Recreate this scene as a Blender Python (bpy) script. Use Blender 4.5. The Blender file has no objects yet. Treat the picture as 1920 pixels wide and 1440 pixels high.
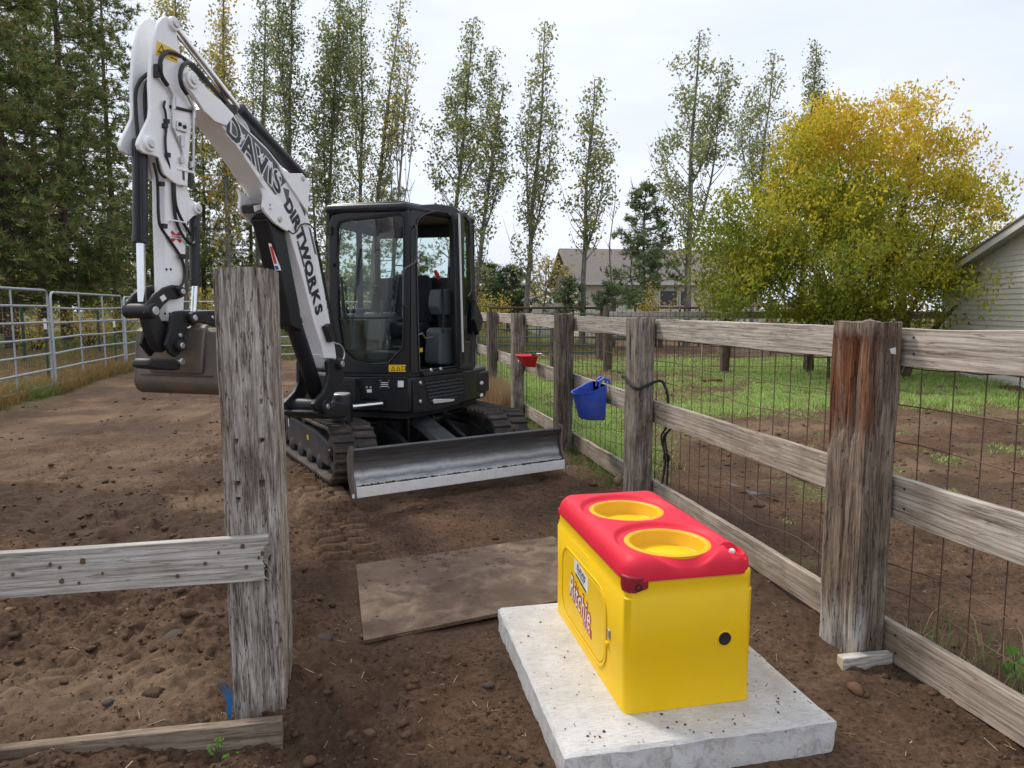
import bpy, math, random
import numpy as np
from mathutils import Vector, Matrix
R = math.radians
SC = bpy.context.scene
COL = SC.collection

# ------------------------------------------------------------------ camera
FPX, PCX, PCY, EYE = 1310.0, 960.0, 720.0, 1.6          # focal length and centre in pixels of the 1920 px frame
VPX, HOR = 685.0, 578.0                                  # fence vanishing point, horizon
_pit = math.atan((PCY - HOR) / FPX)
_Y = np.array([VPX - PCX, PCY - HOR, -FPX]); _Y /= np.linalg.norm(_Y)
_Z = np.array([0, math.cos(_pit), math.sin(_pit)]); _Z -= _Y * _Y.dot(_Z); _Z /= np.linalg.norm(_Z)
CM = np.array([np.cross(_Y, _Z), _Y, _Z])                # camera -> world rotation
cam = bpy.data.cameras.new('camera'); camo = bpy.data.objects.new('camera', cam); COL.objects.link(camo)
cam.sensor_width = 36.0; cam.lens = 36.0 * FPX / 1920.0; cam.clip_start = .05; cam.clip_end = 2000
_m = Matrix([list(r) for r in CM]).to_4x4(); _m.translation = (0, 0, EYE); camo.matrix_world = _m
SC.camera = camo

# ------------------------------------------------------------------ world, sun, exposure
W = bpy.data.worlds.new('World'); SC.world = W; W.use_nodes = True
SUN_EL, SUN_ROT = R(50), R(326)
def build_world():
    nt = W.node_tree; n = nt.nodes; l = nt.links; n.clear()
    out = n.new('ShaderNodeOutputWorld'); bg = n.new('ShaderNodeBackground'); bg.inputs[1].default_value = 1.0
    sky = n.new('ShaderNodeTexSky'); sky.sky_type = 'NISHITA'; sky.sun_disc = False
    sky.sun_elevation = SUN_EL; sky.sun_rotation = SUN_ROT; sky.dust_density = 4
    sm = n.new('ShaderNodeMix'); sm.data_type = 'RGBA'; sm.blend_type = 'MULTIPLY'; sm.inputs[0].default_value = 1
    l.new(sky.outputs[0], sm.inputs[6]); sm.inputs[7].default_value = (.1, .1, .1, 1)
    tc = n.new('ShaderNodeTexCoord'); mp = n.new('ShaderNodeMapping'); mp.inputs['Scale'].default_value = (1.2, 1.2, 4)
    l.new(tc.outputs['Generated'], mp.inputs[0])
    nz = n.new('ShaderNodeTexNoise'); nz.inputs['Scale'].default_value = 1.6; nz.inputs['Detail'].default_value = 5
    l.new(mp.outputs[0], nz.inputs[0])
    cr = n.new('ShaderNodeValToRGB'); cr.color_ramp.elements[0].position = .32; cr.color_ramp.elements[1].position = .72
    cr.color_ramp.elements[0].color = (.45, .485, .56, 1); cr.color_ramp.elements[1].color = (.595, .62, .68, 1)
    l.new(nz.outputs[0], cr.inputs[0])
    mx = n.new('ShaderNodeMix'); mx.data_type = 'RGBA'; mx.inputs[0].default_value = .93
    l.new(sm.outputs[2], mx.inputs[6]); l.new(cr.outputs[0], mx.inputs[7])
    l.new(mx.outputs[2], bg.inputs[0]); l.new(bg.outputs[0], out.inputs[0])
build_world()
sl = bpy.data.lights.new('sun', 'SUN'); sl.energy = 1.5; sl.angle = R(12); sl.color = (1, .94, .85)
so = bpy.data.objects.new('sun', sl); COL.objects.link(so)
so.rotation_euler = (R(90) - SUN_EL, 0, R(180) - SUN_ROT)
SC.view_settings.view_transform = 'Standard'; SC.view_settings.look = 'None'
SC.view_settings.exposure = .88; SC.view_settings.gamma = 1
SC.render.engine = 'CYCLES'
SC.cycles.max_bounces = 8; SC.cycles.transparent_max_bounces = 16

# ------------------------------------------------------------------ pixel <-> place
EYEP = np.array([0, 0, EYE])
def ray(px, py):
    d = CM @ np.array([px - PCX, PCY - py, -FPX]); return d / np.linalg.norm(d)
def onz(px, py, z=0.): d = ray(px, py); return EYEP + d * ((z - EYE) / d[2])
def onx(px, py, x): d = ray(px, py); return EYEP + d * (x / d[0])
def ony(px, py, y): d = ray(px, py); return EYEP + d * (y / d[1])
def at(px, py, dep):                                      # point at a depth along the view axis
    d = CM @ np.array([(px - PCX) / FPX, (PCY - py) / FPX, -1.0]); return EYEP + d * dep
class Plane:                                              # vertical plane: origin, heading (s axis), z
    def __init__(s, o, h):
        s.o = np.array([o[0], o[1], 0.]); s.h = np.array([h[0], h[1], 0.]) / math.hypot(h[0], h[1])
        s.n = np.array([-s.h[1], s.h[0], 0.])             # left of the heading
    def hit(s, px, py, off=0.):
        d = ray(px, py); t = (np.dot(s.o - EYEP, s.n) + off) / np.dot(d, s.n); p = EYEP + d * t
        return float(np.dot(p - s.o, s.h)), float(p[2])
    def w(s, a, z, off=0.): q = s.o + s.h * a + s.n * off; return np.array([q[0], q[1], z])

# ------------------------------------------------------------------ noise
def vnoise(x, y, z=0., s=0):
    x = np.asarray(x, float); y = np.asarray(y, float) + 0 * x; flat = np.ndim(z) == 0
    x, y = np.broadcast_arrays(x, y)
    ix, iy = np.floor(x), np.floor(y); fx, fy = x - ix, y - iy; fx = fx * fx * (3 - 2 * fx); fy = fy * fy * (3 - 2 * fy)
    hx = [(ix + a).astype(np.int64) * 374761393 + s * 1274126177 for a in (0, 1)]; hy = [(iy + a).astype(np.int64) * 668265263 for a in (0, 1)]
    def hs(h):
        h = h & 0xffffffff; h = ((h ^ (h >> 13)) * 1274126177) & 0xffffffff; return ((h ^ (h >> 16)) & 0xffff) * (1 / 65535.0)
    def lay(k):
        a = hs(hx[0] + hy[0] + k); b = hs(hx[1] + hy[0] + k); c = hs(hx[0] + hy[1] + k); d = hs(hx[1] + hy[1] + k)
        a = a + (b - a) * fx; c = c + (d - c) * fx; return a + (c - a) * fy
    if flat: return lay(0)
    z = np.asarray(z, float) + 0 * x; iz = np.floor(z); fz = z - iz; fz = fz * fz * (3 - 2 * fz); k = iz.astype(np.int64) * 2147483647
    a = lay(k); b = lay(k + 2147483647); return a + (b - a) * fz
def fbm(x, y, z=0., o=4, s=0):
    r = 0; a = .5; t = 0
    for i in range(o):
        k = 2.03 ** i; r = r + a * vnoise(np.asarray(x) * k, np.asarray(y) * k, z * k, s + i); t += a; a *= .5
    return r / t
def cells(x, y, s=0):                                     # distance to the nearest jittered lattice point
    ix, iy = np.floor(x), np.floor(y); best = np.full(np.shape(x), 9.)
    for a in (-1, 0, 1):
        for b in (-1, 0, 1):
            h = ((ix + a).astype(np.int64) * 374761393 + (iy + b).astype(np.int64) * 668265263 + s * 1274126177) & 0xffffffff; h = ((h ^ (h >> 13)) * 1274126177) & 0xffffffff; h = h ^ (h >> 16)
            best = np.minimum(best, (ix + a + (h & 0xff) / 255. - x) ** 2 + (iy + b + ((h >> 8) & 0xff) / 255. - y) ** 2)
    return np.sqrt(best)
def sstep(a, b, x): t = np.clip((np.asarray(x, float) - a) / (b - a), 0, 1); return t * t * (3 - 2 * t)

# ------------------------------------------------------------------ materials
MAT = {}
def nmat(name):
    m = bpy.data.materials.new(name); m.use_nodes = True; MAT[name] = m
    nt = m.node_tree; return m, nt, nt.nodes, nt.links, nt.nodes['Principled BSDF']
def coords(n, l, scale=(1, 1, 1), rot=(0, 0, 0)):
    tc = n.new('ShaderNodeTexCoord'); mp = n.new('ShaderNodeMapping')
    mp.inputs['Scale'].default_value = scale; mp.inputs['Rotation'].default_value = rot
    l.new(tc.outputs['Object'], mp.inputs[0]); return mp.outputs[0]
def noise(n, l, vec, scale, det=6, rough=.6, dist=0.):
    t = n.new('ShaderNodeTexNoise'); t.inputs['Scale'].default_value = scale; t.inputs['Detail'].default_value = det
    t.inputs['Roughness'].default_value = rough; t.inputs['Distortion'].default_value = dist
    l.new(vec, t.inputs[0]); return t.outputs[0]
def ramp(n, l, fac, stops):
    r = n.new('ShaderNodeValToRGB'); e = r.color_ramp.elements
    while len(e) < len(stops): e.new(.5)
    for k, (p, c) in enumerate(stops): e[k].position = p; e[k].color = (*c, 1) if len(c) == 3 else c
    l.new(fac, r.inputs[0]); return r.outputs[0]
def mixc(n, l, fac, a, b, mode='MIX'):
    m = n.new('ShaderNodeMix'); m.data_type = 'RGBA'; m.blend_type = mode
    for s, v in ((0, fac), (6, a), (7, b)):
        if hasattr(v, 'is_linked'): l.new(v, m.inputs[s])
        elif s == 0: m.inputs[0].default_value = v
        else: m.inputs[s].default_value = (*v, 1)
    return m.outputs[2]
def bump(n, l, h, strength, dist, b, prev=None):
    u = n.new('ShaderNodeBump'); u.inputs['Strength'].default_value = strength; u.inputs['Distance'].default_value = dist
    l.new(h, u.inputs['Height'])
    if prev: l.new(prev, u.inputs['Normal'])
    if b: l.new(u.outputs[0], b.inputs['Normal'])
    return u.outputs[0]
def g3(v): return (v, v, v)
def paint(name, col, rough=.4, metal=0., dirt=.15, dirtcol=(.12, .085, .06), scale=6., bmp=.0, spec=.5, orange=200):
    """painted or moulded surface with uneven dust and a fine relief"""
    m, nt, n, l, b = nmat(name)
    v = coords(n, l)
    f = noise(n, l, v, scale, 8, .65, .4)
    f2 = ramp(n, l, f, [(.45, g3(0)), (.8, g3(dirt * 2))])
    c0 = mixc(n, l, noise(n, l, v, scale * .35, 3), tuple(c * .93 for c in col), tuple(min(1, c * 1.05) for c in col))
    l.new(mixc(n, l, f2, c0, dirtcol), b.inputs['Base Color'])
    rr = n.new('ShaderNodeMapRange'); l.new(f, rr.inputs[0]); rr.inputs[3].default_value = max(.05, rough - .12); rr.inputs[4].default_value = min(1, rough + .2)
    l.new(rr.outputs[0], b.inputs['Roughness']); b.inputs['Metallic'].default_value = metal
    b.inputs['Specular IOR Level'].default_value = spec
    if bmp: bump(n, l, noise(n, l, v, orange, 3), bmp, .002, b)
    return m
def wood(name, axis, cols, fine=55., crackcol=(.025, .02, .016), stain=(.09, .06, .04), stain_amt=.5, bands=0., seed=0., crack=.9, heart=False, stretch=.045):
    m, nt, n, l, b = nmat(name)
    sc = [1, 1, 1]; sc[axis] = stretch
    v = coords(n, l, tuple(s * 1.0 for s in sc))
    ad = n.new('ShaderNodeVectorMath'); ad.operation = 'ADD'; ad.inputs[1].default_value = (seed, seed * .7, seed * 1.3); l.new(v, ad.inputs[0]); v = ad.outputs[0]
    f = noise(n, l, v, fine * 2.6, 6, .72, .3); fl = noise(n, l, v, fine * .7, 5, .6, .5)
    mm = n.new('ShaderNodeMath'); mm.operation = 'MULTIPLY_ADD'; l.new(f, mm.inputs[0]); mm.inputs[1].default_value = .55
    m2 = n.new('ShaderNodeMath'); m2.operation = 'MULTIPLY'; l.new(fl, m2.inputs[0]); m2.inputs[1].default_value = .45; l.new(m2.outputs[0], mm.inputs[2]); f = mm.outputs[0]
    base = ramp(n, l, f, [(.36, cols[0]), (.46, cols[1]), (.54, cols[2]), (.66, cols[3])])
    if bands:
        wv = n.new('ShaderNodeTexWave'); wv.inputs['Scale'].default_value = bands; wv.inputs['Distortion'].default_value = 9
        wv.inputs['Detail'].default_value = 3; wv.inputs['Detail Scale'].default_value = .9; wv.bands_direction = 'Z'
        l.new(v, wv.inputs[0])
        wf = ramp(n, l, wv.outputs[0], [(.0, g3(.0)), (.6, g3(0)), (.95, g3(.4))])
        base = mixc(n, l, wf, base, cols[0])
    if heart:                                             # rotted heart and bleached foot, placed by the mesh's own colour attribute
        at_ = n.new('ShaderNodeAttribute'); at_.attribute_name = 'tint'; sp = n.new('ShaderNodeSeparateColor'); l.new(at_.outputs['Color'], sp.inputs[0])
        base = mixc(n, l, sp.outputs[0], base, ramp(n, l, f, [(.34, (.03, .012, .007)), (.46, (.11, .042, .02)), (.55, (.21, .085, .038)), (.68, (.28, .165, .1))]))
        base = mixc(n, l, sp.outputs[1], base, ramp(n, l, f, [(.34, (.2, .18, .16)), (.46, (.42, .4, .38)), (.6, (.62, .6, .58))]))
    v2 = coords(n, l); s = noise(n, l, v2, 5., 6, .6)
    sf = ramp(n, l, s, [(.46, g3(0)), (.68, g3(stain_amt))])
    base = mixc(n, l, sf, base, stain)
    ck = noise(n, l, v, fine * .9, 3, .5, .08)
    cf = ramp(n, l, ck, [(.486, g3(0)), (.498, g3(crack)), (.502, g3(crack)), (.514, g3(0))])
    base = mixc(n, l, cf, base, crackcol)
    l.new(base, b.inputs['Base Color']); b.inputs['Roughness'].default_value = .85; b.inputs['Specular IOR Level'].default_value = .2
    nb = bump(n, l, f, .7, .006, None)
    iv = n.new('ShaderNodeInvert'); l.new(cf, iv.inputs[1]); bump(n, l, iv.outputs[0], .6, .004, b, nb)
    return m
def leafmat(name, trans=.3, rough=.55):
    m, nt, n, l, b = nmat(name)
    a = n.new('ShaderNodeAttribute'); a.attribute_name = 'tint'
    b.inputs['Roughness'].default_value = rough; b.inputs['Specular IOR Level'].default_value = .25
    l.new(a.outputs['Color'], b.inputs['Base Color'])
    t = n.new('ShaderNodeBsdfTranslucent'); l.new(a.outputs['Color'], t.inputs[0])
    mx = n.new('ShaderNodeMixShader'); mx.inputs[0].default_value = trans
    l.new(b.outputs[0], mx.inputs[1]); l.new(t.outputs[0], mx.inputs[2]); l.new(mx.outputs[0], n['Material Output'].inputs[0])
    return m
def glassmat(name, tint=(.75, .82, .8), refl=.9):
    m, nt, n, l, b = nmat(name)
    n.remove(b); tr = n.new('ShaderNodeBsdfTransparent'); tr.inputs[0].default_value = (*tint, 1)
    gl = n.new('ShaderNodeBsdfGlossy'); gl.inputs['Roughness'].default_value = .02; gl.inputs[0].default_value = (*g3(refl), 1)
    lw = n.new('ShaderNodeLayerWeight'); lw.inputs[0].default_value = .5; pw = n.new('ShaderNodeMath'); pw.operation = 'POWER'; l.new(lw.outputs['Facing'], pw.inputs[0]); pw.inputs[1].default_value = 4.5
    fr = n.new('ShaderNodeMath'); fr.operation = 'MULTIPLY_ADD'; l.new(pw.outputs[0], fr.inputs[0]); fr.inputs[1].default_value = .8; fr.inputs[2].default_value = .035
    mx = n.new('ShaderNodeMixShader'); l.new(fr.outputs[0], mx.inputs[0]); l.new(tr.outputs[0], mx.inputs[1]); l.new(gl.outputs[0], mx.inputs[2])
    l.new(mx.outputs[0], n['Material Output'].inputs[0]); return m

# ------------------------------------------------------------------ objects
ROOT = {}
def setp(o, label=None, cat=None, group=None, kind=None):
    for k, v in (('label', label), ('category', cat), ('group', group), ('kind', kind)):
        if v: o[k] = v
    return o
def thing(name, loc, label, cat, group=None):
    o = bpy.data.objects.new(name, None); COL.objects.link(o); o.location = [float(c) for c in loc]; o.empty_display_size = .1
    return setp(o, label, cat, group)
def rootloc(o):
    while o.parent: o = o.parent
    return np.array(o.location)
class MB:
    """collects faces in world coordinates; build() links them as ONE mesh object"""
    def __init__(s): s.v = []; s.f = []
    def add(s, v, f):
        k = len(s.v); s.v += [tuple(map(float, p)) for p in v]; s.f += [tuple(i + k for i in q) for q in f]; return s
    def hexa(s, p):                                       # 8 points: bottom 4 then top 4
        return s.add(p, [(3, 2, 1, 0), (4, 5, 6, 7), (0, 1, 5, 4), (1, 2, 6, 5), (2, 3, 7, 6), (3, 0, 4, 7)])
    def box(s, a, b):
        (x0, y0, z0), (x1, y1, z1) = a, b
        return s.hexa([(x0, y0, z0), (x1, y0, z0), (x1, y1, z0), (x0, y1, z0), (x0, y0, z1), (x1, y0, z1), (x1, y1, z1), (x0, y1, z1)])
    def bar(s, a, b, w, h, up=(0, 0, 1)):                 # rectangular bar from a to b
        a, b = np.array(a, float), np.array(b, float); d = b - a; d /= np.linalg.norm(d)
        u = np.array(up, float); r = np.cross(d, u); r /= np.linalg.norm(r); u = np.cross(r, d)
        q = [(-1, -1), (1, -1), (1, 1), (-1, 1)]
        return s.hexa([a + r * x * w / 2 + u * y * h / 2 for x, y in q] + [b + r * x * w / 2 + u * y * h / 2 for x, y in q])
    def ext(s, pts, vec):                                 # extrude a flat polygon of 3D points
        n = len(pts); p = [np.array(q, float) for q in pts]; v = np.array(vec, float)
        return s.add(p + [q + v for q in p], [tuple(range(n))[::-1], tuple(range(n, 2 * n))] + [(i, (i + 1) % n, n + (i + 1) % n, n + i) for i in range(n)])
    def loft(s, rings, caps=True, closed=True):
        n = len(rings[0]); v = [p for r in rings for p in r]; f = []
        for k in range(len(rings) - 1):
            for i in range(n if closed else n - 1):
                j = (i + 1) % n; f.append((k * n + i, k * n + j, (k + 1) * n + j, (k + 1) * n + i))
        if caps: f += [tuple(range(n))[::-1], tuple(range((len(rings) - 1) * n, len(rings) * n))]
        return s.add(v, f)
    def tube(s, path, r, n=8, caps=True):
        P = [np.array(p, float) for p in path]; rs = list(r) if hasattr(r, '__len__') else [r] * len(P); rings = []; ref = None
        for i, p in enumerate(P):
            d = P[min(i + 1, len(P) - 1)] - P[max(i - 1, 0)]; d = d / (np.linalg.norm(d) + 1e-12)
            if ref is None: ref = np.array([0, 0, 1.]) if abs(d[2]) < .9 else np.array([1., 0, 0])
            a = np.cross(ref, d); a /= np.linalg.norm(a); b = np.cross(d, a); ref = b if False else ref - d * ref.dot(d); ref /= np.linalg.norm(ref)
            rings.append([p + (a * math.cos(t) + b * math.sin(t)) * rs[i] for t in np.arange(n) * 2 * math.pi / n])
        return s.loft(rings, caps)
    def lathe(s, o, axis, prof, n=24, caps=True):         # prof: (distance along axis, radius)
        o = np.array(o, float); d = np.array(axis, float); d /= np.linalg.norm(d)
        a = np.cross(d, [0, 0, 1.] if abs(d[2]) < .9 else [1., 0, 0]); a /= np.linalg.norm(a); b = np.cross(d, a)
        return s.loft([[o + d * t + (a * math.cos(q) + b * math.sin(q)) * r for q in np.arange(n) * 2 * math.pi / n] for t, r in prof], caps)
    def ring(s, outer, inner, vec):                       # plate with a hole: matched outlines
        n = len(outer); v = np.array(vec, float); o = [np.array(p, float) for p in outer]; i_ = [np.array(p, float) for p in inner]
        f = []
        for i in range(n):
            j = (i + 1) % n
            f += [(i, j, n + j, n + i), (2 * n + j, 2 * n + i, 3 * n + i, 3 * n + j), (j, i, 2 * n + i, 2 * n + j), (n + i, n + j, 3 * n + j, 3 * n + i)]
        return s.add(o + i_ + [p + v for p in o] + [p + v for p in i_], f)
    def build(s, name, mat, parent=None, bevel=0., smooth=True, seg=2, angle=35, fix=True):
        return mesh_obj(name, np.array(s.v), s.f, mat, parent, bevel, smooth, seg, angle, fix)
def mesh_obj(name, v, f, mat, parent=None, bevel=0., smooth=True, seg=2, angle=35, fix=True):
    if parent is not None: v = np.asarray(v) - rootloc(parent)
    me = bpy.data.meshes.new(name); me.from_pydata([tuple(p) for p in v], [], [tuple(q) for q in f]); me.update()
    if fix:
        import bmesh
        bm = bmesh.new(); bm.from_mesh(me); bmesh.ops.recalc_face_normals(bm, faces=bm.faces); bm.to_mesh(me); bm.free()
    me.materials.append(MAT[mat] if isinstance(mat, str) else mat)
    if smooth:
        me.polygons.foreach_set('use_smooth', [True] * len(me.polygons)); me.set_sharp_from_angle(angle=R(angle))
    o = bpy.data.objects.new(name, me); COL.objects.link(o)
    if parent is not None: o.parent = parent
    if bevel:
        b = o.modifiers.new('bevel', 'BEVEL'); b.width = bevel; b.segments = seg; b.limit_method = 'ANGLE'; b.angle_limit = R(angle); b.harden_normals = False
    return o
def fast_mesh(name, V, F, mat, parent=None, tint=None, smooth=False, loopn=None):
    """V (n,3), F (m,k) arrays; tint per vertex (n,3)"""
    if parent is not None: V = V - rootloc(parent)
    me = bpy.data.meshes.new(name); m, k = F.shape
    me.vertices.add(len(V)); me.vertices.foreach_set('co', np.ascontiguousarray(V, np.float32).ravel())
    me.loops.add(m * k); me.loops.foreach_set('vertex_index', np.ascontiguousarray(F, np.int32).ravel())
    me.polygons.add(m); me.polygons.foreach_set('loop_start', np.arange(m, dtype=np.int32) * k)
    me.polygons.foreach_set('loop_total', np.full(m, k, np.int32))
    if smooth: me.polygons.foreach_set('use_smooth', np.ones(m, bool))
    me.update(calc_edges=True)
    if tint is not None:
        a = me.color_attributes.new('tint', 'FLOAT_COLOR', 'POINT')
        a.data.foreach_set('color', np.concatenate([tint, np.ones((len(V), 1))], 1).astype(np.float32).ravel())
    me.materials.append(MAT[mat]); o = bpy.data.objects.new(name, me); COL.objects.link(o)
    if parent is not None: o.parent = parent
    return o
def share(src, name, parent, mw):                         # another object on the same mesh data, placed by matrix
    o = bpy.data.objects.new(name, src.data if hasattr(src, 'data') else src); COL.objects.link(o); o.parent = parent; o.matrix_local = mw; return o
def text2d(body, size=1., shear=0., offset=0., space=1., align='CENTER', bold=0.):
    c = bpy.data.curves.new('t', 'FONT'); c.body = body; c.size = size; c.shear = shear; c.offset = offset; c.space_character = space
    c.align_x = align; c.align_y = 'CENTER'; c.resolution_u = 3; c.fill_mode = 'FRONT'
    o = bpy.data.objects.new('t', c); COL.objects.link(o); bpy.context.view_layer.update()
    me = bpy.data.meshes.new_from_object(o.evaluated_get(bpy.context.evaluated_depsgraph_get()))
    v = [(p.co.x, p.co.y) for p in me.vertices]; f = [tuple(p.vertices) for p in me.polygons]
    bpy.data.objects.remove(o); bpy.data.curves.remove(c); bpy.data.meshes.remove(me)
    return np.array(v), f
def put_text(name, body, o, u, v, nrm, lift, mat, parent, xs=1., **k):
    """flat lettering on a surface: origin, reading direction, up, outward normal"""
    t, f = text2d(body, **k); t = t * np.array([xs, 1.]); o, u, v, nrm = [np.array(q, float) for q in (o, u, v, nrm)]
    return mesh_obj(name, np.array([o + u * a + v * b + nrm * lift for a, b in t]), f, mat, parent, smooth=False, fix=False)
def card(name, pts, nrm, lift, mat, parent):
    """a thin sticker or plate lying on a surface"""
    nrm = np.array(nrm, float); p = [np.array(q, float) + nrm * lift * .2 for q in pts]
    return MB().ext(p, nrm * lift * .8).build(name, mat, parent, smooth=False)
# ------------------------------------------------------------------ surface materials
def dirt_material():
    m, nt, n, l, b = nmat('dirt')
    a = n.new('ShaderNodeAttribute'); a.attribute_name = 'tint'; sp = n.new('ShaderNodeSeparateColor'); l.new(a.outputs['Color'], sp.inputs[0])
    v = coords(n, l)
    f1 = noise(n, l, v, 2.2, 10, .68, .5); f2 = noise(n, l, v, 38, 8, .7); f3 = noise(n, l, v, 160, 4, .7)
    base = ramp(n, l, f1, [(.3, (.055, .031, .018)), (.46, (.1, .059, .036)), (.58, (.14, .086, .054)), (.75, (.2, .132, .086))])
    base = mixc(n, l, ramp(n, l, f2, [(.38, g3(.75)), (.5, g3(0))]), base, (.04, .023, .014))
    base = mixc(n, l, ramp(n, l, f2, [(.55, g3(0)), (.74, g3(.5))]), base, (.29, .2, .135))
    base = mixc(n, l, ramp(n, l, f3, [(.66, g3(0)), (.74, g3(.55))]), base, (.42, .34, .26))
    red = ramp(n, l, noise(n, l, v, .55, 4, .6), [(.5, g3(0)), (.75, g3(.4))])
    base = mixc(n, l, red, base, mixc(n, l, f2, (.11, .046, .021), (.22, .105, .052)))
    base = mixc(n, l, sp.outputs[2], base, mixc(n, l, f2, (.21, .135, .082), (.37, .265, .175)))
    base = mixc(n, l, sp.outputs[1], base, mixc(n, l, f2, (.04, .026, .018), (.11, .07, .046)))
    gr = mixc(n, l, f2, (.075, .08, .03), (.17, .16, .07))
    base = mixc(n, l, sp.outputs[0], base, gr)
    l.new(base, b.inputs['Base Color']); b.inputs['Roughness'].default_value = .93; b.inputs['Specular IOR Level'].default_value = .15
    nb = bump(n, l, f2, .8, .012, None); bump(n, l, f3, 1., .006, b, nb)
dirt_material()
wood('tie_wood', 2, [(.06, .045, .036), (.22, .185, .155), (.43, .395, .355), (.66, .63, .59)], fine=60, stain=(.11, .07, .048), stain_amt=.6, stretch=.065)
wood('tie_wood_dark', 2, [(.03, .023, .019), (.1, .08, .064), (.19, .155, .125), (.32, .27, .22)], fine=40, stain=(.05, .035, .025), stain_amt=.5, seed=3, stretch=.065)
wood('tie_wood_brown', 2, [(.06, .047, .038), (.18, .15, .122), (.31, .265, .22), (.46, .41, .355)], fine=44, stain=(.06, .04, .028), stain_amt=.6, seed=7, stretch=.065)
wood('split_post', 2, [(.05, .036, .027), (.15, .115, .087), (.26, .205, .155), (.4, .33, .26)], fine=46, stain=(.06, .04, .028), stain_amt=.5, seed=8, heart=True, stretch=.065)
wood('red_heartwood', 2, [(.035, .014, .008), (.13, .045, .02), (.22, .08, .034), (.27, .14, .075)], fine=36, crackcol=(.012, .008, .006), stain=(.05, .026, .016), stain_amt=.6, seed=5)
wood('rail_wood', 1, [(.15, .115, .09), (.38, .33, .275), (.54, .49, .42), (.66, .61, .54)], fine=38, stain=(.3, .24, .175), stain_amt=.35, bands=15, crack=.45)
wood('rail_wood_brown', 1, [(.14, .11, .085), (.33, .275, .215), (.46, .395, .32), (.56, .5, .42)], fine=34, stain=(.2, .145, .1), stain_amt=.5, bands=13, seed=9, crack=.45)
wood('rail_wood_grey', 0, [(.17, .145, .12), (.43, .4, .36), (.58, .55, .51), (.68, .66, .63)], fine=40, stain=(.26, .21, .16), stain_amt=.3, bands=13, seed=2, crack=.45)
wood('rail_wood_soil', 0, [(.1, .07, .05), (.21, .155, .11), (.3, .24, .18), (.38, .31, .24)], fine=40, stain=(.12, .08, .055), stain_amt=.85, seed=4, crack=.45)
wood('new_lumber', 0, [(.26, .17, .1), (.38, .26, .16), (.47, .34, .22), (.54, .41, .28)], fine=20, stain=(.3, .2, .13), stain_amt=.4, seed=12)
wood('bark_brown', 2, [(.03, .022, .018), (.085, .062, .05), (.13, .098, .08), (.19, .15, .125)], fine=14, seed=1)
wood('bark_grey', 2, [(.06, .055, .045), (.15, .14, .12), (.22, .205, .175), (.3, .285, .25)], fine=14, seed=6)

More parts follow.
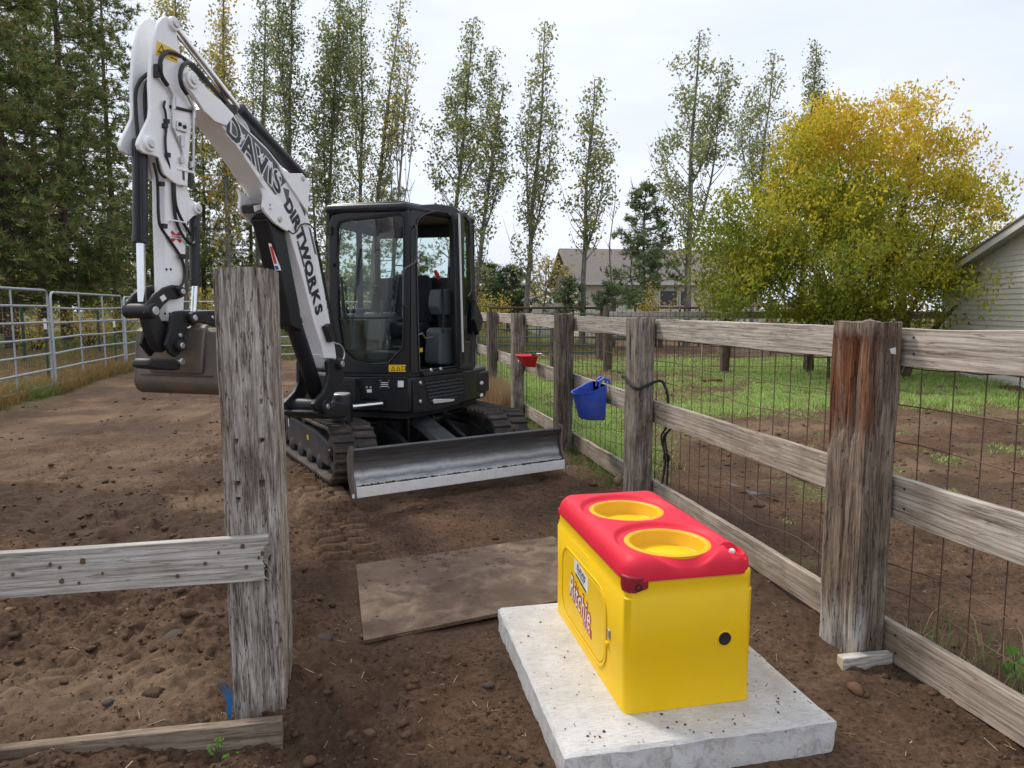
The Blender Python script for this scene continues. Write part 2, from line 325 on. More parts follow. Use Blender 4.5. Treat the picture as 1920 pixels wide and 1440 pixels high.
# ------------------------------------------------------------------ the ground
UF = np.array([.34, -.94, 0]); UF /= np.linalg.norm(UF)   # undercarriage forward (towards the blade)
UR = np.array([-UF[1], UF[0], 0])                         # to the right as seen from the camera
TREADS = [((-.62, 7.9), (-.06, 4.05), .44, .165, 1.), ((1.15, 9.2), (1.75, 6.2), .42, .135, .8), ((-1.9, 15), (-1.62, 6.0), .4, .13, .75),
          ((-3.7, 13.5), (-2.75, 5.2), .4, .13, .7), ((-3.0, 11.), (-4.8, 5.8), .4, .13, .6), ((-.9, 4.6), (-3.4, 3.6), .4, .13, .35)]
def gh(x, y, fine=True):
    x = np.asarray(x, float); y = np.asarray(y, float) + 0 * x
    h = (fbm(x * .35, y * .35, o=3, s=11) - .5) * .14
    near = 1 - sstep(26, 45, np.hypot(x, y))
    h = h + (fbm(x * 1.6, y * 1.6, o=4, s=3) - .5) * .085 * near
    rough = sstep(.42, .66, fbm(x * .55 + 3, y * .55, o=3, s=21))
    left = sstep(.2, -.5, x) * sstep(2.9, 3.3, y) * (1 - sstep(5.6, 8, y))
    rough = np.clip(rough * .7 + left * .75, 0, 1.2)
    if fine:
        c = fbm(x * 5.5, y * 5.5, o=5, s=5); r2 = 1 - np.abs(2 * fbm(x * 3.1, y * 3.1, o=4, s=8) - 1)
        h = h + ((c - .5) * .12 + (r2 - .82) * .06) * (rough * .95 + .2) * near
        h = h + (fbm(x * 19, y * 19, o=4, s=15) - .5) * .055 * near * (.45 + rough * .7)
        k = (np.hypot(x, y) < 11); xk, yk = x[k] if x.ndim else x, y[k] if x.ndim else y
        if x.ndim and k.any():                            # crumbly clods with crevices between them
            rk = rough[k]; wx = (fbm(xk * 4, yk * 4, o=2, s=81) - .5) * .25; cl = (.55 - cells((xk + wx) * 8.5, (yk - wx) * 8.5, 82)) * .038 * sstep(.25, .9, rk) + (.5 - cells((xk + wx) * 21, (yk + wx) * 21, 83)) * .02 * (.35 + rk * .8) + (.5 - cells(xk * 46, yk * 46, 84)) * .009 * (1 - sstep(3, 6, yk))
            h = h.copy(); h[k] += cl
        for (a, b, wd, pit, st) in TREADS:
            a = np.array(a); b = np.array(b); d = b - a; L = np.hypot(*d); d = d / L
            u = (x - a[0]) * d[0] + (y - a[1]) * d[1]; v = -(x - a[0]) * d[1] + (y - a[1]) * d[0]
            v = v + (fbm(u * .8, 0 * u, o=2, s=31) - .5) * .12
            msk = sstep(wd / 2, wd / 2 - .05, np.abs(v)) * sstep(-.1, .15, u) * sstep(L + .1, L - .25, u) * st * sstep(.28, .5, fbm(x * 1.3, y * 1.3, o=3, s=40) + .12)
            s_ = np.where(v > 0, .5, 0.) * pit
            t = ((u + s_ + (fbm(x * 6, y * 6, o=2, s=9) - .5) * .03) / pit) % 1.0
            lug = sstep(.05, .3, t) * (1 - sstep(.5, .75, t))
            h = h * (1 - msk * .8) + msk * (lug * .075 - .05)
    # worked ground: levelled round the slab, ridge of spoil along the left board, banks at the fences
    slab = sstep(.55, .1, np.maximum(np.abs(x - 1.12) - .5, np.abs(y - 2.68) - .6))
    h = h * (1 - slab * .75) - slab * .004
    mt = sstep(.18, -.02, np.maximum(np.abs(x - .5) - .62 - .05 * (y - 3.8), np.abs(y - 3.82) - .6)); h = h * (1 - mt * .55) - mt * .004
    h = h + .05 * np.exp(-((y - 2.42) / .16) ** 2) * sstep(-.55, -.9, x) * sstep(-2.6, -1.6, -np.abs(x))
    h = h - .1 * np.exp(-((y - 2.45) / .26) ** 2 - ((x + .3) / .45) ** 2)
    h = h + .06 * np.exp(-((x - 2.12) / .2) ** 2) * sstep(1.4, 2.2, y) * (1 - sstep(3, 3.8, y)) * .5
    h = h + .1 * sstep(-4.6, -6.2, x) * near
    h = h - .12 * sstep(50, 90, np.hypot(x, y))
    return h
def grass_mask(x, y):
    n1 = fbm(x * .55, y * .55, o=4, s=51); n2 = fbm(x * 1.8, y * 1.8, o=3, s=55)
    r = sstep(2.32, 2.6, x)
    lush = r * sstep(5.2, 6.4, y - (x - 2.4) * 1.6) * (1 - sstep(2.9, 5.2, x - (y - 9) * .12)) * sstep(.25, .45, n1 + .12)
    field = r * sstep(8.2, 10.2, y + (n1 - .5) * 6 - (np.clip(x, 2, 7) - 4) * .25) * (1 - sstep(19, 22.5, y + (n2 - .5) * 3))
    field = field * sstep(.28, .55, n1 * .6 + n2 * .4 + .12 * sstep(12, 15, y))
    bare = np.exp(-((x - 6.0) / 1.8) ** 2 - ((y - 15.6) / 1.0) ** 2) + .8 * np.exp(-((x - 4.4) / 1.6) ** 2 - ((y - 11.6) / .55) ** 2)
    field = field * np.clip(1 - 1.2 * bare, 0, 1)
    tuft = r * sstep(.62, .7, n2) * .5 * sstep(2, 4, y)
    leftb = sstep(-5.0, -5.7, x) * (.35 + .5 * sstep(.45, .6, n1)) * (1 - sstep(16, 30, -x))
    far = sstep(30, 40, np.hypot(x, y)) * .9
    back = sstep(-5.4, -4.6, x) * (1 - sstep(2.0, 2.6, x)) * sstep(23.2, 24, y) * .6
    fenceline = np.exp(-((x - 2.3) / .22) ** 2) * sstep(6, 8, y) * .9 * sstep(.4, .55, n2)
    return np.clip(np.maximum.reduce([lush, field, tuft, leftb, far, back, fenceline]), 0, 1)
def ground():
    k = np.linspace(0, 1, 330)
    yn = .9 + 0 * k
    ys = [.8]
    while ys[-1] < 420: ys.append(ys[-1] + max(.011, (.0038 if ys[-1] < 9 else .0066) * ys[-1] ** 1.24))
    ys = np.concatenate([[-60, -30, -12, -5, -2, -.8, -.2, .2, .5], ys])
    xs = [0.]
    while xs[-1] < 320: xs.append(xs[-1] + max(.016, .011 * max(0, xs[-1] - 1.6) ** 1.28 + .016))
    xs = np.array(xs); xs = np.concatenate([-xs[:0:-1], xs]) + .55
    X, Y = np.meshgrid(xs, ys); Z = gh(X.ravel(), Y.ravel()).reshape(X.shape)
    V = np.stack([X.ravel(), Y.ravel(), Z.ravel()], 1); nx, ny = len(xs), len(ys)
    i = (np.arange(ny - 1)[:, None] * nx + np.arange(nx - 1)[None]).ravel()
    F = np.stack([i, i + 1, i + nx + 1, i + nx], 1)
    x, y = V[:, 0], V[:, 1]
    gm = grass_mask(x, y)
    n1 = fbm(x * .8 + 7, y * .8, o=4, s=61); n2 = fbm(x * .35, y * 1.1 + 5, o=3, s=63)
    wet = sstep(.46, .72, n1) * .7 + 1.1 * np.exp(-((y - 5.6) / 1.2) ** 2) * sstep(-.6, -1.4, x) * sstep(.4, .5, n1 + .05)
    wet = np.clip(wet, 0, .85) * (1 - gm)
    dry = .38 * sstep(.45, .8, n2) * (1 - wet) + .6 * np.exp(-((y - 3.05) / .26) ** 2) * sstep(-.5, -.9, x) + .25 * sstep(13, 24, y) * sstep(.4, .55, n1)
    dry = np.clip(dry, 0, .85) * (1 - gm)
    gm2 = np.clip(gm * .9, 0, .9)
    o = fast_mesh('ground', V, F, 'dirt', tint=np.stack([gm2, wet, dry], 1), smooth=True)
    setp(o, 'bare brown worked soil of the horse yard and paddock', None, None, 'structure')
    return len(V)
print('ground verts', ground())

def lumps(name, P, S, mat, tint=None, seed=0, label=None, cat=None, squash=.7, small=False):
    """irregular soil crumbs: jittered icosahedra, all in one object"""
    rng = np.random.default_rng(seed); t = (1 + 5 ** .5) / 2
    v = np.array([(-1, t, 0), (1, t, 0), (-1, -t, 0), (1, -t, 0), (0, -1, t), (0, 1, t), (0, -1, -t), (0, 1, -t), (t, 0, -1), (t, 0, 1), (-t, 0, -1), (-t, 0, 1)]) / 1.9
    f = np.array([(0, 11, 5), (0, 5, 1), (0, 1, 7), (0, 7, 10), (0, 10, 11), (1, 5, 9), (5, 11, 4), (11, 10, 2), (10, 7, 6), (7, 1, 8), (3, 9, 4), (3, 4, 2), (3, 2, 6), (3, 6, 8), (3, 8, 9), (4, 9, 5), (2, 4, 11), (6, 2, 10), (8, 6, 7), (9, 8, 1)])
    if small: v = np.array([(1, 0, 0), (-1, 0, 0), (0, 1, 0), (0, -1, 0), (0, 0, 1), (0, 0, -1)]) * .9; f = np.array([(0, 2, 4), (2, 1, 4), (1, 3, 4), (3, 0, 4), (2, 0, 5), (1, 2, 5), (3, 1, 5), (0, 3, 5)])
    m = len(v); n = len(P); V = v[None] * rng.uniform(.65, 1.3, (n, m, 1)) * S[:, None, None] * np.stack([rng.uniform(.7, 1.4, n), rng.uniform(.7, 1.4, n), rng.uniform(.5, 1., n) * squash], 1)[:, None]
    a = rng.uniform(0, 6.28, n); c, s = np.cos(a), np.sin(a)
    V = np.stack([V[..., 0] * c[:, None] - V[..., 1] * s[:, None], V[..., 0] * s[:, None] + V[..., 1] * c[:, None], V[..., 2]], 2) + P[:, None]
    F = (f[None] + (np.arange(n) * m)[:, None, None]).reshape(-1, 3)
    o = fast_mesh(name, V.reshape(-1, 3), F, mat, tint=np.repeat(tint, m, 0) if tint is not None else None, smooth=small)
    return o
def clods():
    rng = np.random.default_rng(4); n = 26000
    y = .9 + 13 * rng.random(n) ** 1.5; x = rng.uniform(-1, 1, n) * (1.2 + y * .95) + .2 * y
    den = .12 + 1.0 * sstep(.5, .62, fbm(x * .9, y * .9, o=3, s=71)) + 1.1 * sstep(.1, -.5, x) * sstep(3.0, 3.3, y) * (1 - sstep(5, 6.5, y))
    den = den + .8 * np.exp(-((y - 2.45) / .13) ** 2) * sstep(-.3, -.5, x)
    inslab = (np.abs(x - 1.12) < .55) & (np.abs(y - 2.68) < .64)
    inmat = (x > -.1) & (x < 1.3) & (y > 3.2) & (y < 4.5)
    keep = (rng.random(n) < den * .62) & ~inslab & (~inmat | (rng.random(n) < .12)) & (grass_mask(x, y) < .4)
    x, y = x[keep], y[keep]; n = len(x)
    S = .004 + .014 * rng.random(n) ** 3 * (1 + .05 * y) + .016 * (rng.random(n) < .04) * rng.random(n)
    P = np.stack([x, y, gh(x, y) + S * .15], 1)
    t = np.stack([0 * x, rng.random(n) * .6, np.where(rng.random(n) < .05, .7, rng.random(n) * .25)], 1)
    o = lumps('soil_clods', P, S * 1.3, 'dirt', t, 5); setp(o, 'loose crumbs and clods of brown soil', 'soil', None, 'stuff'); print('clods', n)
clods()

def crumbs():
    rng = np.random.default_rng(14); n = 95000; y = .9 + 8.5 * rng.random(n) ** 1.7; x = rng.uniform(-1, 1, n) * (1.0 + y * .82) + .2 * y
    den = .3 + .9 * sstep(.42, .6, fbm(x * 1.7, y * 1.7, o=3, s=171)); inslab = (np.abs(x - 1.12) < .53) & (np.abs(y - 2.68) < .62)
    tr_ = (np.abs(x + .34 - (5.9 - y) * .145) < .24) & (y > 4.1); k = (rng.random(n) < den * np.where(tr_, .15, .55)) & ~inslab & ((x < -.1) | (x > 1.3) | (y < 3.2) | (y > 4.45)); x, y = x[k], y[k]; n = len(x); S = .0022 + .0055 * rng.random(n) ** 2 * (1 + .12 * y)
    t = np.stack([0 * x, rng.random(n) * .7, np.where(rng.random(n) < .2, .9, rng.random(n) * .3)], 1)
    setp(lumps('soil_crumbs', np.stack([x, y, gh(x, y) + S * .2], 1), S, 'dirt', t, 15, small=True), 'fine crumbly brown soil covering the yard', 'soil', None, 'stuff'); print('crumbs', n)
crumbs()
# ------------------------------------------------------------------ weathered timbers
def tie(name, x0, x1, y0, y1, z0, z1, mat, parent, seed, res=.012, groove=.006, holes=(), notch=None, topwave=.012, wob=.008):
    """squared timber post: four faces gridded, weathered grooves, checks, worn arrises, rough top"""
    per = []; a = (x1 - x0); b = (y1 - y0); na, nb = max(3, int(a / res)), max(3, int(b / res))
    for i in range(na): per.append((x0 + a * i / na, y0, 0, -1))
    for i in range(nb): per.append((x1, y0 + b * i / nb, 1, 0))
    for i in range(na): per.append((x1 - a * i / na, y1, 0, 1))
    for i in range(nb): per.append((x0, y1 - b * i / nb, -1, 0))
    per = np.array(per); m = len(per); arc = np.linspace(0, 2 * (a + b), m, endpoint=False)
    nz = max(8, int((z1 - z0) / (res * 2.2))); zs = np.linspace(z0, z1, nz)
    U, Zz = np.meshgrid(arc, zs); X = np.tile(per[:, 0], (nz, 1)); Y = np.tile(per[:, 1], (nz, 1))
    cx, cy = (x0 + x1) / 2, (y0 + y1) / 2
    g1 = fbm(U * 55, Zz * 3.2, o=4, s=seed); ck = vnoise(U * 26, Zz * 1.1, 0, seed + 9); ck2 = vnoise(U * 70, Zz * 3.5, 0, seed + 19)
    d = (.5 - g1) * groove * 2 + sstep(.16, .05, ck) * groove * 2.4 + sstep(.2, .08, ck2) * groove
    d = d + (fbm(U * 6, Zz * 2.4, o=3, s=seed + 5) - .5) * wob * 2
    # rounded arrises
    ex = np.minimum(X - x0, x1 - X); ey = np.minimum(Y - y0, y1 - Y); e = np.maximum(ex, ey); rr = .014
    d = d + sstep(rr, 0, e) * .006
    nX = np.where(np.abs(X - x0) < 1e-6, -1., 0) + np.where(np.abs(X - x1) < 1e-6, 1., 0); nY = np.where(np.abs(Y - y0) < 1e-6, -1., 0) + np.where(np.abs(Y - y1) < 1e-6, 1., 0)
    for (face, hu, hz, hr) in holes:                      # bolt holes on the front face
        k = (np.hypot(X - hu, Zz - hz) if face == 'y0' else np.hypot(Y - hu, Zz - hz))
        on = (nY < 0) if face == 'y0' else (nX < 0)
        d = d + np.where(on, sstep(hr, hr * .6, k) * .03, 0)
    if notch is not None: d = d + notch(X, Y, Zz, nX, nY)
    dz = (fbm(U * 18, 0 * U, o=3, s=seed + 33) - .5) * 2 * topwave * sstep(z1 - .15, z1, Zz)
    V = np.stack([X - nX * d, Y - nY * d, Zz + dz], 2).reshape(-1, 3)
    i = (np.arange(nz - 1)[:, None] * m + np.arange(m)[None]).ravel(); j = (np.arange(nz - 1)[:, None] * m + (np.arange(m) + 1)[None] % m).ravel()
    F = [tuple(q) for q in np.stack([i, j, j + m, i + m], 1)]
    V = np.concatenate([V, [[cx, cy, z1 - .004]]]); c = len(V) - 1
    F += [((nz - 1) * m + q, (nz - 1) * m + (q + 1) % m, c) for q in range(m)]
    return mesh_obj(name, V, F, mat, parent, smooth=True, angle=50, fix=False)
def board(name, a, b, th, z, mat, parent, seed, res=.03, warp=.006, side=0., ragged=0.):
    """plank between plan points a and b, z = (z0a, z1a, z0b, z1b), thickness th to the left of a->b"""
    a = np.array(a, float); b = np.array(b, float); L = np.hypot(*(b - a)); d = (b - a) / L; nrm = np.array([-d[1], d[0]])
    nu = max(4, int(L / res)); u = np.linspace(0, 1, nu); nv = 7
    w1 = (fbm(u * L * 2.2, u * 0 + seed, o=3, s=seed) - .5) * warp * 2; w2 = (fbm(u * L * 2.2, u * 0 + seed + 5, o=3, s=seed + 2) - .5) * warp * 2
    zb = z[0] + (z[2] - z[0]) * u + w1; zt = z[1] + (z[3] - z[1]) * u + w2
    bow = (fbm(u * L * .9, u * 0 + seed + 9, o=2, s=seed + 4) - .5) * warp * 2.5
    rings = []
    for k in range(nu):
        e = 0.
        r = []
        for (t, q) in [(0, 0.), (0, .15), (0, .3), (0, .45), (0, .6), (0, .75), (0, .88), (0, 1.), (1, 1.), (1, .5), (1, 0.)]:
            uu = u[k] * L
            if ragged and k >= nu - 2: uu -= ragged * float(vnoise(np.array(q * 13.), np.array(t * 3.), 0, seed)) * (1.3 - q) * (1 if k == nu - 1 else .4)
            p = a + d * uu + nrm * (th * t + bow[k] + (fbm(np.array([uu * 14]), np.array([q * 9.]), o=3, s=seed)[0] - .5) * .0012 * (1 - t))
            zz = zb[k] + (zt[k] - zb[k]) * q
            r.append((p[0], p[1], zz))
        rings.append(r)
    return MB().loft(rings).build(name, mat, parent, bevel=.003, seg=1, angle=40)

# --- near fence on the left
fl = thing('corner_fence', (-.44, 2.8, 0), 'grey weathered timber post with two boards, nearest the camera on the left', 'fence')
tie('post', -.532, -.337, 2.70, 3.0, -.15, 1.745, 'tie_wood', fl, 3, res=.0055, groove=.0042,
    holes=[('y0', -.478, 1.105, .008), ('y0', -.388, 1.11, .009), ('y0', -.478, .95, .008), ('y0', -.392, .945, .012), ('y0', -.48, .89, .005), ('y0', -.385, 1.26, .006)], topwave=.006)
tie('post', -3.25, -3.05, 2.70, 3.0, -.15, 1.7, 'tie_wood', fl, 23, res=.015, groove=.005, topwave=.008)
board('rail', (-3.2, 2.655), (-.366, 2.655), .038, (.605, .75, .588, .755), 'rail_wood_grey', fl, 12, res=.012, ragged=.07, warp=.0015)
board('rail', (-3.2, 2.60), (-.338, 2.57), .042, (-.05, .09, -.085, .078), 'rail_wood_soil', fl, 17, res=.014)

paint('knot_brown', (.12, .075, .045), .9, 0, .2); paint('nail_rust', (.06, .04, .032), .7, .3, .2)
_r = random.Random(3)
for (px, py, r_) in ((455, 1024, 5), (410, 1036, 3), (492, 1037, 4.5), (462, 1063, 4), (385, 1057, 4), (485, 1046, 3), (155, 1052, 6), (112, 1064, 3.5), (24, 1077, 3.5), (116, 1090, 5), (94, 1058, 3), (333, 1080, 4), (192, 1075, 2.5), (148, 1093, 3)):
    c = ony(px, py, 2.654); rr_ = r_ / FPX * 2.6 * .95
    MB().ext([(c[0] + rr_ * math.cos(t) * _r.uniform(.6, 1.), 2.656, c[2] + rr_ * 1.2 * math.sin(t) * _r.uniform(.7, 1.1)) for t in np.arange(9) * .698], (0, -.005, 0)).build('knot', 'knot_brown', fl, smooth=False)
# --- paddock fence on the right
FX = 2.30
fence = thing('paddock_fence', (FX, 8, 0), 'weathered timber post and board fence with rusty wire mesh along the paddock', 'fence')
def heart(X, Y, Z, nX, nY):                               # rotted hollow on the camera face of the big post
    on = (nX < 0); yy = (Y - 2.63) / .26
    m = sstep(.16, .24, yy) * sstep(1.04, .95, yy) * sstep(.98, 1.06, Z + (fbm(Y * 30, Z * 2, o=3, s=77) - .5) * .3) * sstep(1.5, 1.44, Z)
    ch = sstep(.35, .2, vnoise(Y * 34, Z * 2.2, 0, 78)) * .014
    return np.where(on, m * (.012 + ch), 0) + .012 * sstep(.3, 0, Z) * vnoise(Y * 9, Z * 5, 0, 4)
POSTY = [(2.63, 2.89), (5.29, 5.54), (7.55, 7.79), (10.05, 10.28), (12.2, 12.43), (14.6, 14.84), (17.0, 17.24), (19.4, 19.64), (21.8, 22.04)]
pm = ['split_post', 'tie_wood_brown', 'tie_wood_dark', 'tie_wood_brown', 'tie_wood_dark', 'tie_wood_brown', 'tie_wood_dark', 'tie_wood_dark', 'tie_wood_dark']
for i, (ya, yb) in enumerate(POSTY):
    p = tie('post', FX - .175 - (.012 if i == 2 else 0), FX - .012, ya, yb, -.15, 1.522 + (.02, .0, .015, 0, .01)[i % 5], pm[i], fence, 40 + 3 * i, res=(.008, .012, .016, .02, .03)[min(i, 4)], groove=.006,
            notch=heart if i == 0 else None, topwave=.01)
    if i == 0:
        p['label'] = 'split post with reddish rotted heartwood'
        me = p.data; co = np.empty(len(me.vertices) * 3); me.vertices.foreach_get('co', co); co = co.reshape(-1, 3) + rootloc(fence)
        yy = (co[:, 1] - 2.63) / .26; wv = fbm(co[:, 1] * 26, co[:, 2] * 3, o=3, s=77) - .5; onf = sstep(2.20, 2.15, co[:, 0])
        hr = onf * sstep(-.06, .1, yy + wv * .25) * sstep(1.1, .95, yy) * sstep(.92, 1.12, co[:, 2] + wv * .35) * sstep(1.52, 1.44, co[:, 2] + wv * .08) * (.25 + .9 * sstep(.25, .6, vnoise(co[:, 1] * 34, co[:, 2] * 5, 0, 5)))
        hr = np.maximum(hr, .35 * sstep(.9, 1.4, co[:, 2]) * sstep(.55, .7, fbm(co[:, 0] * 30, co[:, 2] * 2.5, o=2, s=6)))
        pl = onf * sstep(.34, .1, co[:, 2] + wv * .3) * .85
        a_ = me.color_attributes.new('tint', 'FLOAT_COLOR', 'POINT'); a_.data.foreach_set('color', np.stack([np.clip(hr, 0, 1), pl, 0 * pl, 1 + 0 * pl], 1).astype(np.float32).ravel())
RZ = [(1.355, 1.515), (.672, .85), (.008, .178)]
for i in range(len(POSTY) - 1):
    ya = POSTY[i][1] if i else POSTY[0][1]; yb = POSTY[i + 1][0]
    a, b = POSTY[i][0] + .16, POSTY[i + 1][0] + .10
    for k, (za, zb) in enumerate(RZ):
        j = [.0, .006, -.006][(i + k) % 3]
        board('rail', (FX + .002, a), (FX + .002, b), -.04, (za + j, zb + j, za - j, zb - j), 'rail_wood' if k == 0 else ('rail_wood_brown' if (i + k) % 2 or k == 2 else 'rail_wood'), fence, 60 + 7 * i + k, res=.03 if i < 3 else .12)
NAIL = MB().lathe((0, 0, 0), (-1, 0, 0), [(0, .006), (.003, .005)], 8).build('nail', 'nail_rust', None).data; bpy.data.objects.remove(bpy.data.objects['nail'])
for i in range(5):
    for za, zb in RZ:
        for yy, zz in ((POSTY[i][1] + .05, za + .04), (POSTY[i][1] + .055, zb - .045), (POSTY[i][0] - .05, za + .05), (POSTY[i][0] - .045, zb - .04)):
            share(NAIL, 'nail', fence, Matrix.Translation(Vector((FX + .0, yy, zz)) - Vector(rootloc(fence))))
for k, (za, zb) in enumerate(RZ):                          # the bay that runs out of the frame towards the viewer
    board('rail', (FX + .002, .2), (FX + .002, 2.76), -.04, (za + .02, zb + .014, za - .01, zb), ['rail_wood', 'rail_wood', 'rail_wood_brown'][k], fence, 90 + k, res=.02, warp=.008)
def mesh_panel(y0, y1, sx=.155, seed=0, thick=.0028, xo=.052):
    rng = random.Random(seed); mb = MB(); ys = np.arange(y0, y1, sx)
    for y in ys:
        lean = rng.uniform(-.02, .02)
        mb.tube([(FX + xo, y + lean * 0, -.02), (FX + xo + rng.uniform(-.006, .006), y + lean * .5, .55), (FX + xo, y + lean, 1.40)], thick, 5)
    for z in (.10, .30, .44, .66, .80, 1.0, 1.17, 1.345):
        w = .02 if z < .5 else .006
        mb.tube([(FX + xo - .005, y, z + w * math.sin(y * 7 + z * 9) + rng.uniform(-.004, .004)) for y in np.linspace(y0, y1, 26)], thick * (1.0 if z > .5 else .9), 5)
    return mb.build('wire_mesh', 'rusty_wire', fence, smooth=True)
paint('rusty_wire', (.12, .075, .055), .6, .5, .35, (.16, .07, .04), 30)
for i, (a, b) in enumerate([(.4, 2.75), (2.75, 5.4), (5.4, 7.7), (7.7, 10.2), (10.2, 12.3), (12.3, 14.7), (14.7, 17.1), (17.1, 22)]):
    o = mesh_panel(a, b, .155, i, .0028 if i < 4 else .004); o['kind'] = 'stuff'
# block of scrap timber against the foot of the post, torn paper scrap on its face
paint('cut_wood', (.62, .52, .36), .8, 0, .2, (.3, .22, .15), 30)
blk = thing('timber_offcut', (2.2, 2.61, 0), 'short grey timber offcut lying against the foot of the rotted fence post', 'timber')
MB().hexa([(2.03, 2.565, -.03), (2.30, 2.59, -.03), (2.30, 2.63, -.03), (2.03, 2.615, -.03), (2.03, 2.565, .065), (2.30, 2.59, .05), (2.30, 2.63, .05), (2.03, 2.615, .065)]).build('block', 'rail_wood_grey', blk, bevel=.004)
MB().box((2.0275, 2.57, -.02), (2.0295, 2.61, .06)).build('sawn_end', 'cut_wood', blk)
paint('white_paper', (.75, .75, .74), .7, 0, .08)
setp(MB().hexa([(2.225, 2.6235, 1.405), (2.25, 2.6235, 1.40), (2.25, 2.6255, 1.40), (2.225, 2.6255, 1.405), (2.218, 2.6235, 1.425), (2.245, 2.6215, 1.432), (2.245, 2.624, 1.432), (2.218, 2.6255, 1.425)]).build('paper_scrap', 'white_paper', None), 'small torn white paper scrap stapled to the rotted fence post', 'paper')

# ------------------------------------------------------------------ concrete slab
def concrete():
    m, nt, n, l, b = nmat('concrete')
    v = coords(n, l); f = noise(n, l, v, 7, 8, .65); f2 = noise(n, l, v, 120, 4, .7)
    vs = coords(n, l, (2.2, 40, 1)); br = noise(n, l, vs, 9, 5, .65)
    base = ramp(n, l, f, [(.3, (.56, .55, .53)), (.55, (.7, .69, .67)), (.75, (.79, .785, .77))])
    base = mixc(n, l, ramp(n, l, br, [(.36, g3(.6)), (.5, g3(0))]), base, (.34, .3, .26))
    base = mixc(n, l, ramp(n, l, noise(n, l, v, 28, 7, .75), [(.62, g3(0)), (.68, g3(.85))]), base, (.2, .14, .1))
    base = mixc(n, l, ramp(n, l, noise(n, l, v, 3.2, 4, .6), [(.55, g3(0)), (.75, g3(.5))]), base, (.42, .33, .24))
    l.new(base, b.inputs['Base Color']); b.inputs['Roughness'].default_value = .85; b.inputs['Specular IOR Level'].default_value = .25
    nb = bump(n, l, br, .8, .006, None); bump(n, l, f2, .5, .004, b, nb)
concrete()
def slab():
    x0, x1, y0, y1, zt = .615, 1.635, 2.09, 3.285, .12
    t = thing('concrete_slab', ((x0 + x1) / 2, (y0 + y1) / 2, 0), 'pale broom-finished concrete slab lying on the soil under the yellow trough', 'slab')
    nx, ny = 90, 100; xs, ys = np.linspace(x0, x1, nx), np.linspace(y0, y1, ny); V = []; F = []
    X, Y = np.meshgrid(xs, ys); e = np.minimum(np.minimum(X - x0, x1 - X), np.minimum(Y - y0, y1 - Y))
    Z = zt - sstep(.012, 0, e) * .01 * (.5 + vnoise(X * 14, Y * 14, 0, 2)) + (fbm(X * 8, Y * 60, o=3, s=2) - .5) * .0022
    V = list(np.stack([X.ravel(), Y.ravel(), Z.ravel()], 1)); F = [(j * nx + i, j * nx + i + 1, (j + 1) * nx + i + 1, (j + 1) * nx + i) for j in range(ny - 1) for i in range(nx - 1)]
    loop = [i for i in range(nx)] + [j * nx + nx - 1 for j in range(1, ny)] + [(ny - 1) * nx + i for i in range(nx - 2, -1, -1)] + [j * nx for j in range(ny - 2, 0, -1)]
    prev = loop; rng = np.random.default_rng(1)
    for k, z in enumerate((.095, .07, .045, .02, -.03)):
        cur = []
        for q in loop:
            x, y = V[q][0], V[q][1]; nx_, ny_ = (-1 if abs(x - x0) < 1e-6 else 1 if abs(x - x1) < 1e-6 else 0), (-1 if abs(y - y0) < 1e-6 else 1 if abs(y - y1) < 1e-6 else 0)
            a = (fbm(np.array([(x + y) * 26]), np.array([z * 40.]), o=3, s=6)[0] - .55) * .016 - max(0, .02 - z) * .1
            cur.append(len(V)); V.append(np.array([x + nx_ * a, y + ny_ * a, z]))
        m = len(loop); F += [(prev[i], cur[i], cur[(i + 1) % m], prev[(i + 1) % m]) for i in range(m)]; prev = cur
    mesh_obj('slab_body', np.array(V), F, 'concrete', t, smooth=True, angle=40)
slab()
def slab_crumbs():
    rng = np.random.default_rng(8); n = 420; x = rng.uniform(.63, 1.62, n); y = rng.uniform(2.1, 3.27, n)
    k = ((x > 1.42) | (y > 3.2) | (y < 2.28) | (rng.random(n) < .25)) & ~((x > .88) & (x < 1.42) & (y > 2.26) & (y < 3.22)); x, y = x[k], y[k]; n = len(x); S = .002 + .004 * rng.random(n) ** 3
    setp(lumps('slab_soil', np.stack([x, y, .121 + S * .3], 1), S, 'dirt', np.stack([0 * x, .4 + 0 * x, .2 + 0 * x], 1), 9), 'brown soil crumbs scattered on the concrete slab', 'soil', None, 'stuff')
slab_crumbs()

# ------------------------------------------------------------------ the waterer
paint('bowl_yellow', (.8, .43, .003), .4, 0, .08, (.6, .36, .05), 6, .1, .35)
paint('yellow_plastic', (.9, .565, .004), .42, 0, .08, (.55, .36, .06), 5, .12, .35, 350)
paint('red_plastic', (.72, .016, .045), .5, 0, .03, (.5, .1, .1), 3, .2, .3, 300)
paint('dark_red', (.3, .008, .02), .5, 0, .03)
paint('black_rubber', (.012, .012, .013), .55, 0, .1)
paint('white_vinyl', (.8, .8, .8), .45, 0, .03); paint('red_vinyl', (.6, .012, .015), .4, 0, .02); paint('black_vinyl', (.015, .015, .017), .4, 0, .02)
paint('grey_vinyl', (.085, .09, .1), .45, 0, .03); paint('blue_vinyl', (.02, .05, .3), .4, 0, .02); paint('yellow_vinyl', (.85, .56, .01), .4, 0, .03)
paint('bolt_steel', (.55, .55, .53), .35, .9, .1)
def rrect(x0, x1, y0, y1, r, z, n=7):
    p = []
    for (cx, cy, a0) in ((x1 - r, y1 - r, 0), (x0 + r, y1 - r, 90), (x0 + r, y0 + r, 180), (x1 - r, y0 + r, 270)):
        for k in range(n): a = R(a0 + 90 * k / (n - 1)); p.append((cx + r * math.cos(a), cy + r * math.sin(a), z))
    return p
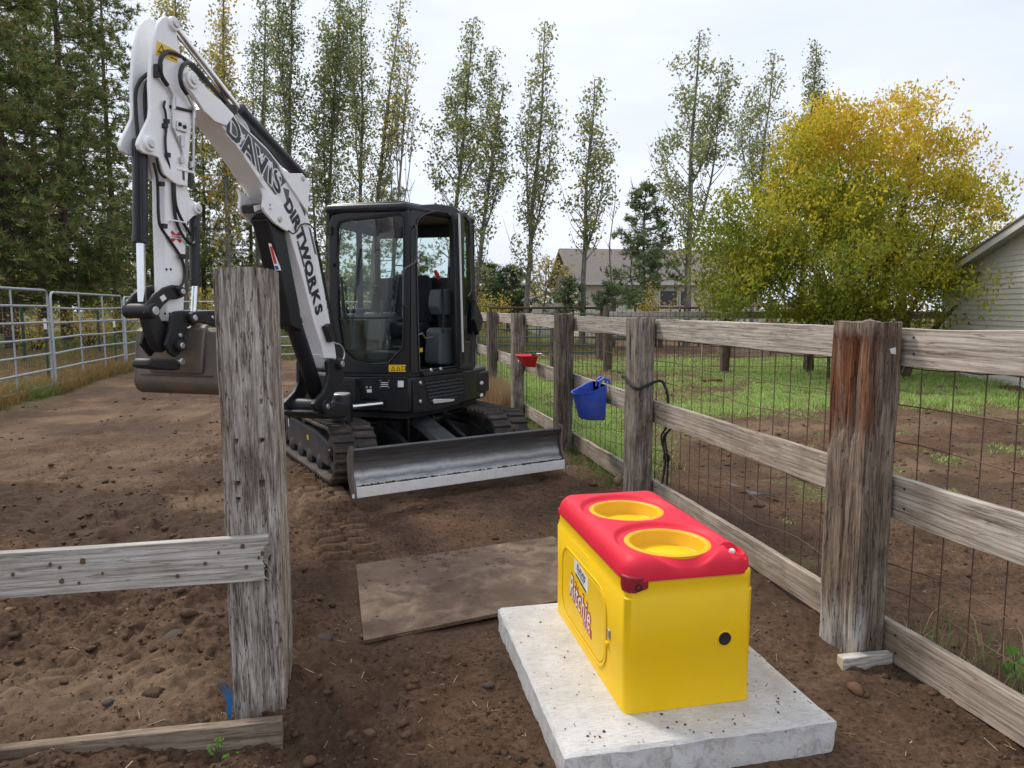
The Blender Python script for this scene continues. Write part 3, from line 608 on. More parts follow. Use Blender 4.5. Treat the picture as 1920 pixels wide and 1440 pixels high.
def waterer():
    x0, x1, y0, y1, zb = .893, 1.402, 2.275, 3.215, .121
    t = thing('stock_waterer', ((x0 + x1) / 2, (y0 + y1) / 2, zb), 'yellow livestock waterer with red lid and two round drinking bowls on the slab', 'waterer')
    mb = MB(); rings = []
    for z, e, r in ((zb, .0, .03), (zb + .012, -.001, .035), (.35, 0, .038), (.555, .002, .04), (.559, -.002, .04), (.60, -.002, .04), (.628, -.002, .04), (.635, -.008, .036)):
        rings.append(rrect(x0 - e, x1 + e, y0 - e, y1 + e, r, z))
    mb.loft(rings, caps=True); body = mb.build('body', 'yellow_plastic', t, smooth=True, angle=50)
    # lid: rounded shell with two dished wells
    cx, cyA, cyB, rr = 1.137, 2.915, 2.475, .168
    nx, ny = 84, 132; X, Y = np.meshgrid(np.linspace(x0 - .004, x1 + .004, nx), np.linspace(y0 - .004, y1 + .004, ny))
    def lidz(X, Y):
        ex = np.minimum(X - x0 + .004, x1 + .004 - X); ey = np.minimum(Y - y0 + .004, y1 + .004 - Y); rc = .075
        d = np.where((ex < rc) & (ey < rc), rc - np.hypot(rc - ex, rc - ey), np.minimum(ex, ey)); d = np.clip(d, 0, .07)
        z = .632 + .075 * np.sqrt(np.clip(1 - (1 - d / .07) ** 2, 0, 1)); 
        for cy in (cyA, cyB):
            q = np.hypot(X - cx, Y - cy); z = z - .018 * sstep(rr + .042, rr + .022, q)
            z = np.where(q < rr - .012, z - .02, z)
        pk = sstep(.04, .034, np.maximum(np.abs(X - 1.345) * 1.1, np.abs(Y - 2.335) * .9)); z = z - pk * .022
        return z, d
    Z, D = lidz(X, Y); V = []; idx = -np.ones(X.shape, int); 
    px, py = X.copy(), Y.copy()
    # pull the corners round
    rc = .075
    for (sx, sy) in ((0, 0), (0, 1), (1, 0), (1, 1)):
        ccx = (x0 - .004 + rc) if not sx else (x1 + .004 - rc); ccy = (y0 - .004 + rc) if not sy else (y1 + .004 - rc)
        k = ((X < ccx) if not sx else (X > ccx)) & ((Y < ccy) if not sy else (Y > ccy)); dx, dy = X - ccx, Y - ccy
        mx = np.maximum(np.abs(dx), np.abs(dy)); h = np.hypot(dx, dy) + 1e-9; s = mx / h
        px = np.where(k, ccx + dx * s, px); py = np.where(k, ccy + dy * s, py)
    Z, D = lidz(px, py)
    V = list(np.stack([px.ravel(), py.ravel(), Z.ravel()], 1)); F = [(j * nx + i, j * nx + i + 1, (j + 1) * nx + i + 1, (j + 1) * nx + i) for j in range(ny - 1) for i in range(nx - 1)]
    loop = [i for i in range(nx)] + [j * nx + nx - 1 for j in range(1, ny)] + [(ny - 1) * nx + i for i in range(nx - 2, -1, -1)] + [j * nx for j in range(ny - 2, 0, -1)]
    k0 = len(V); V += [np.array([V[q][0], V[q][1], .622]) for q in loop]; m = len(loop)
    F += [(loop[i], k0 + i, k0 + (i + 1) % m, loop[(i + 1) % m]) for i in range(m)]
    F = [f for f in F if not all(min(math.hypot(V[q][0] - cx, V[q][1] - cyA), math.hypot(V[q][0] - cx, V[q][1] - cyB)) < rr - .02 for q in f)]
    lid = mesh_obj('lid', np.array(V), F, 'red_plastic', t, smooth=True, angle=60)
    # corner lugs that drop from the lid over the body
    for (ax, ay, sx, sy) in ((x0, y0, 1, 1), (x0, y1, 1, -1), (x1, y1, -1, -1)):
        pts = [(ax - sx * .0035, ay + sy * .055), (ax - sx * .0035, ay + sy * .035), (ax + sx * .01, ay + sy * .009), (ax + sx * .035, ay - sy * .0035), (ax + sx * .085, ay - sy * .0035), (ax + sx * .085, ay + sy * .02), (ax + sx * .03, ay + sy * .055)]
        lo = [(x, y, .578 + (.02 if i in (0, 4) else 0)) for i, (x, y) in enumerate(pts)]; hi = [(x, y, .64) for x, y in pts]
        MB().loft([lo, hi]).build('lug', 'dark_red', lid, bevel=.006)
    MB().lathe((x0 + .045, y0 - .002, .602), (0, -1, 0), [(0, .014), (.0035, .014), (.0035, .009), (.001, .008)], 20).build('lug_socket', 'black_rubber', lid)
    MB().lathe((1.335, 2.33, .69), (.1, -.2, 1), [(-.008, .012), (.004, .012), (.008, .007)], 6).build('cap_nut', 'white_vinyl', lid, bevel=.002)
    for cy in (cyA, cyB):
        b = MB().lathe((cx, cy, 0), (0, 0, 1), [(.655, rr - .001), (.690, rr - .001), (.6935, rr - .012), (.692, rr - .022), (.684, rr - .027), (.640, rr - .033), (.634, rr - .042), (.631, rr - .056), (.622, rr - .06), (.50, rr - .066), (.40, rr - .07), (.39, rr - .09), (.388, .001)], 56, caps=False).build('bowl', 'bowl_yellow', t, smooth=True, angle=60)
    # access panel on the long side: raised rounded outline
    xp = x0 - .0022
    def pan(e): return [(xp, y, z) for (y, z, _) in [(q[0], q[1], 0) for q in [(a, b) for a, b, c in rrect(2.47 + e, 3.10 - e, .165 + e, .505 - e, .1 - e, 0, 9)]]]
    MB().ring([(p[0] + .002, p[1], p[2]) for p in pan(0)], [(p[0] + .002, p[1], p[2]) for p in pan(.012)], (-.0055, 0, 0)).build('panel_outline', 'yellow_plastic', t, bevel=.002)
    MB().ext([(xp + .0012, p[1], p[2]) for p in pan(.02)], (-.0022, 0, 0)).build('access_panel', 'yellow_plastic', t, bevel=.0015)
    for k, z in enumerate((.555, .527)):
        MB().box((xp - .001, 2.70, z), (xp + .002, 2.92, z + .004)).build('moulded_rib', 'yellow_plastic', t, bevel=.001)
    MB().box((xp - .001, 2.73, .538), (xp + .002, 2.87, .543)).build('moulded_rib', 'yellow_plastic', t, bevel=.001)
    # latch tab
    MB().hexa([(xp - .012, 2.445, .30), (xp - .002, 2.475, .30), (xp + .002, 2.475, .30), (xp + .002, 2.445, .30), (xp - .012, 2.445, .315), (xp - .002, 2.475, .315), (xp + .002, 2.475, .315), (xp + .002, 2.445, .315)]).build('latch', 'yellow_plastic', t, bevel=.002)
    MB().box((xp - .004, 2.43, .335), (xp + .002, 2.455, .372)).build('latch_plate', 'bolt_steel', t, bevel=.002)
    # black plug in the end wall
    MB().lathe((1.285, y0 + .002, .375), (0, -1, 0), [(0, .031), (.003, .031), (.005, .029), (.005, .026), (.003, .0255), (-.004, .025)], 32).build('plug_rim', 'yellow_plastic', t)
    MB().lathe((1.285, y0 - .0005, .375), (0, -1, 0), [(0, .0245), (.0025, .0245), (.0035, .02), (.002, .016), (.002, .001)], 32).build('plug', 'black_rubber', t)
    # stickers; reading direction runs towards the viewer (-y), slanting down
    nrm = (-1, 0, 0); xs = xp - .0012
    s = R(9); u = np.array([0, -math.cos(s), -math.sin(s)]); v = np.array([0, -math.sin(s), math.cos(s)])
    def lab(nm, body, y, z, size, mat, lift, **k): return put_text(nm, body, (xs, y, z), u, v, nrm, lift, mat, t, size=size, **k)
    lab('logo_outline', 'Ritchie', 2.81, .326, .145, 'red_vinyl', .0012, xs=.66, shear=.1, offset=.0095, space=1.12)
    lab('logo', 'Ritchie', 2.81, .326, .145, 'white_vinyl', .0024, xs=.66, shear=.1, offset=.0015, space=1.12)
    card('logo_tab', [(xs, 2.76, .247), (xs, 2.645, .229), (xs, 2.645, .268), (xs, 2.76, .286)], nrm, .0010, 'red_vinyl', t)
    lab('logo', 'U.S.A', 2.702, .2575, .034, 'white_vinyl', .0024, offset=.0008, space=1.2)
    card('dealer_sticker', [(xs, 2.895, .437), (xs, 2.70, .406), (xs, 2.70, .469), (xs, 2.895, .50)], nrm, .0011, 'white_vinyl', t)
    lab('sticker_lettering', 'DAVIS', 2.7975, .460, .040, 'black_vinyl', .0019, shear=.25, offset=.0012, space=1.15)
    lab('sticker_lettering', 'DIRTWORKS', 2.7975, .438, .014, 'black_vinyl', .0019, offset=.0004, space=1.3)
    for k in range(9): y_ = 2.872 - .0165 * k; card('sticker_print', [(xs, y_, .425 - .158 * (2.872 - y_) - .002), (xs, y_ - .012, .425 - .158 * (2.884 - y_) - .002), (xs, y_ - .012, .433 - .158 * (2.884 - y_)), (xs, y_, .433 - .158 * (2.872 - y_))], nrm, .0017, 'black_vinyl', t)
waterer()

# ------------------------------------------------------------------ rubber stall mat, half covered by soil
def rubber_mat():
    m, nt, n, l, b = nmat('mat_rubber')
    v = coords(n, l); f = noise(n, l, v, 6, 8, .65, .5)
    c = ramp(n, l, f, [(.36, (.055, .033, .021)), (.48, (.13, .086, .056)), (.6, (.19, .135, .092)), (.72, (.28, .21, .15))])
    c = mixc(n, l, ramp(n, l, noise(n, l, coords(n, l, (1, 1, 1)), 2.6, 7, .65, .8), [(.42, g3(0)), (.56, g3(.9))]), c, mixc(n, l, f, (.06, .036, .023), (.14, .09, .058)))
    ck = n.new('ShaderNodeTexChecker'); ck.inputs['Scale'].default_value = 90; l.new(v, ck.inputs[0])
    l.new(mixc(n, l, .12, c, ck.outputs[0], 'OVERLAY'), b.inputs['Base Color']); b.inputs['Roughness'].default_value = .9
    bump(n, l, f, .4, .005, bump(n, l, ck.outputs[0], .4, .002, None) and b)
    A, B, Q = [np.array(onz(*q)[:2]) for q in ((668, 1062), (682, 1213), (935, 1160))]; Q = (Q - B) / np.linalg.norm(Q - B); C_, D = B + Q * 1.45, A + Q * 1.4
    t = thing('stall_mat', (*((A + C_) / 2), 0), 'dusty grey rubber mat lying on the soil beside the slab', 'mat')
    nu, nv = 46, 40; V = []; F = []
    for z in (0, 1):
        for j in range(nv):
            for i in range(nu):
                a, b2 = i / (nu - 1), j / (nv - 1); p = (B * (1 - a) + C_ * a) * (1 - b2) + (A * (1 - a) + D * a) * b2
                zz = .018 - .02 * b2 * b2
                V.append((p[0], p[1], zz + (.014 if z else -.004) - .02 * a * b2))
    for j in range(nv - 1):
        for i in range(nu - 1): q = nu * nv + j * nu + i; F.append((q, q + 1, q + nu + 1, q + nu)); q -= nu * nv; F.append((q, q + nu, q + nu + 1, q + 1))
    loop = [i for i in range(nu)] + [j * nu + nu - 1 for j in range(1, nv)] + [(nv - 1) * nu + i for i in range(nu - 2, -1, -1)] + [j * nu for j in range(nv - 2, 0, -1)]
    F += [(loop[i], loop[(i + 1) % len(loop)], loop[(i + 1) % len(loop)] + nu * nv, loop[i] + nu * nv) for i in range(len(loop))]
    mesh_obj('mat_sheet', np.array(V), F, 'mat_rubber', t, smooth=True, angle=45)
    rng = np.random.default_rng(3); n_ = 500; a, b2 = rng.random(n_), rng.random(n_)
    den = np.clip(b2 * .9 - .1 + a * .6 * b2, 0.04, 1) * sstep(.42, .55, fbm(a * 7, b2 * 5, o=3, s=4)); k = rng.random(n_) < den; a, b2 = a[k][:, None], b2[k][:, None]
    p = (B * (1 - a) + C_ * a) * (1 - b2) + (A * (1 - a) + D * a) * b2; S = .003 + .008 * rng.random(len(p)) ** 2
    z = .034 - .02 * (a * b2)[:, 0] - .02 * (b2 * b2)[:, 0]
    setp(lumps('soil_spill', np.column_stack([p, z]), S * 1.6, 'dirt', np.tile([[0, .1, .35]], (len(p), 1)), 6, squash=.3), 'brown soil spilled across the rubber mat', 'soil', None, 'stuff')
rubber_mat()

# ------------------------------------------------------------------ buckets and rope
paint('blue_plastic', (.035, .1, .56), .45, 0, .35, (.16, .11, .07), 9, .1)
paint('red_feeder', (.8, .02, .04), .4, 0, .04)
def hook_bucket():
    yc, xr = 6.52, FX - .045; zt = .80
    t = thing('feed_bucket', (xr - .15, yc, .5), 'muddy blue plastic feed bucket hooked over the middle fence board', 'bucket')
    def outline(w, d, z0, zback, k):                      # D-shaped: flat back against the board
        p = []
        for i in range(25):
            a = math.pi * i / 24; yy = yc - w * math.cos(a); xx = xr - .012 - d * math.sin(a) ** .7
            p.append((xx, yy, z0 + (zback - z0) * (1 - math.sin(a)) ** 2 * k))
        return p
    rings = [outline(.15, .19, .52, .52, 0), outline(.165, .205, .535, .535, 0), outline(.19, .245, .66, .67, 0), outline(.21, .275, .77, .86, 1), outline(.222, .288, .772, .862, 1), outline(.222, .288, .78, .87, 1), outline(.205, .27, .778, .868, 1), outline(.185, .24, .66, .67, 0), outline(.16, .2, .545, .545, 0)]
    MB().loft(rings).build('pail', 'blue_plastic', t, smooth=True, angle=50)
    for s in (-1, 1):
        MB().tube([(xr - .03, yc + s * .05, .83), (xr - .02, yc + s * .052, .90), (xr + .01, yc + s * .053, .918), (xr + .06, yc + s * .053, .905), (xr + .075, yc + s * .053, .86)], .013, 8).build('hook', 'blue_plastic', t)
    MB().tube([(xr - .025, yc - .05, .885), (xr - .025, yc + .05, .885)], .012, 8).build('grip', 'blue_plastic', t)
hook_bucket()
def red_feeder():
    y0, y1, xr = 9.05, 9.5, FX - .05
    t = thing('corner_feeder', (xr - .1, 9.25, .8), 'bright red plastic feeder hung on the fence near the excavator', 'feeder')
    def rg(e, z, d): return [(xr, y0 + e, z), (xr - d * .8, y0 + e * 1.3 + .03, z), (xr - d, (y0 + y1) / 2, z), (xr - d * .8, y1 - e * 1.3 - .03, z), (xr, y1 - e, z)]
    MB().loft([rg(.16, .80, .10), rg(.13, .815, .14), rg(.02, .955, .26), rg(.0, .965, .28), rg(.03, .965, .25), rg(.15, .83, .12)]).build('tub', 'red_feeder', t, bevel=.012)
    MB().box((xr - .285, 9.0, .89), (xr - .279, 9.03, .92)).build('tag', 'white_vinyl', t)
    MB().tube([(xr, y0 + .05, .97), (xr - .02, y0 + .02, .995), (xr + .03, y0 - .06, 1.0), (xr + .05, y0 - .08, .97)], .006, 6).build('wire_hook', 'bolt_steel', t)
red_feeder()
paint('black_rope', (.013, .013, .014), .8, 0, .2, (.06, .05, .04), 40, .4)
def rope():
    ya, yb, xa, xb = POSTY[1][0] - .012, POSTY[1][1] + .012, FX - .19, FX + .03; z = 1.0
    t = thing('lead_rope', (FX - .1, 5.4, .6), 'black lead rope looped round the fence post beside the blue bucket', 'rope')
    def sm(p, k=5):
        p = np.array(p); out = []
        for i in range(len(p) - 1):
            p0, p1, p2, p3 = p[max(i - 1, 0)], p[i], p[i + 1], p[min(i + 2, len(p) - 1)]
            for s in np.linspace(0, 1, k, endpoint=False): out.append(.5 * ((2 * p1) + (-p0 + p2) * s + (2 * p0 - 5 * p1 + 4 * p2 - p3) * s * s + (-p0 + 3 * p1 - 3 * p2 + p3) * s ** 3))
        return out + [p[-1]]
    MB().tube(sm([(xb, yb, z + .0), (xa + .02, yb, z + .02), (xa, yb - .04, z + .03), (xa, (ya + yb) / 2, z), (xa, ya, z - .035), (xa + .05, ya - .002, z - .045), (FX - .06, ya - .002, z - .01), (xb, ya, z + .015), (xb + .03, ya - .02, z - .02), (xb + .05, ya - .04, z - .10), (xb + .045, ya - .06, z - .18)]), .012, 7).build('loop', 'black_rope', t)
    MB().tube(sm([(xb + .045, ya - .06, z - .18), (xb + .08, ya - .1, z - .21), (xb + .06, ya - .14, z - .25), (xb + .02, ya - .1, z - .27), (xb + .03, ya - .05, z - .23), (xb + .07, ya - .07, z - .19)]), .013, 7).build('knot', 'black_rope', t)
    for k, (dx, dz) in enumerate(((.0, .38), (.035, .50), (.02, .30))):
        MB().tube(sm([(xb + dx, ya - .08, z - .2), (xb + dx + .02, ya - .10 - .02 * k, z - .34), (xb + dx - .01, ya - .07, z - .44), (xb + dx + .015, ya - .11 + .03 * k, z - .5 - dz * .3), (xb + dx, ya - .08, z - .45 - dz)]), .008, 6).build('loose_end', 'black_rope', t)
    MB().lathe((xb + .03, ya - .10, z - .60), (1, .3, 0), [(-.008, .035), (.008, .035), (.008, .024), (-.008, .024)], 14, caps=False).build('snap_ring', 'black_rope', t)
rope()

# ------------------------------------------------------------------ small things on the soil
paint('stone_grey', (.085, .07, .06), .95, 0, .5, (.1, .068, .046), 14, .8, .1, 60); paint('stone_tan', (.22, .15, .1), .95, 0, .4, (.12, .08, .05), 14, .8, .1, 60); paint('stone_red', (.15, .08, .052), .95, 0, .4, (.12, .08, .05), 14, .8, .1, 60)
def stone(px, py, size, flat, mat, label, seed, dz=0.):
    p = onz(px, py); p[2] = float(gh(p[:1], p[1:2])[0]) + dz; rng = np.random.default_rng(seed)
    t = (1 + 5 ** .5) / 2; import bmesh
    bm = bmesh.new(); bmesh.ops.create_icosphere(bm, subdivisions=2, radius=1); s = rng.uniform(.75, 1.25, 3)
    for v in bm.verts:
        c = np.array(v.co); k = .75 + .5 * vnoise(np.array([c[0] * 1.4 + seed]), np.array([c[1] * 1.4]), np.array([c[2] * 1.4]), seed)[0]; v.co = Vector(c * k * s * size * np.array([1, 1, flat]))
    me = bpy.data.meshes.new('stone'); bm.to_mesh(me); bm.free(); me.materials.append(MAT[mat]); me.polygons.foreach_set('use_smooth', [True] * len(me.polygons))
    o = bpy.data.objects.new('stone', me); COL.objects.link(o); o.location = p; setp(o, label, 'stone', 'stones lying on the soil')
stone(325, 1200, .055, .5, 'stone_grey', 'flat angular dark grey stone on the soil left of the near post', 1, .01)
stone(118, 893, .05, .7, 'stone_tan', 'round tan stone far left in front of the corral panels', 2, .02)
stone(1303, 1428, .018, .9, 'stone_red', 'small reddish stone at the front edge of the slab', 3, .01)
stone(580, 1432, .022, .8, 'stone_red', 'reddish stone at the bottom edge right of the near board end', 4, .01)
stone(607, 1228, .035, .5, 'stone_grey', 'half buried dark clod-like stone near the mat corner', 5)
stone(915, 1290, .025, .4, 'stone_grey', 'thin dark stone on the soil left of the slab', 6, .004)
stone(1160, 905, .05, .9, 'stone_tan', 'tan cobble at the foot of the roped fence post', 7, .02)
stone(1605, 1300, .03, .8, 'stone_red', 'reddish lump of clay below the timber offcut', 8, .01)
stone(205, 1330, .022, .6, 'stone_grey', 'small dark stone behind the lower left board', 9, .008)
stone(180, 1275, .012, .7, 'stone_tan', 'pale pebble behind the lower left board', 10, .006)
paint('blue_twine', (.01, .17, .42), .6, 0, .05)
tw = thing('baling_twine', (-.56, 2.68, 0), 'frayed end of blue baling twine sticking up beside the near post', 'twine')
for k in range(8):
    MB().tube([(-.548 + .002 * k, 2.672, .05), (-.546 + .0025 * k, 2.674, .11), (-.556 + .004 * k, 2.672, .15), (-.585 + .007 * k, 2.67, .175 + .006 * (k * 5 % 8))], [.0016, .0016, .0013, .0006], 5).build('strand', 'blue_twine', tw)
sc_ = onz(1378, 925); paint('black_sheet', (.02, .022, .025), .35, 0, .25)
ms = MB(); q = [np.array(onz(*p)) for p in ((1365, 915), (1385, 922), (1400, 930), (1418, 933), (1435, 936), (1452, 936))]
ms.loft([[p + np.array([0, -.03 * (1 - i / 7), .03 + .012 * math.sin(i * 2)]), p + np.array([0, .035 * (1 - i / 7), .045]), p + np.array([0, .03 * (1 - i / 7), .049]), p + np.array([0, -.03 * (1 - i / 7), .034 + .012 * math.sin(i * 2)])] for i, p in enumerate(q)])
setp(ms.build('plastic_strip', 'black_sheet', None), 'torn strip of black plastic on the paddock soil behind the wire', 'plastic')
# ------------------------------------------------------------------ the excavator
paint('machine_white', (.9, .9, .905), .32, 0, .08, (.35, .31, .27), 5, .06)
paint('machine_black', (.009, .0105, .0135), .36, 0, .06, (.07, .06, .05), 5, .25, .45, 260)
paint('cylinder_black', (.011, .013, .018), .4, 0, .05, (.06, .05, .045), 6)
paint('cast_black', (.013, .014, .016), .48, 0, .12, (.1, .08, .06), 7, .5, .4, 180)
paint('console_grey', (.085, .095, .1), .6, 0, .12, (.1, .09, .08), 6, .3)
paint('seat_cloth', (.012, .013, .018), .9, 0, .1, (.05, .045, .04), 8, .4)
paint('chrome', (.75, .76, .78), .14, 1., .05); paint('zinc', (.6, .6, .6), .38, .9, .15)
paint('worn_bucket', (.12, .105, .092), .5, .3, .8, (.2, .14, .095), 3, .5); paint('hose', (.012, .012, .013), .5, 0, .1); paint('grey_plastic', (.05, .052, .056), .5, 0, .1)
paint('bare_steel', (.8, .8, .8), .4, .5, .12, (.25, .2, .16), 18, .4)
paint('track_rubber', (.035, .03, .027), .75, 0, .8, (.15, .105, .075), 4, .5)
paint('track_frame', (.03, .031, .033), .55, 0, .5, (.11, .08, .058), 5, .4)
paint('red_knob', (.5, .02, .025), .4); paint('lamp_lens', (.85, .86, .88), .15, 0, .02)
glassmat('cab_glass', (.9, .945, .935)); glassmat('door_glass', (.86, .925, .92))
def blade_material():
    m, nt, n, l, b = nmat('blade_steel')
    v = coords(n, l); f = noise(n, l, v, 4, 8, .7, .6); vs = coords(n, l, (1, 1, 1)); s2 = noise(n, l, coords(n, l, (.6, .6, 9)), 6, 4, .6)
    c = ramp(n, l, s2, [(.3, (.045, .047, .05)), (.55, (.085, .088, .092)), (.75, (.13, .133, .135))])
    tz = n.new('ShaderNodeTexCoord'); sx = n.new('ShaderNodeSeparateXYZ'); l.new(tz.outputs['Object'], sx.inputs[0]); ad = n.new('ShaderNodeMath'); ad.operation = 'MULTIPLY_ADD'; l.new(f, ad.inputs[0]); ad.inputs[1].default_value = .06; l.new(sx.outputs[2], ad.inputs[2])
    wear = ramp(n, l, ad.outputs[0], [(.17, g3(.1)), (.215, g3(.75)), (.25, g3(.2)), (.285, g3(.85)), (.33, g3(.1))])    # bands polished by the soil
    c = mixc(n, l, mixc(n, l, .5, wear, s2, 'MULTIPLY'), c, (.62, .62, .62))
    c = mixc(n, l, ramp(n, l, f, [(.58, g3(0)), (.72, g3(.6))]), c, (.14, .1, .07))
    l.new(c, b.inputs['Base Color']); b.inputs['Metallic'].default_value = .6; b.inputs['Roughness'].default_value = .42
blade_material()

BETA, BH = R(27), R(24)
HB = np.array([-math.sin(BETA), -math.cos(BETA), 0])
PV = at(640, 752, 6.40)
BP = Plane(PV, HB)                                        # boom plane; off > 0 is the side towards the camera
CA = at(767, 578, 6.45)                                   # near front corner of the cab, in plan
LFD = np.array([-math.cos(BH), math.sin(BH), 0])          # along the cab front, away from the door
BCK = np.array([math.sin(BH), math.cos(BH), 0])           # to the rear of the house
FP = Plane(CA, LFD)                                       # cab front; off > 0 is forward
SD = np.array([math.sin(R(46)), math.cos(R(46)), 0]); SP = Plane(CA, SD)   # door side; off > 0 is into the cab
bl, br = onz(661, 934, .09), onz(1061, 877, .09)
UR = (br - bl); BLW = float(np.linalg.norm(UR)); UR = UR / BLW; UF = np.array([UR[1], -UR[0], 0])
UO = (bl + br) / 2 - UF * 1.72; UO[2] = 0
EX = thing('mini_excavator', (UO[0], UO[1], 0), 'white and black compact excavator on rubber tracks with raised boom and dozer blade', 'excavator')
def ux(f, r, z): q = UO + UF * f + UR * r; return np.array([q[0], q[1], z])
def P(px, py, off): return BP.w(*BP.hit(px, py, off), off)
def slabpoly(pxs, o1, o2, name, mat, parent=None, bevel=.006, ref=None):
    pts = [BP.hit(*q, o1 if ref is None else ref) for q in pxs]
    return MB().ext([BP.w(s, z, o1) for s, z in pts], BP.n * (o2 - o1)).build(name, mat, parent or EX, bevel=bevel)
def boss(px, py, o1, o2, r, name, mat, parent, ref=None, prof=None, n=24):
    s, z = BP.hit(px, py, o1 if ref is None else ref); return MB().lathe(BP.w(s, z, o1), BP.n * (1 if o2 > o1 else -1), prof or [(0, r), (abs(o2 - o1) - .004, r), (abs(o2 - o1), r - .004)], n).build(name, mat, parent)
def pin(px, py, off, r, parent, cap=True):                # flange and bolt head on the camera side of a plate
    boss(px, py, off, off + .02, r, 'pin_boss', 'machine_white' if parent in WHITE else 'cast_black', parent)
    boss(px, py, off + .018, off + .03, r * .55, 'pin_bolt', 'zinc', parent, ref=off)
WHITE = []
# --- boom
hw = .092
front = [(607, 672), (604, 652), (588, 602), (569, 527), (551, 465), (541, 432), (528, 402), (512, 376), (494, 350), (470, 312), (432, 257), (405, 222), (388, 204)]
back = [(413, 186), (437, 216), (470, 248), (500, 277), (528, 312), (552, 346), (571, 385), (585, 430), (596, 480), (607, 540), (618, 600), (629, 655), (631, 672)]
boom = slabpoly(front + back, hw, -hw, 'boom', 'machine_white', bevel=.005); WHITE.append(boom)
up = [(520, 304), (532, 318), (545, 325), (567, 325), (579, 340), (582, 352), (579, 372), (578, 400), (560, 372), (535, 335)]
lo = [(492, 352), (496, 368), (494, 388), (497, 397), (515, 418), (532, 430), (544, 436), (548, 428), (532, 398), (515, 372)]
for o1, o2 in ((hw + .018, hw - .004), (-hw - .018, -hw + .004)):
    for q in (up, lo):
        pts = [BP.hit(*p, hw + .018) for p in q]
        MB().ext([BP.w(s, z, o1) for s, z in pts], BP.n * (o2 - o1)).build('lug_plate', 'machine_white', boom, bevel=.004)
tip = [(351, 137), (363, 137), (373, 150), (395, 172), (418, 192), (440, 216), (425, 236), (404, 228), (383, 208), (362, 176), (350, 163), (344, 150)]
for o1, o2 in ((hw + .016, hw - .012), (-hw - .016, -hw + .012)):
    pts = [BP.hit(*p, hw + .016) for p in tip]
    MB().ext([BP.w(s, z, o1) for s, z in pts], BP.n * (o2 - o1)).build('tip_fork', 'machine_white', boom, bevel=.004)
pin(358, 150, hw + .016, .05, boom)
boss(568, 334, hw + .018, hw + .03, .022, 'pin_bolt', 'zinc', boom); boss(524, 411, hw + .018, hw + .03, .022, 'pin_bolt', 'zinc', boom)
for q in ((506, 383), (506, 391)): boss(*q, hw + .018, hw + .026, .01, 'bolt', 'zinc', boom, n=10)
# work light under the boom
MB().ext([P(475, 384, .03), P(489, 381, .03), P(491, 395, .03), P(477, 400, .03)], BP.n * -.1).build('work_light', 'black_rubber', boom, bevel=.006)
MB().ext([P(475, 386, .032), P(487, 383, .032), P(488, 393, .032), P(477, 397, .032)], BP.n * .006).build('light_lens', 'lamp_lens', boom)
# foot collar
slabpoly([(601, 664), (607, 690), (612, 694), (628, 690), (631, 668), (629, 660)], .07, -.07, 'foot', 'machine_white', boom)
# decals on the side of the boom
def boom_card(pxs, mat, lift): return card('decal', [P(*q, hw) for q in pxs], BP.n, lift, mat, boom)
boom_card([(409, 222), (424, 205), (470, 252), (500, 281), (526, 314), (545, 340), (516, 366), (497, 340), (471, 304), (435, 254)], 'grey_vinyl', .0012)
boom_card([(413, 226), (426, 211), (469, 258), (498, 287), (523, 318), (538, 339), (517, 360), (499, 337), (473, 301), (438, 253)], 'grey_vinyl', .0016)
boom_card([(530, 340), (543, 341), (560, 368), (575, 420), (590, 490), (602, 560), (614, 615), (596, 612), (584, 560), (571, 500), (557, 440), (546, 405), (527, 372), (520, 362)], 'white_vinyl', .0014)
boom_card([(545, 346), (549, 346), (566, 380), (573, 402), (571, 405), (560, 378)], 'grey_vinyl', .0020)
boom_card([(530, 352), (542, 356), (541, 372), (537, 378), (534, 366)], 'grey_vinyl', .0022)
boom_card([(556, 452), (559, 452), (572, 500), (569, 501)], 'grey_vinyl', .0020); boom_card([(570, 505), (573, 505), (584, 550), (580, 552)], 'grey_vinyl', .0020)
boom_card([(578, 425), (582, 428), (594, 478), (590, 476)], 'grey_vinyl', .0020)
def along(a, b, off=None):
    a3, b3 = P(*a, hw), P(*b, hw); u = b3 - a3; L = np.linalg.norm(u); u = u / L; return a3, u, np.cross(BP.n, u), L
def letters(body, a, b, size, mat, lift, **k):
    """lettering along the boom, reading from a to b (pixels), characters upright across it"""
    o, u, v, L = along(a, b); t, f = text2d(body, size=1., **k); w = t[:, 0].max() - t[:, 0].min(); h = t[:, 1].max() - t[:, 1].min()
    sx = L / w; x0 = t[:, 0].min(); ym = (t[:, 1].max() + t[:, 1].min()) / 2
    V = np.array([o + u * (x - x0) * sx + v * (y - ym) * size / h + BP.n * lift for x, y in t])
    return mesh_obj('lettering', V, f, mat, boom, smooth=False, fix=False)
letters('DAVIS', (419, 221), (529, 352), .165, 'white_vinyl', .0024, shear=-.3, offset=.075, space=1.1)
letters('DAVIS', (420, 222), (528, 351), .150, 'black_vinyl', .0032, shear=-.3, offset=.03, space=1.1)
for (x, y, s_) in ((455, 257), (490, 295), (507, 310), (522, 326), (491, 332)) and ((455, 257, .035), (489, 294, .045), (506, 309, .04), (522, 326, .045), (490, 332, .03)):
    o, u, v, L = along((x, y), (x + 5, y + 6)); pts = []
    for k in range(10):
        a = math.pi * k / 5; r = s_ if k % 2 == 0 else s_ * .4; pts.append(o + u * r * math.cos(a) + v * r * math.sin(a))
    card('star', pts, BP.n, .0042, 'white_vinyl', boom)
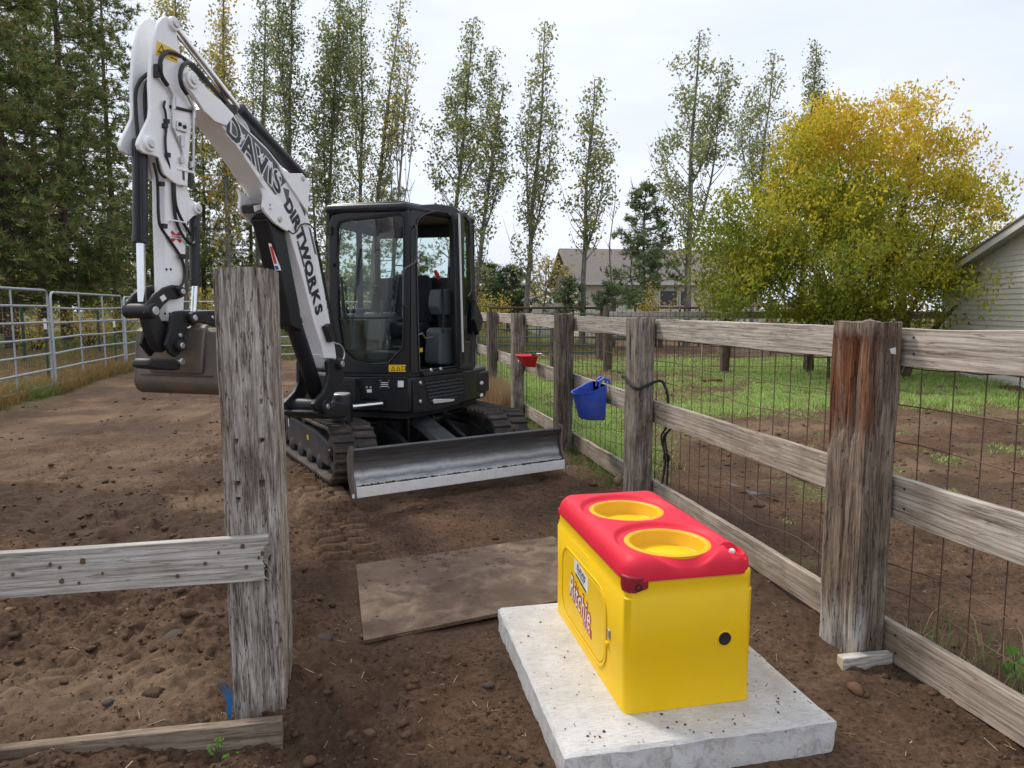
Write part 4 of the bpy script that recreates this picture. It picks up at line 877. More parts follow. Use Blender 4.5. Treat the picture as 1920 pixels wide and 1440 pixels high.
def single(ch, a, size, ang_from, ang_to):
    o, u, v, L = along(ang_from, ang_to); o = P(*a, hw); t, f = text2d(ch, size=size, offset=size * .055)
    t = t - (t.max(0) + t.min(0)) / 2
    mesh_obj('lettering', np.array([o + u * x + v * y + BP.n * .0036 for x, y in t]), f, 'black_vinyl', boom, smooth=False, fix=False)
chain = [(534, 370), (542, 388), (549, 402), (556, 418), (563, 440), (571, 470), (579, 503), (586, 532), (592, 558), (597, 580)]
for k, ch in enumerate(' DIRTWORKS'):
  if ch != ' ': single(ch, chain[k], [.10, .14, .14, .15, .155, .155, .155, .155, .155, .155][k], chain[max(0, k - 1)], chain[min(9, k + 1)])
# --- arm
arm = slabpoly([(308, 330), (309, 415), (311, 476), (312, 530), (313, 585), (318, 603), (330, 600), (345, 582), (347, 537), (349, 461), (352, 420), (353, 339), (354, 303), (358, 250), (362, 190), (352, 150), (322, 152), (303, 200), (300, 290)], .046, -.046, 'arm', 'machine_white', bevel=.008); WHITE.append(arm)
plate = [(312, 30), (303, 34), (297, 44), (290, 69), (285, 92), (282, 131), (281, 159), (283, 200), (281, 220), (272, 239), (261, 262), (259, 271), (262, 280), (270, 287), (286, 291), (297, 295), (309, 328), (330, 345), (352, 350), (354, 303), (358, 250), (364, 190), (367, 150), (352, 128), (341, 109), (338, 98), (332, 66), (332, 45), (324, 34)]
pts = [BP.hit(*q, .074) for q in plate]
for o1, o2 in ((.074, .05), (-.074, -.05)):
    MB().ext([BP.w(s, z, o1) for s, z in pts], BP.n * (o2 - o1)).build('side_plate', 'machine_white', arm, bevel=.005)
slabpoly([(300, 150), (312, 120), (335, 112), (338, 135)], .05, -.05, 'cross_plate', 'machine_white', arm, ref=.074)
pin(324, 45, .074, .04, arm); pin(278, 270, .074, .042, arm); boss(279, 270, -.074, -.1, .042, 'pin_boss', 'machine_white', arm)
lugp = [BP.hit(*q, .046) for q in [(351, 355), (358, 374), (372, 381), (378, 390), (374, 401), (362, 406), (352, 416)]]
for o1 in (.046, -.028): MB().ext([BP.w(s, z, o1) for s, z in lugp], BP.n * -.018).build('lug_plate', 'machine_white', arm, bevel=.003)
pin(368, 391, .046, .034, arm)
for q in ((312, 505), (320, 505), (304 + 5, 588), (318, 588)): boss(*q, .046, .052, .008, 'grease_hole', 'black_rubber', arm, n=10)
# decals on arm: warning label, red X
card('warning_label', [P(*q, .074) for q in ((294, 76), (334, 97), (333, 119), (292, 102))], BP.n, .0014, 'yellow_vinyl', arm)
tri = [P(*q, .074) for q in ((303, 83), (309, 101), (295, 97))]; tin = [P(*q, .074) for q in ((302.5, 87), (306, 98.3), (297.5, 95.8))]
MB().ring(tri, tin, BP.n * .0012).build('warning_symbol', 'black_vinyl', arm); 
for o_ in arm.children[-1:]: o_.location = BP.n * .0014
card('warning_symbol', [P(*q, .074) for q in ((319, 106), (331, 112), (331, 114), (319, 108))], BP.n, .0028, 'black_vinyl', arm)
for a, b in (((321, 434), (339, 454)), ((339, 436), (321, 452))):
    A_, B_ = P(*a, .046), P(*b, .046); d = B_ - A_; d /= np.linalg.norm(d); n_ = np.cross(BP.n, d) * .011
    card('red_cross_mark', [A_ - n_, B_ - n_, B_ + n_, A_ + n_], BP.n, .0015 if a[0] == 321 else .0024, 'red_vinyl', arm)
A_, B_ = P(318, 442, .046), P(342, 446, .046); u = (B_ - A_); u /= np.linalg.norm(u)
card('mark_band', [P(*q, .046) for q in ((318, 440), (341, 443), (341, 449), (318, 446))], BP.n, .003, 'white_vinyl', arm)
put_text('mark_lettering', 'X-CHANGE', P(330, 444.5, .046), u, np.cross(BP.n, u), BP.n, .0042, 'black_vinyl', arm, size=.016, offset=.0004)
# --- cylinders
def cyl(name, a, b, c, r1, r2, off=0., mat='cylinder_black', parent=None):
    A, B, Cc = P(*a, off), P(*b, off), P(*c, off); d = B - A; L = np.linalg.norm(d)
    o = MB().lathe(A, d, [(0, r1 * .9), (.012, r1), (L - .04, r1), (L - .038, r1 * 1.12), (L, r1 * 1.12), (L + .004, r1 * .9)], 28).build(name, mat, parent or EX, angle=40)
    e = Cc - B; MB().lathe(B, e, [(0, r2), (np.linalg.norm(e), r2)], 20).build('rod', 'chrome', o); return o
cyl('bucket_cylinder', (262, 262), (263.5, 455), (266, 566), .041, .023)
g_ = MB()
for k in range(-2, 3): g_.bar(P(262 + k * 4.5, 270, .041 - abs(k) * .006), P(263.5 + k * 4.5, 452, .041 - abs(k) * .006), .006, .006)
g_.build('barrel_ribs', 'cylinder_black', EX)
cyl('thumb_cylinder', (364, 398), (366, 535), (363, 586), .032, .02, .0)
cyl('arm_cylinder', (566, 332), (447, 205), (326, 50), .048, .026)
cyl('boom_cylinder', (602, 764), (548, 600), (510, 412), .066, .035)
gd = [(490, 410), (500, 398), (512, 404), (522, 430), (536, 500), (552, 580), (556, 622), (533, 612), (520, 540), (505, 470)]
pts = [BP.hit(*q, .02) for q in gd]; guard = MB().ext([BP.w(s, z, .075) for s, z in pts], BP.n * -.15).build('cylinder_guard', 'machine_black', EX, bevel=.015)
def stick(pxs, mat, lift): return card('sticker', [P(*q, .075) for q in pxs], BP.n, lift, mat, guard)
stick([(503, 456), (508, 457), (525, 500), (527, 507), (516, 507)], 'white_vinyl', .0012); stick([(505, 462), (510, 462), (519, 494), (514, 495)], 'red_vinyl', .002); stick([(514, 499), (520, 498), (523, 505), (517, 506)], 'blue_vinyl', .002)
# guard also carries the sticker on its front face, the face turned to the camera
def frontcard(f0, f1, o0, o1, mat, lift):
    a = np.array(P(490, 410, .0)); s0, z0 = BP.hit(490, 410, .02); s1, z1 = BP.hit(533, 612, .02)
    def q(f, o): return BP.w(s0 + (s1 - s0) * f, z0 + (z1 - z0) * f, o)
    d = np.array(q(1, 0)) - np.array(q(0, 0)); nrm = np.cross(d, BP.n); nrm /= np.linalg.norm(nrm)
    if np.dot(nrm, HB) < 0: nrm = -nrm
    return q, nrm
# --- linkage, coupler, bucket
def link(pxs, o1, o2, name, parent=None, mat='cast_black', ref=None): return slabpoly(pxs, o1, o2, name, mat, parent, bevel=.008, ref=ref)
hl = [(238 + 42, 596), (272, 588), (276, 572), (290, 552), (305, 540), (325, 534), (342, 536), (349, 546), (345, 557), (334, 561), (320, 562), (308, 572), (296, 588), (290, 598)]
hk = link(hl, .085, .062, 'bucket_link')
pts = [BP.hit(*q, .085) for q in hl]; MB().ext([BP.w(s, z, -.062) for s, z in pts], BP.n * -.023).build('link_plate', 'cast_black', hk, bevel=.008)
boss(338, 547, .085, .105, .03, 'pin_boss', 'cast_black', hk); boss(338, 547, .103, .112, .018, 'pin_bolt', 'zinc', hk, ref=.085)
boss(284, 583, -.085, .11, .043, 'cross_tube', 'cast_black', hk, ref=.085); boss(284, 583, .108, .122, .026, 'pin_bolt', 'zinc', hk, ref=.085)
card('white_label', [P(*q, .085) for q in ((299, 557), (307, 552), (312, 560), (304, 566))], BP.n, .002, 'white_vinyl', hk)
tl = link([(275, 590), (290, 586), (300, 592), (316, 628), (318, 650), (306, 662), (295, 650), (284, 622)], .055, -.01, 'tilt_link')
cp = link([(322, 592), (328, 584), (343, 582), (364, 584), (404, 582), (430, 590), (430, 618), (404, 613), (380, 605), (364, 609), (352, 614), (348, 630), (344, 650), (338, 664), (329, 670), (318, 662), (311, 646), (316, 628), (321, 606)], .10, .075, 'coupler')
pts = [BP.hit(*q, .10) for q in [(322, 592), (328, 584), (364, 584), (404, 582), (404, 613), (364, 609), (348, 630), (344, 650), (329, 670), (311, 646), (316, 628)]]
MB().ext([BP.w(s, z, -.075) for s, z in pts], BP.n * -.025).build('coupler_plate', 'cast_black', cp, bevel=.006)
for q in ((356, 596), (332, 648)):
    boss(*q, .1, .135, .034, 'pin_boss', 'cast_black', cp); boss(*q, .132, .145, .019, 'pin_bolt', 'zinc', cp, ref=.1); boss(*q, -.1, .1, .024, 'coupler_pin', 'zinc', cp, ref=.1)
boss(337, 629, .1, .112, .014, 'bolt', 'zinc', cp, n=10); boss(398, 595, .1, .108, .012, 'bolt', 'zinc', cp, n=10)
slabpoly([(280, 676), (286, 672), (330, 674), (340, 682), (338, 694), (325, 695), (285, 691), (278, 687)], .12, .0, 'coupler_foot', 'cast_black', cp, bevel=.01, ref=.12)
boss(338, 678, .12, .14, .022, 'pin_bolt', 'bolt_steel', cp)
bw = .315; sB, zB = BP.hit(262, 625, -bw); _, zbot = BP.hit(285, 743, -bw * .3); s2, z2 = BP.hit(249, 699, -bw)
zl = BP.hit(330, 742, 0)[1]; zm = BP.hit(330, 701, 0)[1]; zt_ = BP.hit(330, 622, 0)[1]; sf = sB
prof = [(sf - .02, zt_ + .02), (sf + .012, zt_), (sf + .05, zm), (sf + .058, zm - .04)]
for k in range(1, 8): a = R(90 * k / 7); prof.append((sf + .058 - .09 * (1 - math.cos(a)), zm - .04 - (zm - .04 - zl) * math.sin(a)))
prof += [(sf - .15, zl + .005), (sf - .32, zl + .035), (sf - .55, zl + .09)]
inner = [(s - .016 if k < 8 else s, z + (.016 if k > 5 else 0)) for k, (s, z) in enumerate(prof)]
bk = MB().ext([BP.w(s, z, bw) for s, z in prof] + [BP.w(s, z, bw) for s, z in inner[::-1]], BP.n * -2 * bw).build('bucket', 'worn_bucket', EX, bevel=.004)
side = prof + [(sf - .52, zl + .13), (sf - .36, zt_ + .03), (sf - .18, zt_ + .05)]
for o1 in (bw, -bw - .016): MB().ext([BP.w(s, z, o1) for s, z in side], BP.n * .016).build('side_plate', 'worn_bucket', bk, bevel=.004)
MB().ext([BP.w(s, z, .2) for s, z in [(sf - .015, zt_ + .05), (sf + .03, zt_ + .02), (sf + .075, zm + .06), (sf + .06, zm)]], BP.n * -.4).build('back_reinforcement', 'worn_bucket', bk, bevel=.01)
MB().bar(BP.w(sf - .56, zl + .088, bw + .01), BP.w(sf - .56, zl + .088, -bw - .01), .07, .018).build('cutting_edge', 'bare_steel', bk)
MB().ext([BP.w(s, z, bw - .05) for s, z in [(sf + .054, zm - .002), (sf + .066, zm - .006), (sf + .062, zm - .014)]], BP.n * -2 * (bw - .05)).build('seam_strip', 'worn_bucket', bk)
# --- hoses and pipes on arm and boom
def hosep(name, pxs, r, mat='hose', parent=None, k=5):
    p = np.array([P(x, y, o) for x, y, o in pxs]); out = []
    for i in range(len(p) - 1):
        p0, p1, p2, p3 = p[max(i - 1, 0)], p[i], p[i + 1], p[min(i + 2, len(p) - 1)]
        for s in np.linspace(0, 1, k, endpoint=False): out.append(.5 * ((2 * p1) + (-p0 + p2) * s + (2 * p0 - 5 * p1 + 4 * p2 - p3) * s * s + (-p0 + 3 * p1 - 3 * p2 + p3) * s ** 3))
    return MB().tube(out + [p[-1]], r, 8).build(name, mat, parent or arm)
hosep('hose', [(314, 160, .095), (303, 142, .1), (300, 120, .11), (305, 104, .11), (316, 97, .1), (332, 102, .08), (352, 116, .05), (372, 140, .02), (400, 168, .02), (430, 200, .02)], .013)
hosep('hose', [(350, 176, .11), (341, 160, .12), (338, 140, .12), (344, 122, .1), (356, 118, .07), (372, 132, .04), (395, 160, .03), (425, 195, .03)], .013)
hosep('pipe', [(314, 160, .09), (322, 176, .09), (325, 186, .09)], .009, 'zinc'); hosep('pipe', [(350, 176, .1), (360, 196, .1), (364, 206, .1)], .009, 'zinc')
for x, ya, yb in ((324, 190, 240), (363, 208, 318)): hosep('pipe', [(x, ya, .09), (x, yb, .085)], .0075, 'zinc')
hosep('pipe', [(324, 240, .085), (341, 284, .08), (341, 306, .08)], .0075, 'zinc')
for q in ((325, 188, 6), (325, 198, 5), (363, 205, 5), (363, 216, 5), (341, 300, 5), (360, 308, 5), (341, 258, 4), (341, 268, 4)):
    MB().lathe(P(q[0], q[1] - q[2], .088), (0, 0, -1), [(0, .014), (.035, .014)], 6).build('fitting', 'zinc', arm)
MB().ext([P(*q, .085) for q in ((320, 196), (368, 208), (368, 213), (320, 202))], BP.n * -.05).build('valve_bracket', 'black_rubber', arm, bevel=.004)
MB().ext([P(*q, .085) for q in ((333, 225), (352, 231), (351, 250), (332, 244))], BP.n * -.04).build('valve_block', 'zinc', arm, bevel=.006)
for q in ((337, 233), (346, 238)): boss(*q, .085, .095, .012, 'valve_port', 'black_rubber', arm, n=14)
MB().ext([P(*q, .08) for q in ((333, 314), (366, 321), (366, 326), (333, 318))], BP.n * -.06).build('coupler_bracket', 'machine_white', arm, bevel=.003)
for q in ((340, 319, 26), (358, 324, 20)): MB().lathe(P(q[0], q[1], .06), (0, 0, -1), [(0, .018), (.06, .018), (.062, .013), (.095, .012)], 12).build('quick_coupler', 'grey_plastic', arm)
hosep('hose', [(263, 300, -.01), (254, 200, -.02), (258, 160, -.02), (275, 140, -.02), (283, 138, -.0)], .011); hosep('hose', [(276, 250, .0), (272, 200, -.02), (274, 160, -.02), (284, 145, 0)], .011)
hosep('hose', [(309, 190, .085), (307, 200, .09), (310, 210, .09), (312, 236, .085), (310, 262, .085), (312, 290, .085), (317, 312, .07), (314, 330, .06), (306, 331, .06), (298, 318, .06), (294, 296, .07)], .0075)
hosep('hose', [(288, 305, .06), (294, 330, .058), (296, 360, .058), (297, 400, .058), (301, 425, .058), (318, 450, .058), (338, 480, .058), (345, 500, .06), (346, 520, .06), (340, 535, .09), (330, 542, .1)], .009)
hosep('hose', [(328, 282, .06), (325, 320, .06), (325, 370, .06), (331, 415, .06), (345, 445, .07), (360, 458, .05), (367, 450, .04), (368, 425, .03)], .0095)
hosep('hose', [(337, 285, .06), (331, 310, .062), (327, 340, .064), (330, 385, .066), (345, 420, .066), (358, 440, .05)], .0095)
for q in ((307, 228), (304, 236), (309, 291), (298, 345), (303, 424), (338, 481)): MB().ext([P(q[0] - 4, q[1] - 5, .062), P(q[0] + 4, q[1] - 4, .062), P(q[0] + 4, q[1] + 5, .062), P(q[0] - 4, q[1] + 4, .062)], BP.n * .03).build('hose_clip', 'black_rubber', arm, bevel=.003)
MB().ext([P(*q, .076) for q in ((287, 120), (298, 120), (298, 146), (287, 146))], BP.n * .03).build('stop_pad', 'black_rubber', arm, bevel=.004)
hosep('guide_rod', [(319, 416, .05), (322, 413, .075), (345, 417, .075), (348, 420, .05)], .005, 'machine_white')
hosep('hose', [(420, 190, .03), (440, 213, .03), (470, 248, -.02), (520, 300, -.03), (545, 322, -.03)], .013, parent=boom); hosep('hose', [(412, 176, -.02), (440, 205, -.06), (480, 250, -.06), (530, 305, -.06)], .012, parent=boom)
for k, dx in enumerate((0, 5)): hosep('pipe', [(428 + dx, 200, .05), (447 + dx, 222, .05), (455 + dx, 232, .06), (462 + dx, 246, .07)], .007, 'zinc', boom)
MB().ext([P(*q, .07) for q in ((420, 194), (444, 196), (446, 214), (434, 218))], BP.n * -.12).build('hose_clamp', 'cast_black', boom, bevel=.006)
hosep('cable', [(541, 432, .12), (549, 438, .12), (556, 434, .13), (564, 422, .13), (578, 420, .1), (589, 432, .06), (596, 470, -.08), (606, 530, -.1)], .0055, parent=boom)
hosep('hose', [(592, 450, -.105), (606, 520, -.11), (622, 600, -.11), (634, 650, -.1)], .012, parent=boom)
hosep('grease_line', [(611, 622, .095), (622, 640, .11), (640, 648, .14), (646, 664, .15), (641, 680, .15)], .006, 'zinc', boom)
MB().ext([P(*q, .094) for q in ((602, 612), (612, 606), (622, 636), (612, 642))], BP.n * .05).build('junction_box', 'black_rubber', boom, bevel=.008)
# --- swing casting
sw = slabpoly([(614, 678), (620, 672), (634, 674), (638, 686), (646, 699), (645, 711), (636, 720), (627, 740), (622, 752), (616, 766), (604, 774), (591, 768), (588, 758), (596, 748), (607, 736), (614, 718), (617, 700)], .15, .115, 'swing_frame', 'cast_black', bevel=.008)
pts = [BP.hit(*q, .15) for q in [(614, 678), (620, 672), (634, 674), (646, 699), (636, 720), (616, 766), (604, 774), (588, 758), (607, 736), (614, 718)]]
MB().ext([BP.w(s, z, -.115) for s, z in pts], BP.n * -.035).build('frame_plate', 'cast_black', sw, bevel=.008)
boss(634, 682, .15, .19, .045, 'pin_boss', 'cast_black', sw); boss(634, 682, .188, .2, .028, 'pin_bolt', 'zinc', sw, ref=.15)
boss(606, 762, -.2, .19, .06, 'pin_boss', 'cast_black', sw, ref=.15); boss(606, 762, .188, .2, .024, 'pin_bolt', 'zinc', sw, ref=.15)
MB().ext([P(*q, .15) for q in ((588, 772), (612, 766), (632, 752), (652, 758), (655, 774), (648, 784), (612, 786), (592, 782))], BP.n * -.30).build('casting', 'cast_black', sw, bevel=.02)
MB().lathe((PV[0], PV[1], .58), (0, 0, 1), [(0, .10), (.22, .10), (.235, .09)], 28).build('pivot', 'cast_black', sw); MB().lathe((PV[0], PV[1], .812), (0, 0, 1), [(0, .085), (.012, .085), (.016, .08)], 28).build('pivot_cap', 'zinc', sw)
q0 = at(660, 763, 6.36); q1 = at(716, 757, 6.55); MB().lathe(q0, q1 - q0, [(0, .026), (.04, .026), (.04, .024), (float(np.linalg.norm(q1 - q0)), .024)], 20).build('swing_rod', 'chrome', sw)
# --- house (revolving upper structure)
HZ0, HZ1 = .615, .965
def plan_at(px, org, d):                                  # point of a plan line seen at a pixel column
    r = ray(px, 578); M_ = np.array([[r[0], -d[0]], [r[1], -d[1]]]); t = np.linalg.solve(M_, np.array([org[0], org[1]])); return np.array([org[0] + d[0] * t[1], org[1] + d[1] * t[1], 0.])
FL_ = plan_at(617, CA, LFD); DR = plan_at(866, CA, SD)
SD2 = np.array([math.sin(R(33)), math.cos(R(33)), 0]); ER = plan_at(889, DR, SD2); TL = plan_at(912, ER, SD2)
F0 = CA + LFD * 1.34 + BCK * .05; T1 = TL + BCK * .25 + LFD * .35; T2 = F0 + BCK * 1.45
CEN = (CA + T1 + F0 + T2) / 4
def zl_(p, z): return (p[0], p[1], z)
def shrink(p, d): v = CEN - p; v[2] = 0; return p + v / np.linalg.norm(v) * d
base = [F0 + BCK * .3, CA + LFD * .82 + BCK * .12, CA + LFD * .80 - BCK * .0, CA, DR, ER, TL, T1, T2]
house = MB().ext([zl_(p, HZ0) for p in base], (0, 0, HZ1 - HZ0)).build('house', 'machine_black', EX, bevel=.03)
MB().ext([zl_(shrink(p, .12), .55) for p in base], (0, 0, .08)).build('turntable_skirt', 'cast_black', house)
# front panels, seams, plate, sticker, lamp
def fcard(name, pxs, mat, off0, th, bev=.004): return MB().ext([FP.w(*FP.hit(*q, off0), off0) for q in pxs], FP.n * th).build(name, mat, house, bevel=bev)
fcard('front_panel', [(675, 707), (766, 707), (767, 772), (716, 770), (714, 756), (708, 748), (675, 748)], 'machine_black', .002, .012)
fcard('front_recess', [(678, 752), (706, 752), (712, 758), (712, 768), (678, 768)], 'black_rubber', .002, .004)
fcard('corner_bracket', [(646, 712), (668, 710), (671, 765), (664, 770), (664, 730), (658, 722), (646, 722)], 'cast_black', .05, .04)
fcard('serial_plate', [(712, 713), (730, 713), (730, 728), (712, 728)], 'black_vinyl', .0145, .0015, 0)
for q in ((713, 714), (729, 714), (713, 727), (729, 727)): MB().lathe(FP.w(*FP.hit(*q, .016), .016), FP.n, [(0, .006), (.003, .004)], 8).build('rivet', 'zinc', house)
for k in range(3): fcard('plate_text_line', [(714, 717 + 3.4 * k), (728, 717 + 3.4 * k), (728, 718.2 + 3.4 * k), (714, 718.2 + 3.4 * k)], 'white_vinyl', .0162, .0006, 0)
fcard('lamp_frame', [(742, 712), (758, 712), (758, 728), (742, 728)], 'black_rubber', .0145, .006); fcard('front_lamp', [(746, 714), (757, 714), (757, 726), (746, 726)], 'lamp_lens', .0205, .003)
fcard('small_label', [(688, 730), (697, 730), (697, 736), (688, 736)], 'white_vinyl', .0145, .001, 0)
for q in ((688, 726), (695, 726)): MB().lathe(FP.w(*FP.hit(*q, .015), .015), FP.n, [(0, .012), (.006, .01)], 10).build('bolt', 'zinc', house)
def scard(name, pxs, mat, off0, th, bev=.004): return MB().ext([SP.w(*SP.hit(*q, -off0), -off0) for q in pxs], SP.n * -th).build(name, mat, house, bevel=bev)
scard('step_panel', [(772, 712), (790, 706), (868, 697), (872, 745), (860, 757), (820, 768), (773, 774)], 'machine_black', .002, .014)
def tread_plate():
    m, nt, n, l, b = nmat('tread_plate'); v = coords(n, l, (1, 1, 1), (0, 0, R(-46))); b.inputs['Base Color'].default_value = (.016, .018, .021, 1); b.inputs['Roughness'].default_value = .4
    ck = n.new('ShaderNodeTexVoronoi'); ck.inputs['Scale'].default_value = 28; ck.distance = 'MANHATTAN'; ck.inputs['Randomness'].default_value = .15; l.new(v, ck.inputs[0]); bump(n, l, ck.outputs['Distance'], 1., .012, b)
tread_plate()
scard('tread_panel', [(797, 714), (866, 704), (868, 738), (840, 752), (805, 756)], 'tread_plate', .0165, .006)
scard('step_edge', [(788, 698), (868, 688), (869, 695), (790, 706)], 'cast_black', .0, .035, .008)
scard('step_handle', [(810, 750), (814, 748), (850, 748), (852, 750), (846, 753), (812, 757)], 'bare_steel', .022, .012, .004)
for q in ((788, 718), (788, 753), (808, 694), (826, 692)): MB().lathe(SP.w(*SP.hit(*q, -.016), -.016), -SP.n, [(0, .02), (.006, .02), (.012, .012)], 14).build('bolt', 'zinc', house)
tl_ = MB().ext([zl_(p, .68) for p in (ER + BCK * .02, TL + (TL - CEN) * .03, T1 + (T1 - CEN) * .05, T1 + LFD * .5, ER + LFD * .3)], (0, 0, .24)).build('counterweight', 'machine_black', house, bevel=.03)
for q in ((903, 718), (903, 741)): MB().lathe(at(q[0], q[1], 7.05), at(960, 700, 1) - at(960, 700, 1.1), [(0, .02), (.012, .016)], 12).build('bolt', 'zinc', tl_)
# engine hood behind and beside the cab
MB().ext([zl_(p, HZ1) for p in (FL_ + LFD * .12 + BCK * .35, FL_ + LFD * .48 + BCK * .45, T2 - BCK * .1, T1 + LFD * .1, FL_ - LFD * .8 + BCK * 1.25, FL_ + LFD * .05 + BCK * 1.25)], (0, 0, .52)).build('engine_hood', 'machine_black', EX, bevel=.05, seg=3)
# --- cab
cab = MB().ext([zl_(p, HZ1 - .002) for p in (FL_, CA, DR, ER, FL_ - LFD * .15 + BCK * 1.2, FL_ + BCK * 1.2)], (0, 0, .035)).build('cab', 'cast_black', EX)
fo = [(622, 704), (617, 600), (616, 500), (616, 420), (622, 403), (640, 398), (700, 391), (754, 385), (766, 392), (768, 420), (768, 500), (768, 600), (768, 704), (722, 705), (686, 705), (650, 705)]
fi = [(641, 655), (633, 600), (631, 500), (631, 426), (635, 417), (645, 413), (700, 407), (746, 402), (756, 408), (757, 425), (757, 500), (757, 600), (755, 652), (728, 681), (690, 683), (662, 675)]
def fp(q, off=0.): return FP.w(*FP.hit(*q, off), off)
def spn(q, off=0.): return SP.w(*SP.hit(*q, off), off)
MB().ring([fp(q) for q in fo], [fp(q) for q in fi], FP.n * -.07).build('front_frame', 'machine_black', cab, bevel=.014, seg=3)
gup = [fp(q, -.02) for q in fi[1:12]]; glo = [fp(q, -.02) for q in [(757, 598), (755, 652), (728, 681), (690, 683), (662, 675), (641, 655), (633, 598)]]
MB().ext(gup, FP.n * -.005).build('windscreen', 'cab_glass', cab, smooth=False); MB().ext(glo, FP.n * -.005).build('lower_window', 'cab_glass', cab, smooth=False)
MB().bar(fp((633, 597), -.02), fp((757, 596), -.02), .014, .018).build('screen_rail', 'machine_black', cab)
MB().tube([fp(q, .004) for q in fi + fi[:1]], .008, 6).build('window_seal', 'black_rubber', cab)
card('warning_label', [fp(q) for q in ((729, 684), (761, 684), (761, 697), (729, 697))], FP.n, .0015, 'yellow_vinyl', cab)
for k in range(3):
    x = 733 + 10 * k
    if k < 2: MB().ring([fp(q) for q in ((x, 695), (x + 8, 695), (x + 4, 686.5))], [fp(q) for q in ((x + 1.6, 694), (x + 6.4, 694), (x + 4, 689))], FP.n * .0024).build('warning_symbol', 'black_vinyl', cab)
    else: MB().ring([fp(q) for q in ((x, 694.5), (x + 8, 694.5), (x + 8, 687), (x, 687))], [fp(q) for q in ((x + 1.2, 693), (x + 6.8, 693), (x + 6.8, 688), (x + 1.2, 688))], FP.n * .0024).build('warning_symbol', 'black_vinyl', cab)
dо = [(769, 704), (768, 600), (768, 500), (768, 412), (770, 394), (790, 384), (820, 382), (850, 386), (862, 394), (866, 420), (867, 500), (868, 600), (869, 690), (845, 693), (820, 697), (795, 701)]
di = [(787, 695), (784, 600), (782, 500), (781, 425), (784, 411), (795, 402), (817, 395), (838, 398), (847, 407), (851, 425), (853, 500), (855, 600), (858, 686), (842, 688), (820, 691), (800, 694)]
MB().ring([spn(q) for q in dо], [spn(q) for q in di], SP.n * .07).build('door_frame', 'machine_black', cab, bevel=.014, seg=3)
MB().tube([spn(q, -.006) for q in di + di[:1]], .007, 6).build('door_seal', 'grey_plastic', cab)
hb = [(779, 423), (781, 430), (781, 486), (777, 493), (758, 504), (756, 512), (756, 572), (762, 577)]
MB().tube([spn(q, -.055) if 0 < k < 7 else spn(q, .0) for k, q in enumerate(hb)], .011, 8).build('grab_bar', 'grey_plastic', cab)
MB().bar(spn((770, 410), -.004), spn((772, 690), -.004), .012, .02).build('pillar_trim', 'machine_black', cab)
# rear side window, folded door, hinge strip
RS = Plane(DR, SD2)
def rs(q, off=0.): return RS.w(*RS.hit(*q, off), off)
ro = [(867, 690), (867, 500), (866, 396), (876, 398), (886, 425), (888, 540), (889, 600), (889, 690)]; ri = [(871, 640), (871, 500), (871, 410), (876, 410), (882, 428), (884, 540), (885, 600), (885, 640)]
MB().ring([rs(q) for q in ro], [rs(q) for q in ri], RS.n * .06).build('rear_side_frame', 'machine_black', cab, bevel=.01)
MB().ext([rs(q, .03) for q in ri], RS.n * .004).build('rear_side_glass', 'door_glass', cab, smooth=False)
door = MB().ring([rs(q, -.10) for q in [(862, 692), (861, 500), (862, 400), (872, 398), (884, 412), (890, 540), (896, 600), (890, 690)]], [rs(q, -.10) for q in [(867, 684), (867, 500), (868, 408), (873, 407), (880, 418), (885, 540), (890, 600), (885, 684)]], RS.n * .035).build('door', 'machine_black', cab, bevel=.008)
MB().ext([rs(q, -.09) for q in [(867, 684), (867, 500), (868, 408), (873, 407), (880, 418), (885, 540), (890, 600), (885, 684)]], RS.n * .005).build('door_glass', 'door_glass', cab, smooth=False)
MB().tube([rs(q, -.13) for q in [(872, 452), (880, 465), (884, 540), (882, 550), (877, 556)]], .009, 6).build('door_handle', 'grey_plastic', cab)
MB().bar(rs((861, 402), -.12), rs((868, 660), -.12), .012, .02).build('gas_strut', 'bare_steel', cab)
MB().ext([rs(q, -.1) for q in [(884, 562), (898, 598), (896, 612), (889, 628), (882, 600)]], RS.n * -.05).build('mirror_bracket', 'machine_black', cab, bevel=.008)
# roof, rear and far walls
rp = [FL_ + LFD * .015 - BCK * .02, CA - BCK * .015 + SD * -.02, DR + SD * .0, ER + SD2 * .05, ER + SD2 * .05 + LFD * .25 + BCK * .28, FL_ + BCK * 1.22 + LFD * .015]
MB().ext([zl_(p, 2.475) for p in rp], (0, 0, .085)).build('roof', 'machine_black', cab, bevel=.04, seg=4)
MB().ext([zl_(shrink(p, .1), 2.56) for p in rp], (0, 0, .02)).build('roof_panel', 'machine_black', cab, bevel=.012)
MB().tube([zl_(FL_ - LFD * .62 + BCK * .3, 2.57), zl_(FL_ - LFD * .62 + BCK * .3, 2.68)], .004, 5).build('antenna', 'black_rubber', cab)
rl, rr_ = FL_ + BCK * 1.18, ER + SD2 * .0 + LFD * .06 + BCK * .12
def wall(a, b, z0, z1, th, name, mat, p=cab): d = b - a; d = d / np.linalg.norm(d); nn = np.array([-d[1], d[0], 0]) * th; return MB().ext([zl_(a, z0), zl_(b, z0), zl_(b, z1), zl_(a, z1)], nn).build(name, mat, p, smooth=False)
wall(rl, rr_, HZ1, 1.93, .04, 'rear_panel', 'machine_black'); wall(rl, rr_, 2.36, 2.48, .04, 'rear_header', 'machine_black'); wall(rl, rr_, 1.93, 2.36, .005, 'rear_window', 'door_glass')
wall(FL_ + BCK * .06, rl, HZ1, 1.52, .03, 'right_panel', 'machine_black'); wall(FL_ + BCK * .06, rl, 1.52, 2.38, .005, 'right_window', 'cab_glass'); wall(FL_ + BCK * .06, rl, 2.38, 2.48, .03, 'right_header', 'machine_black')
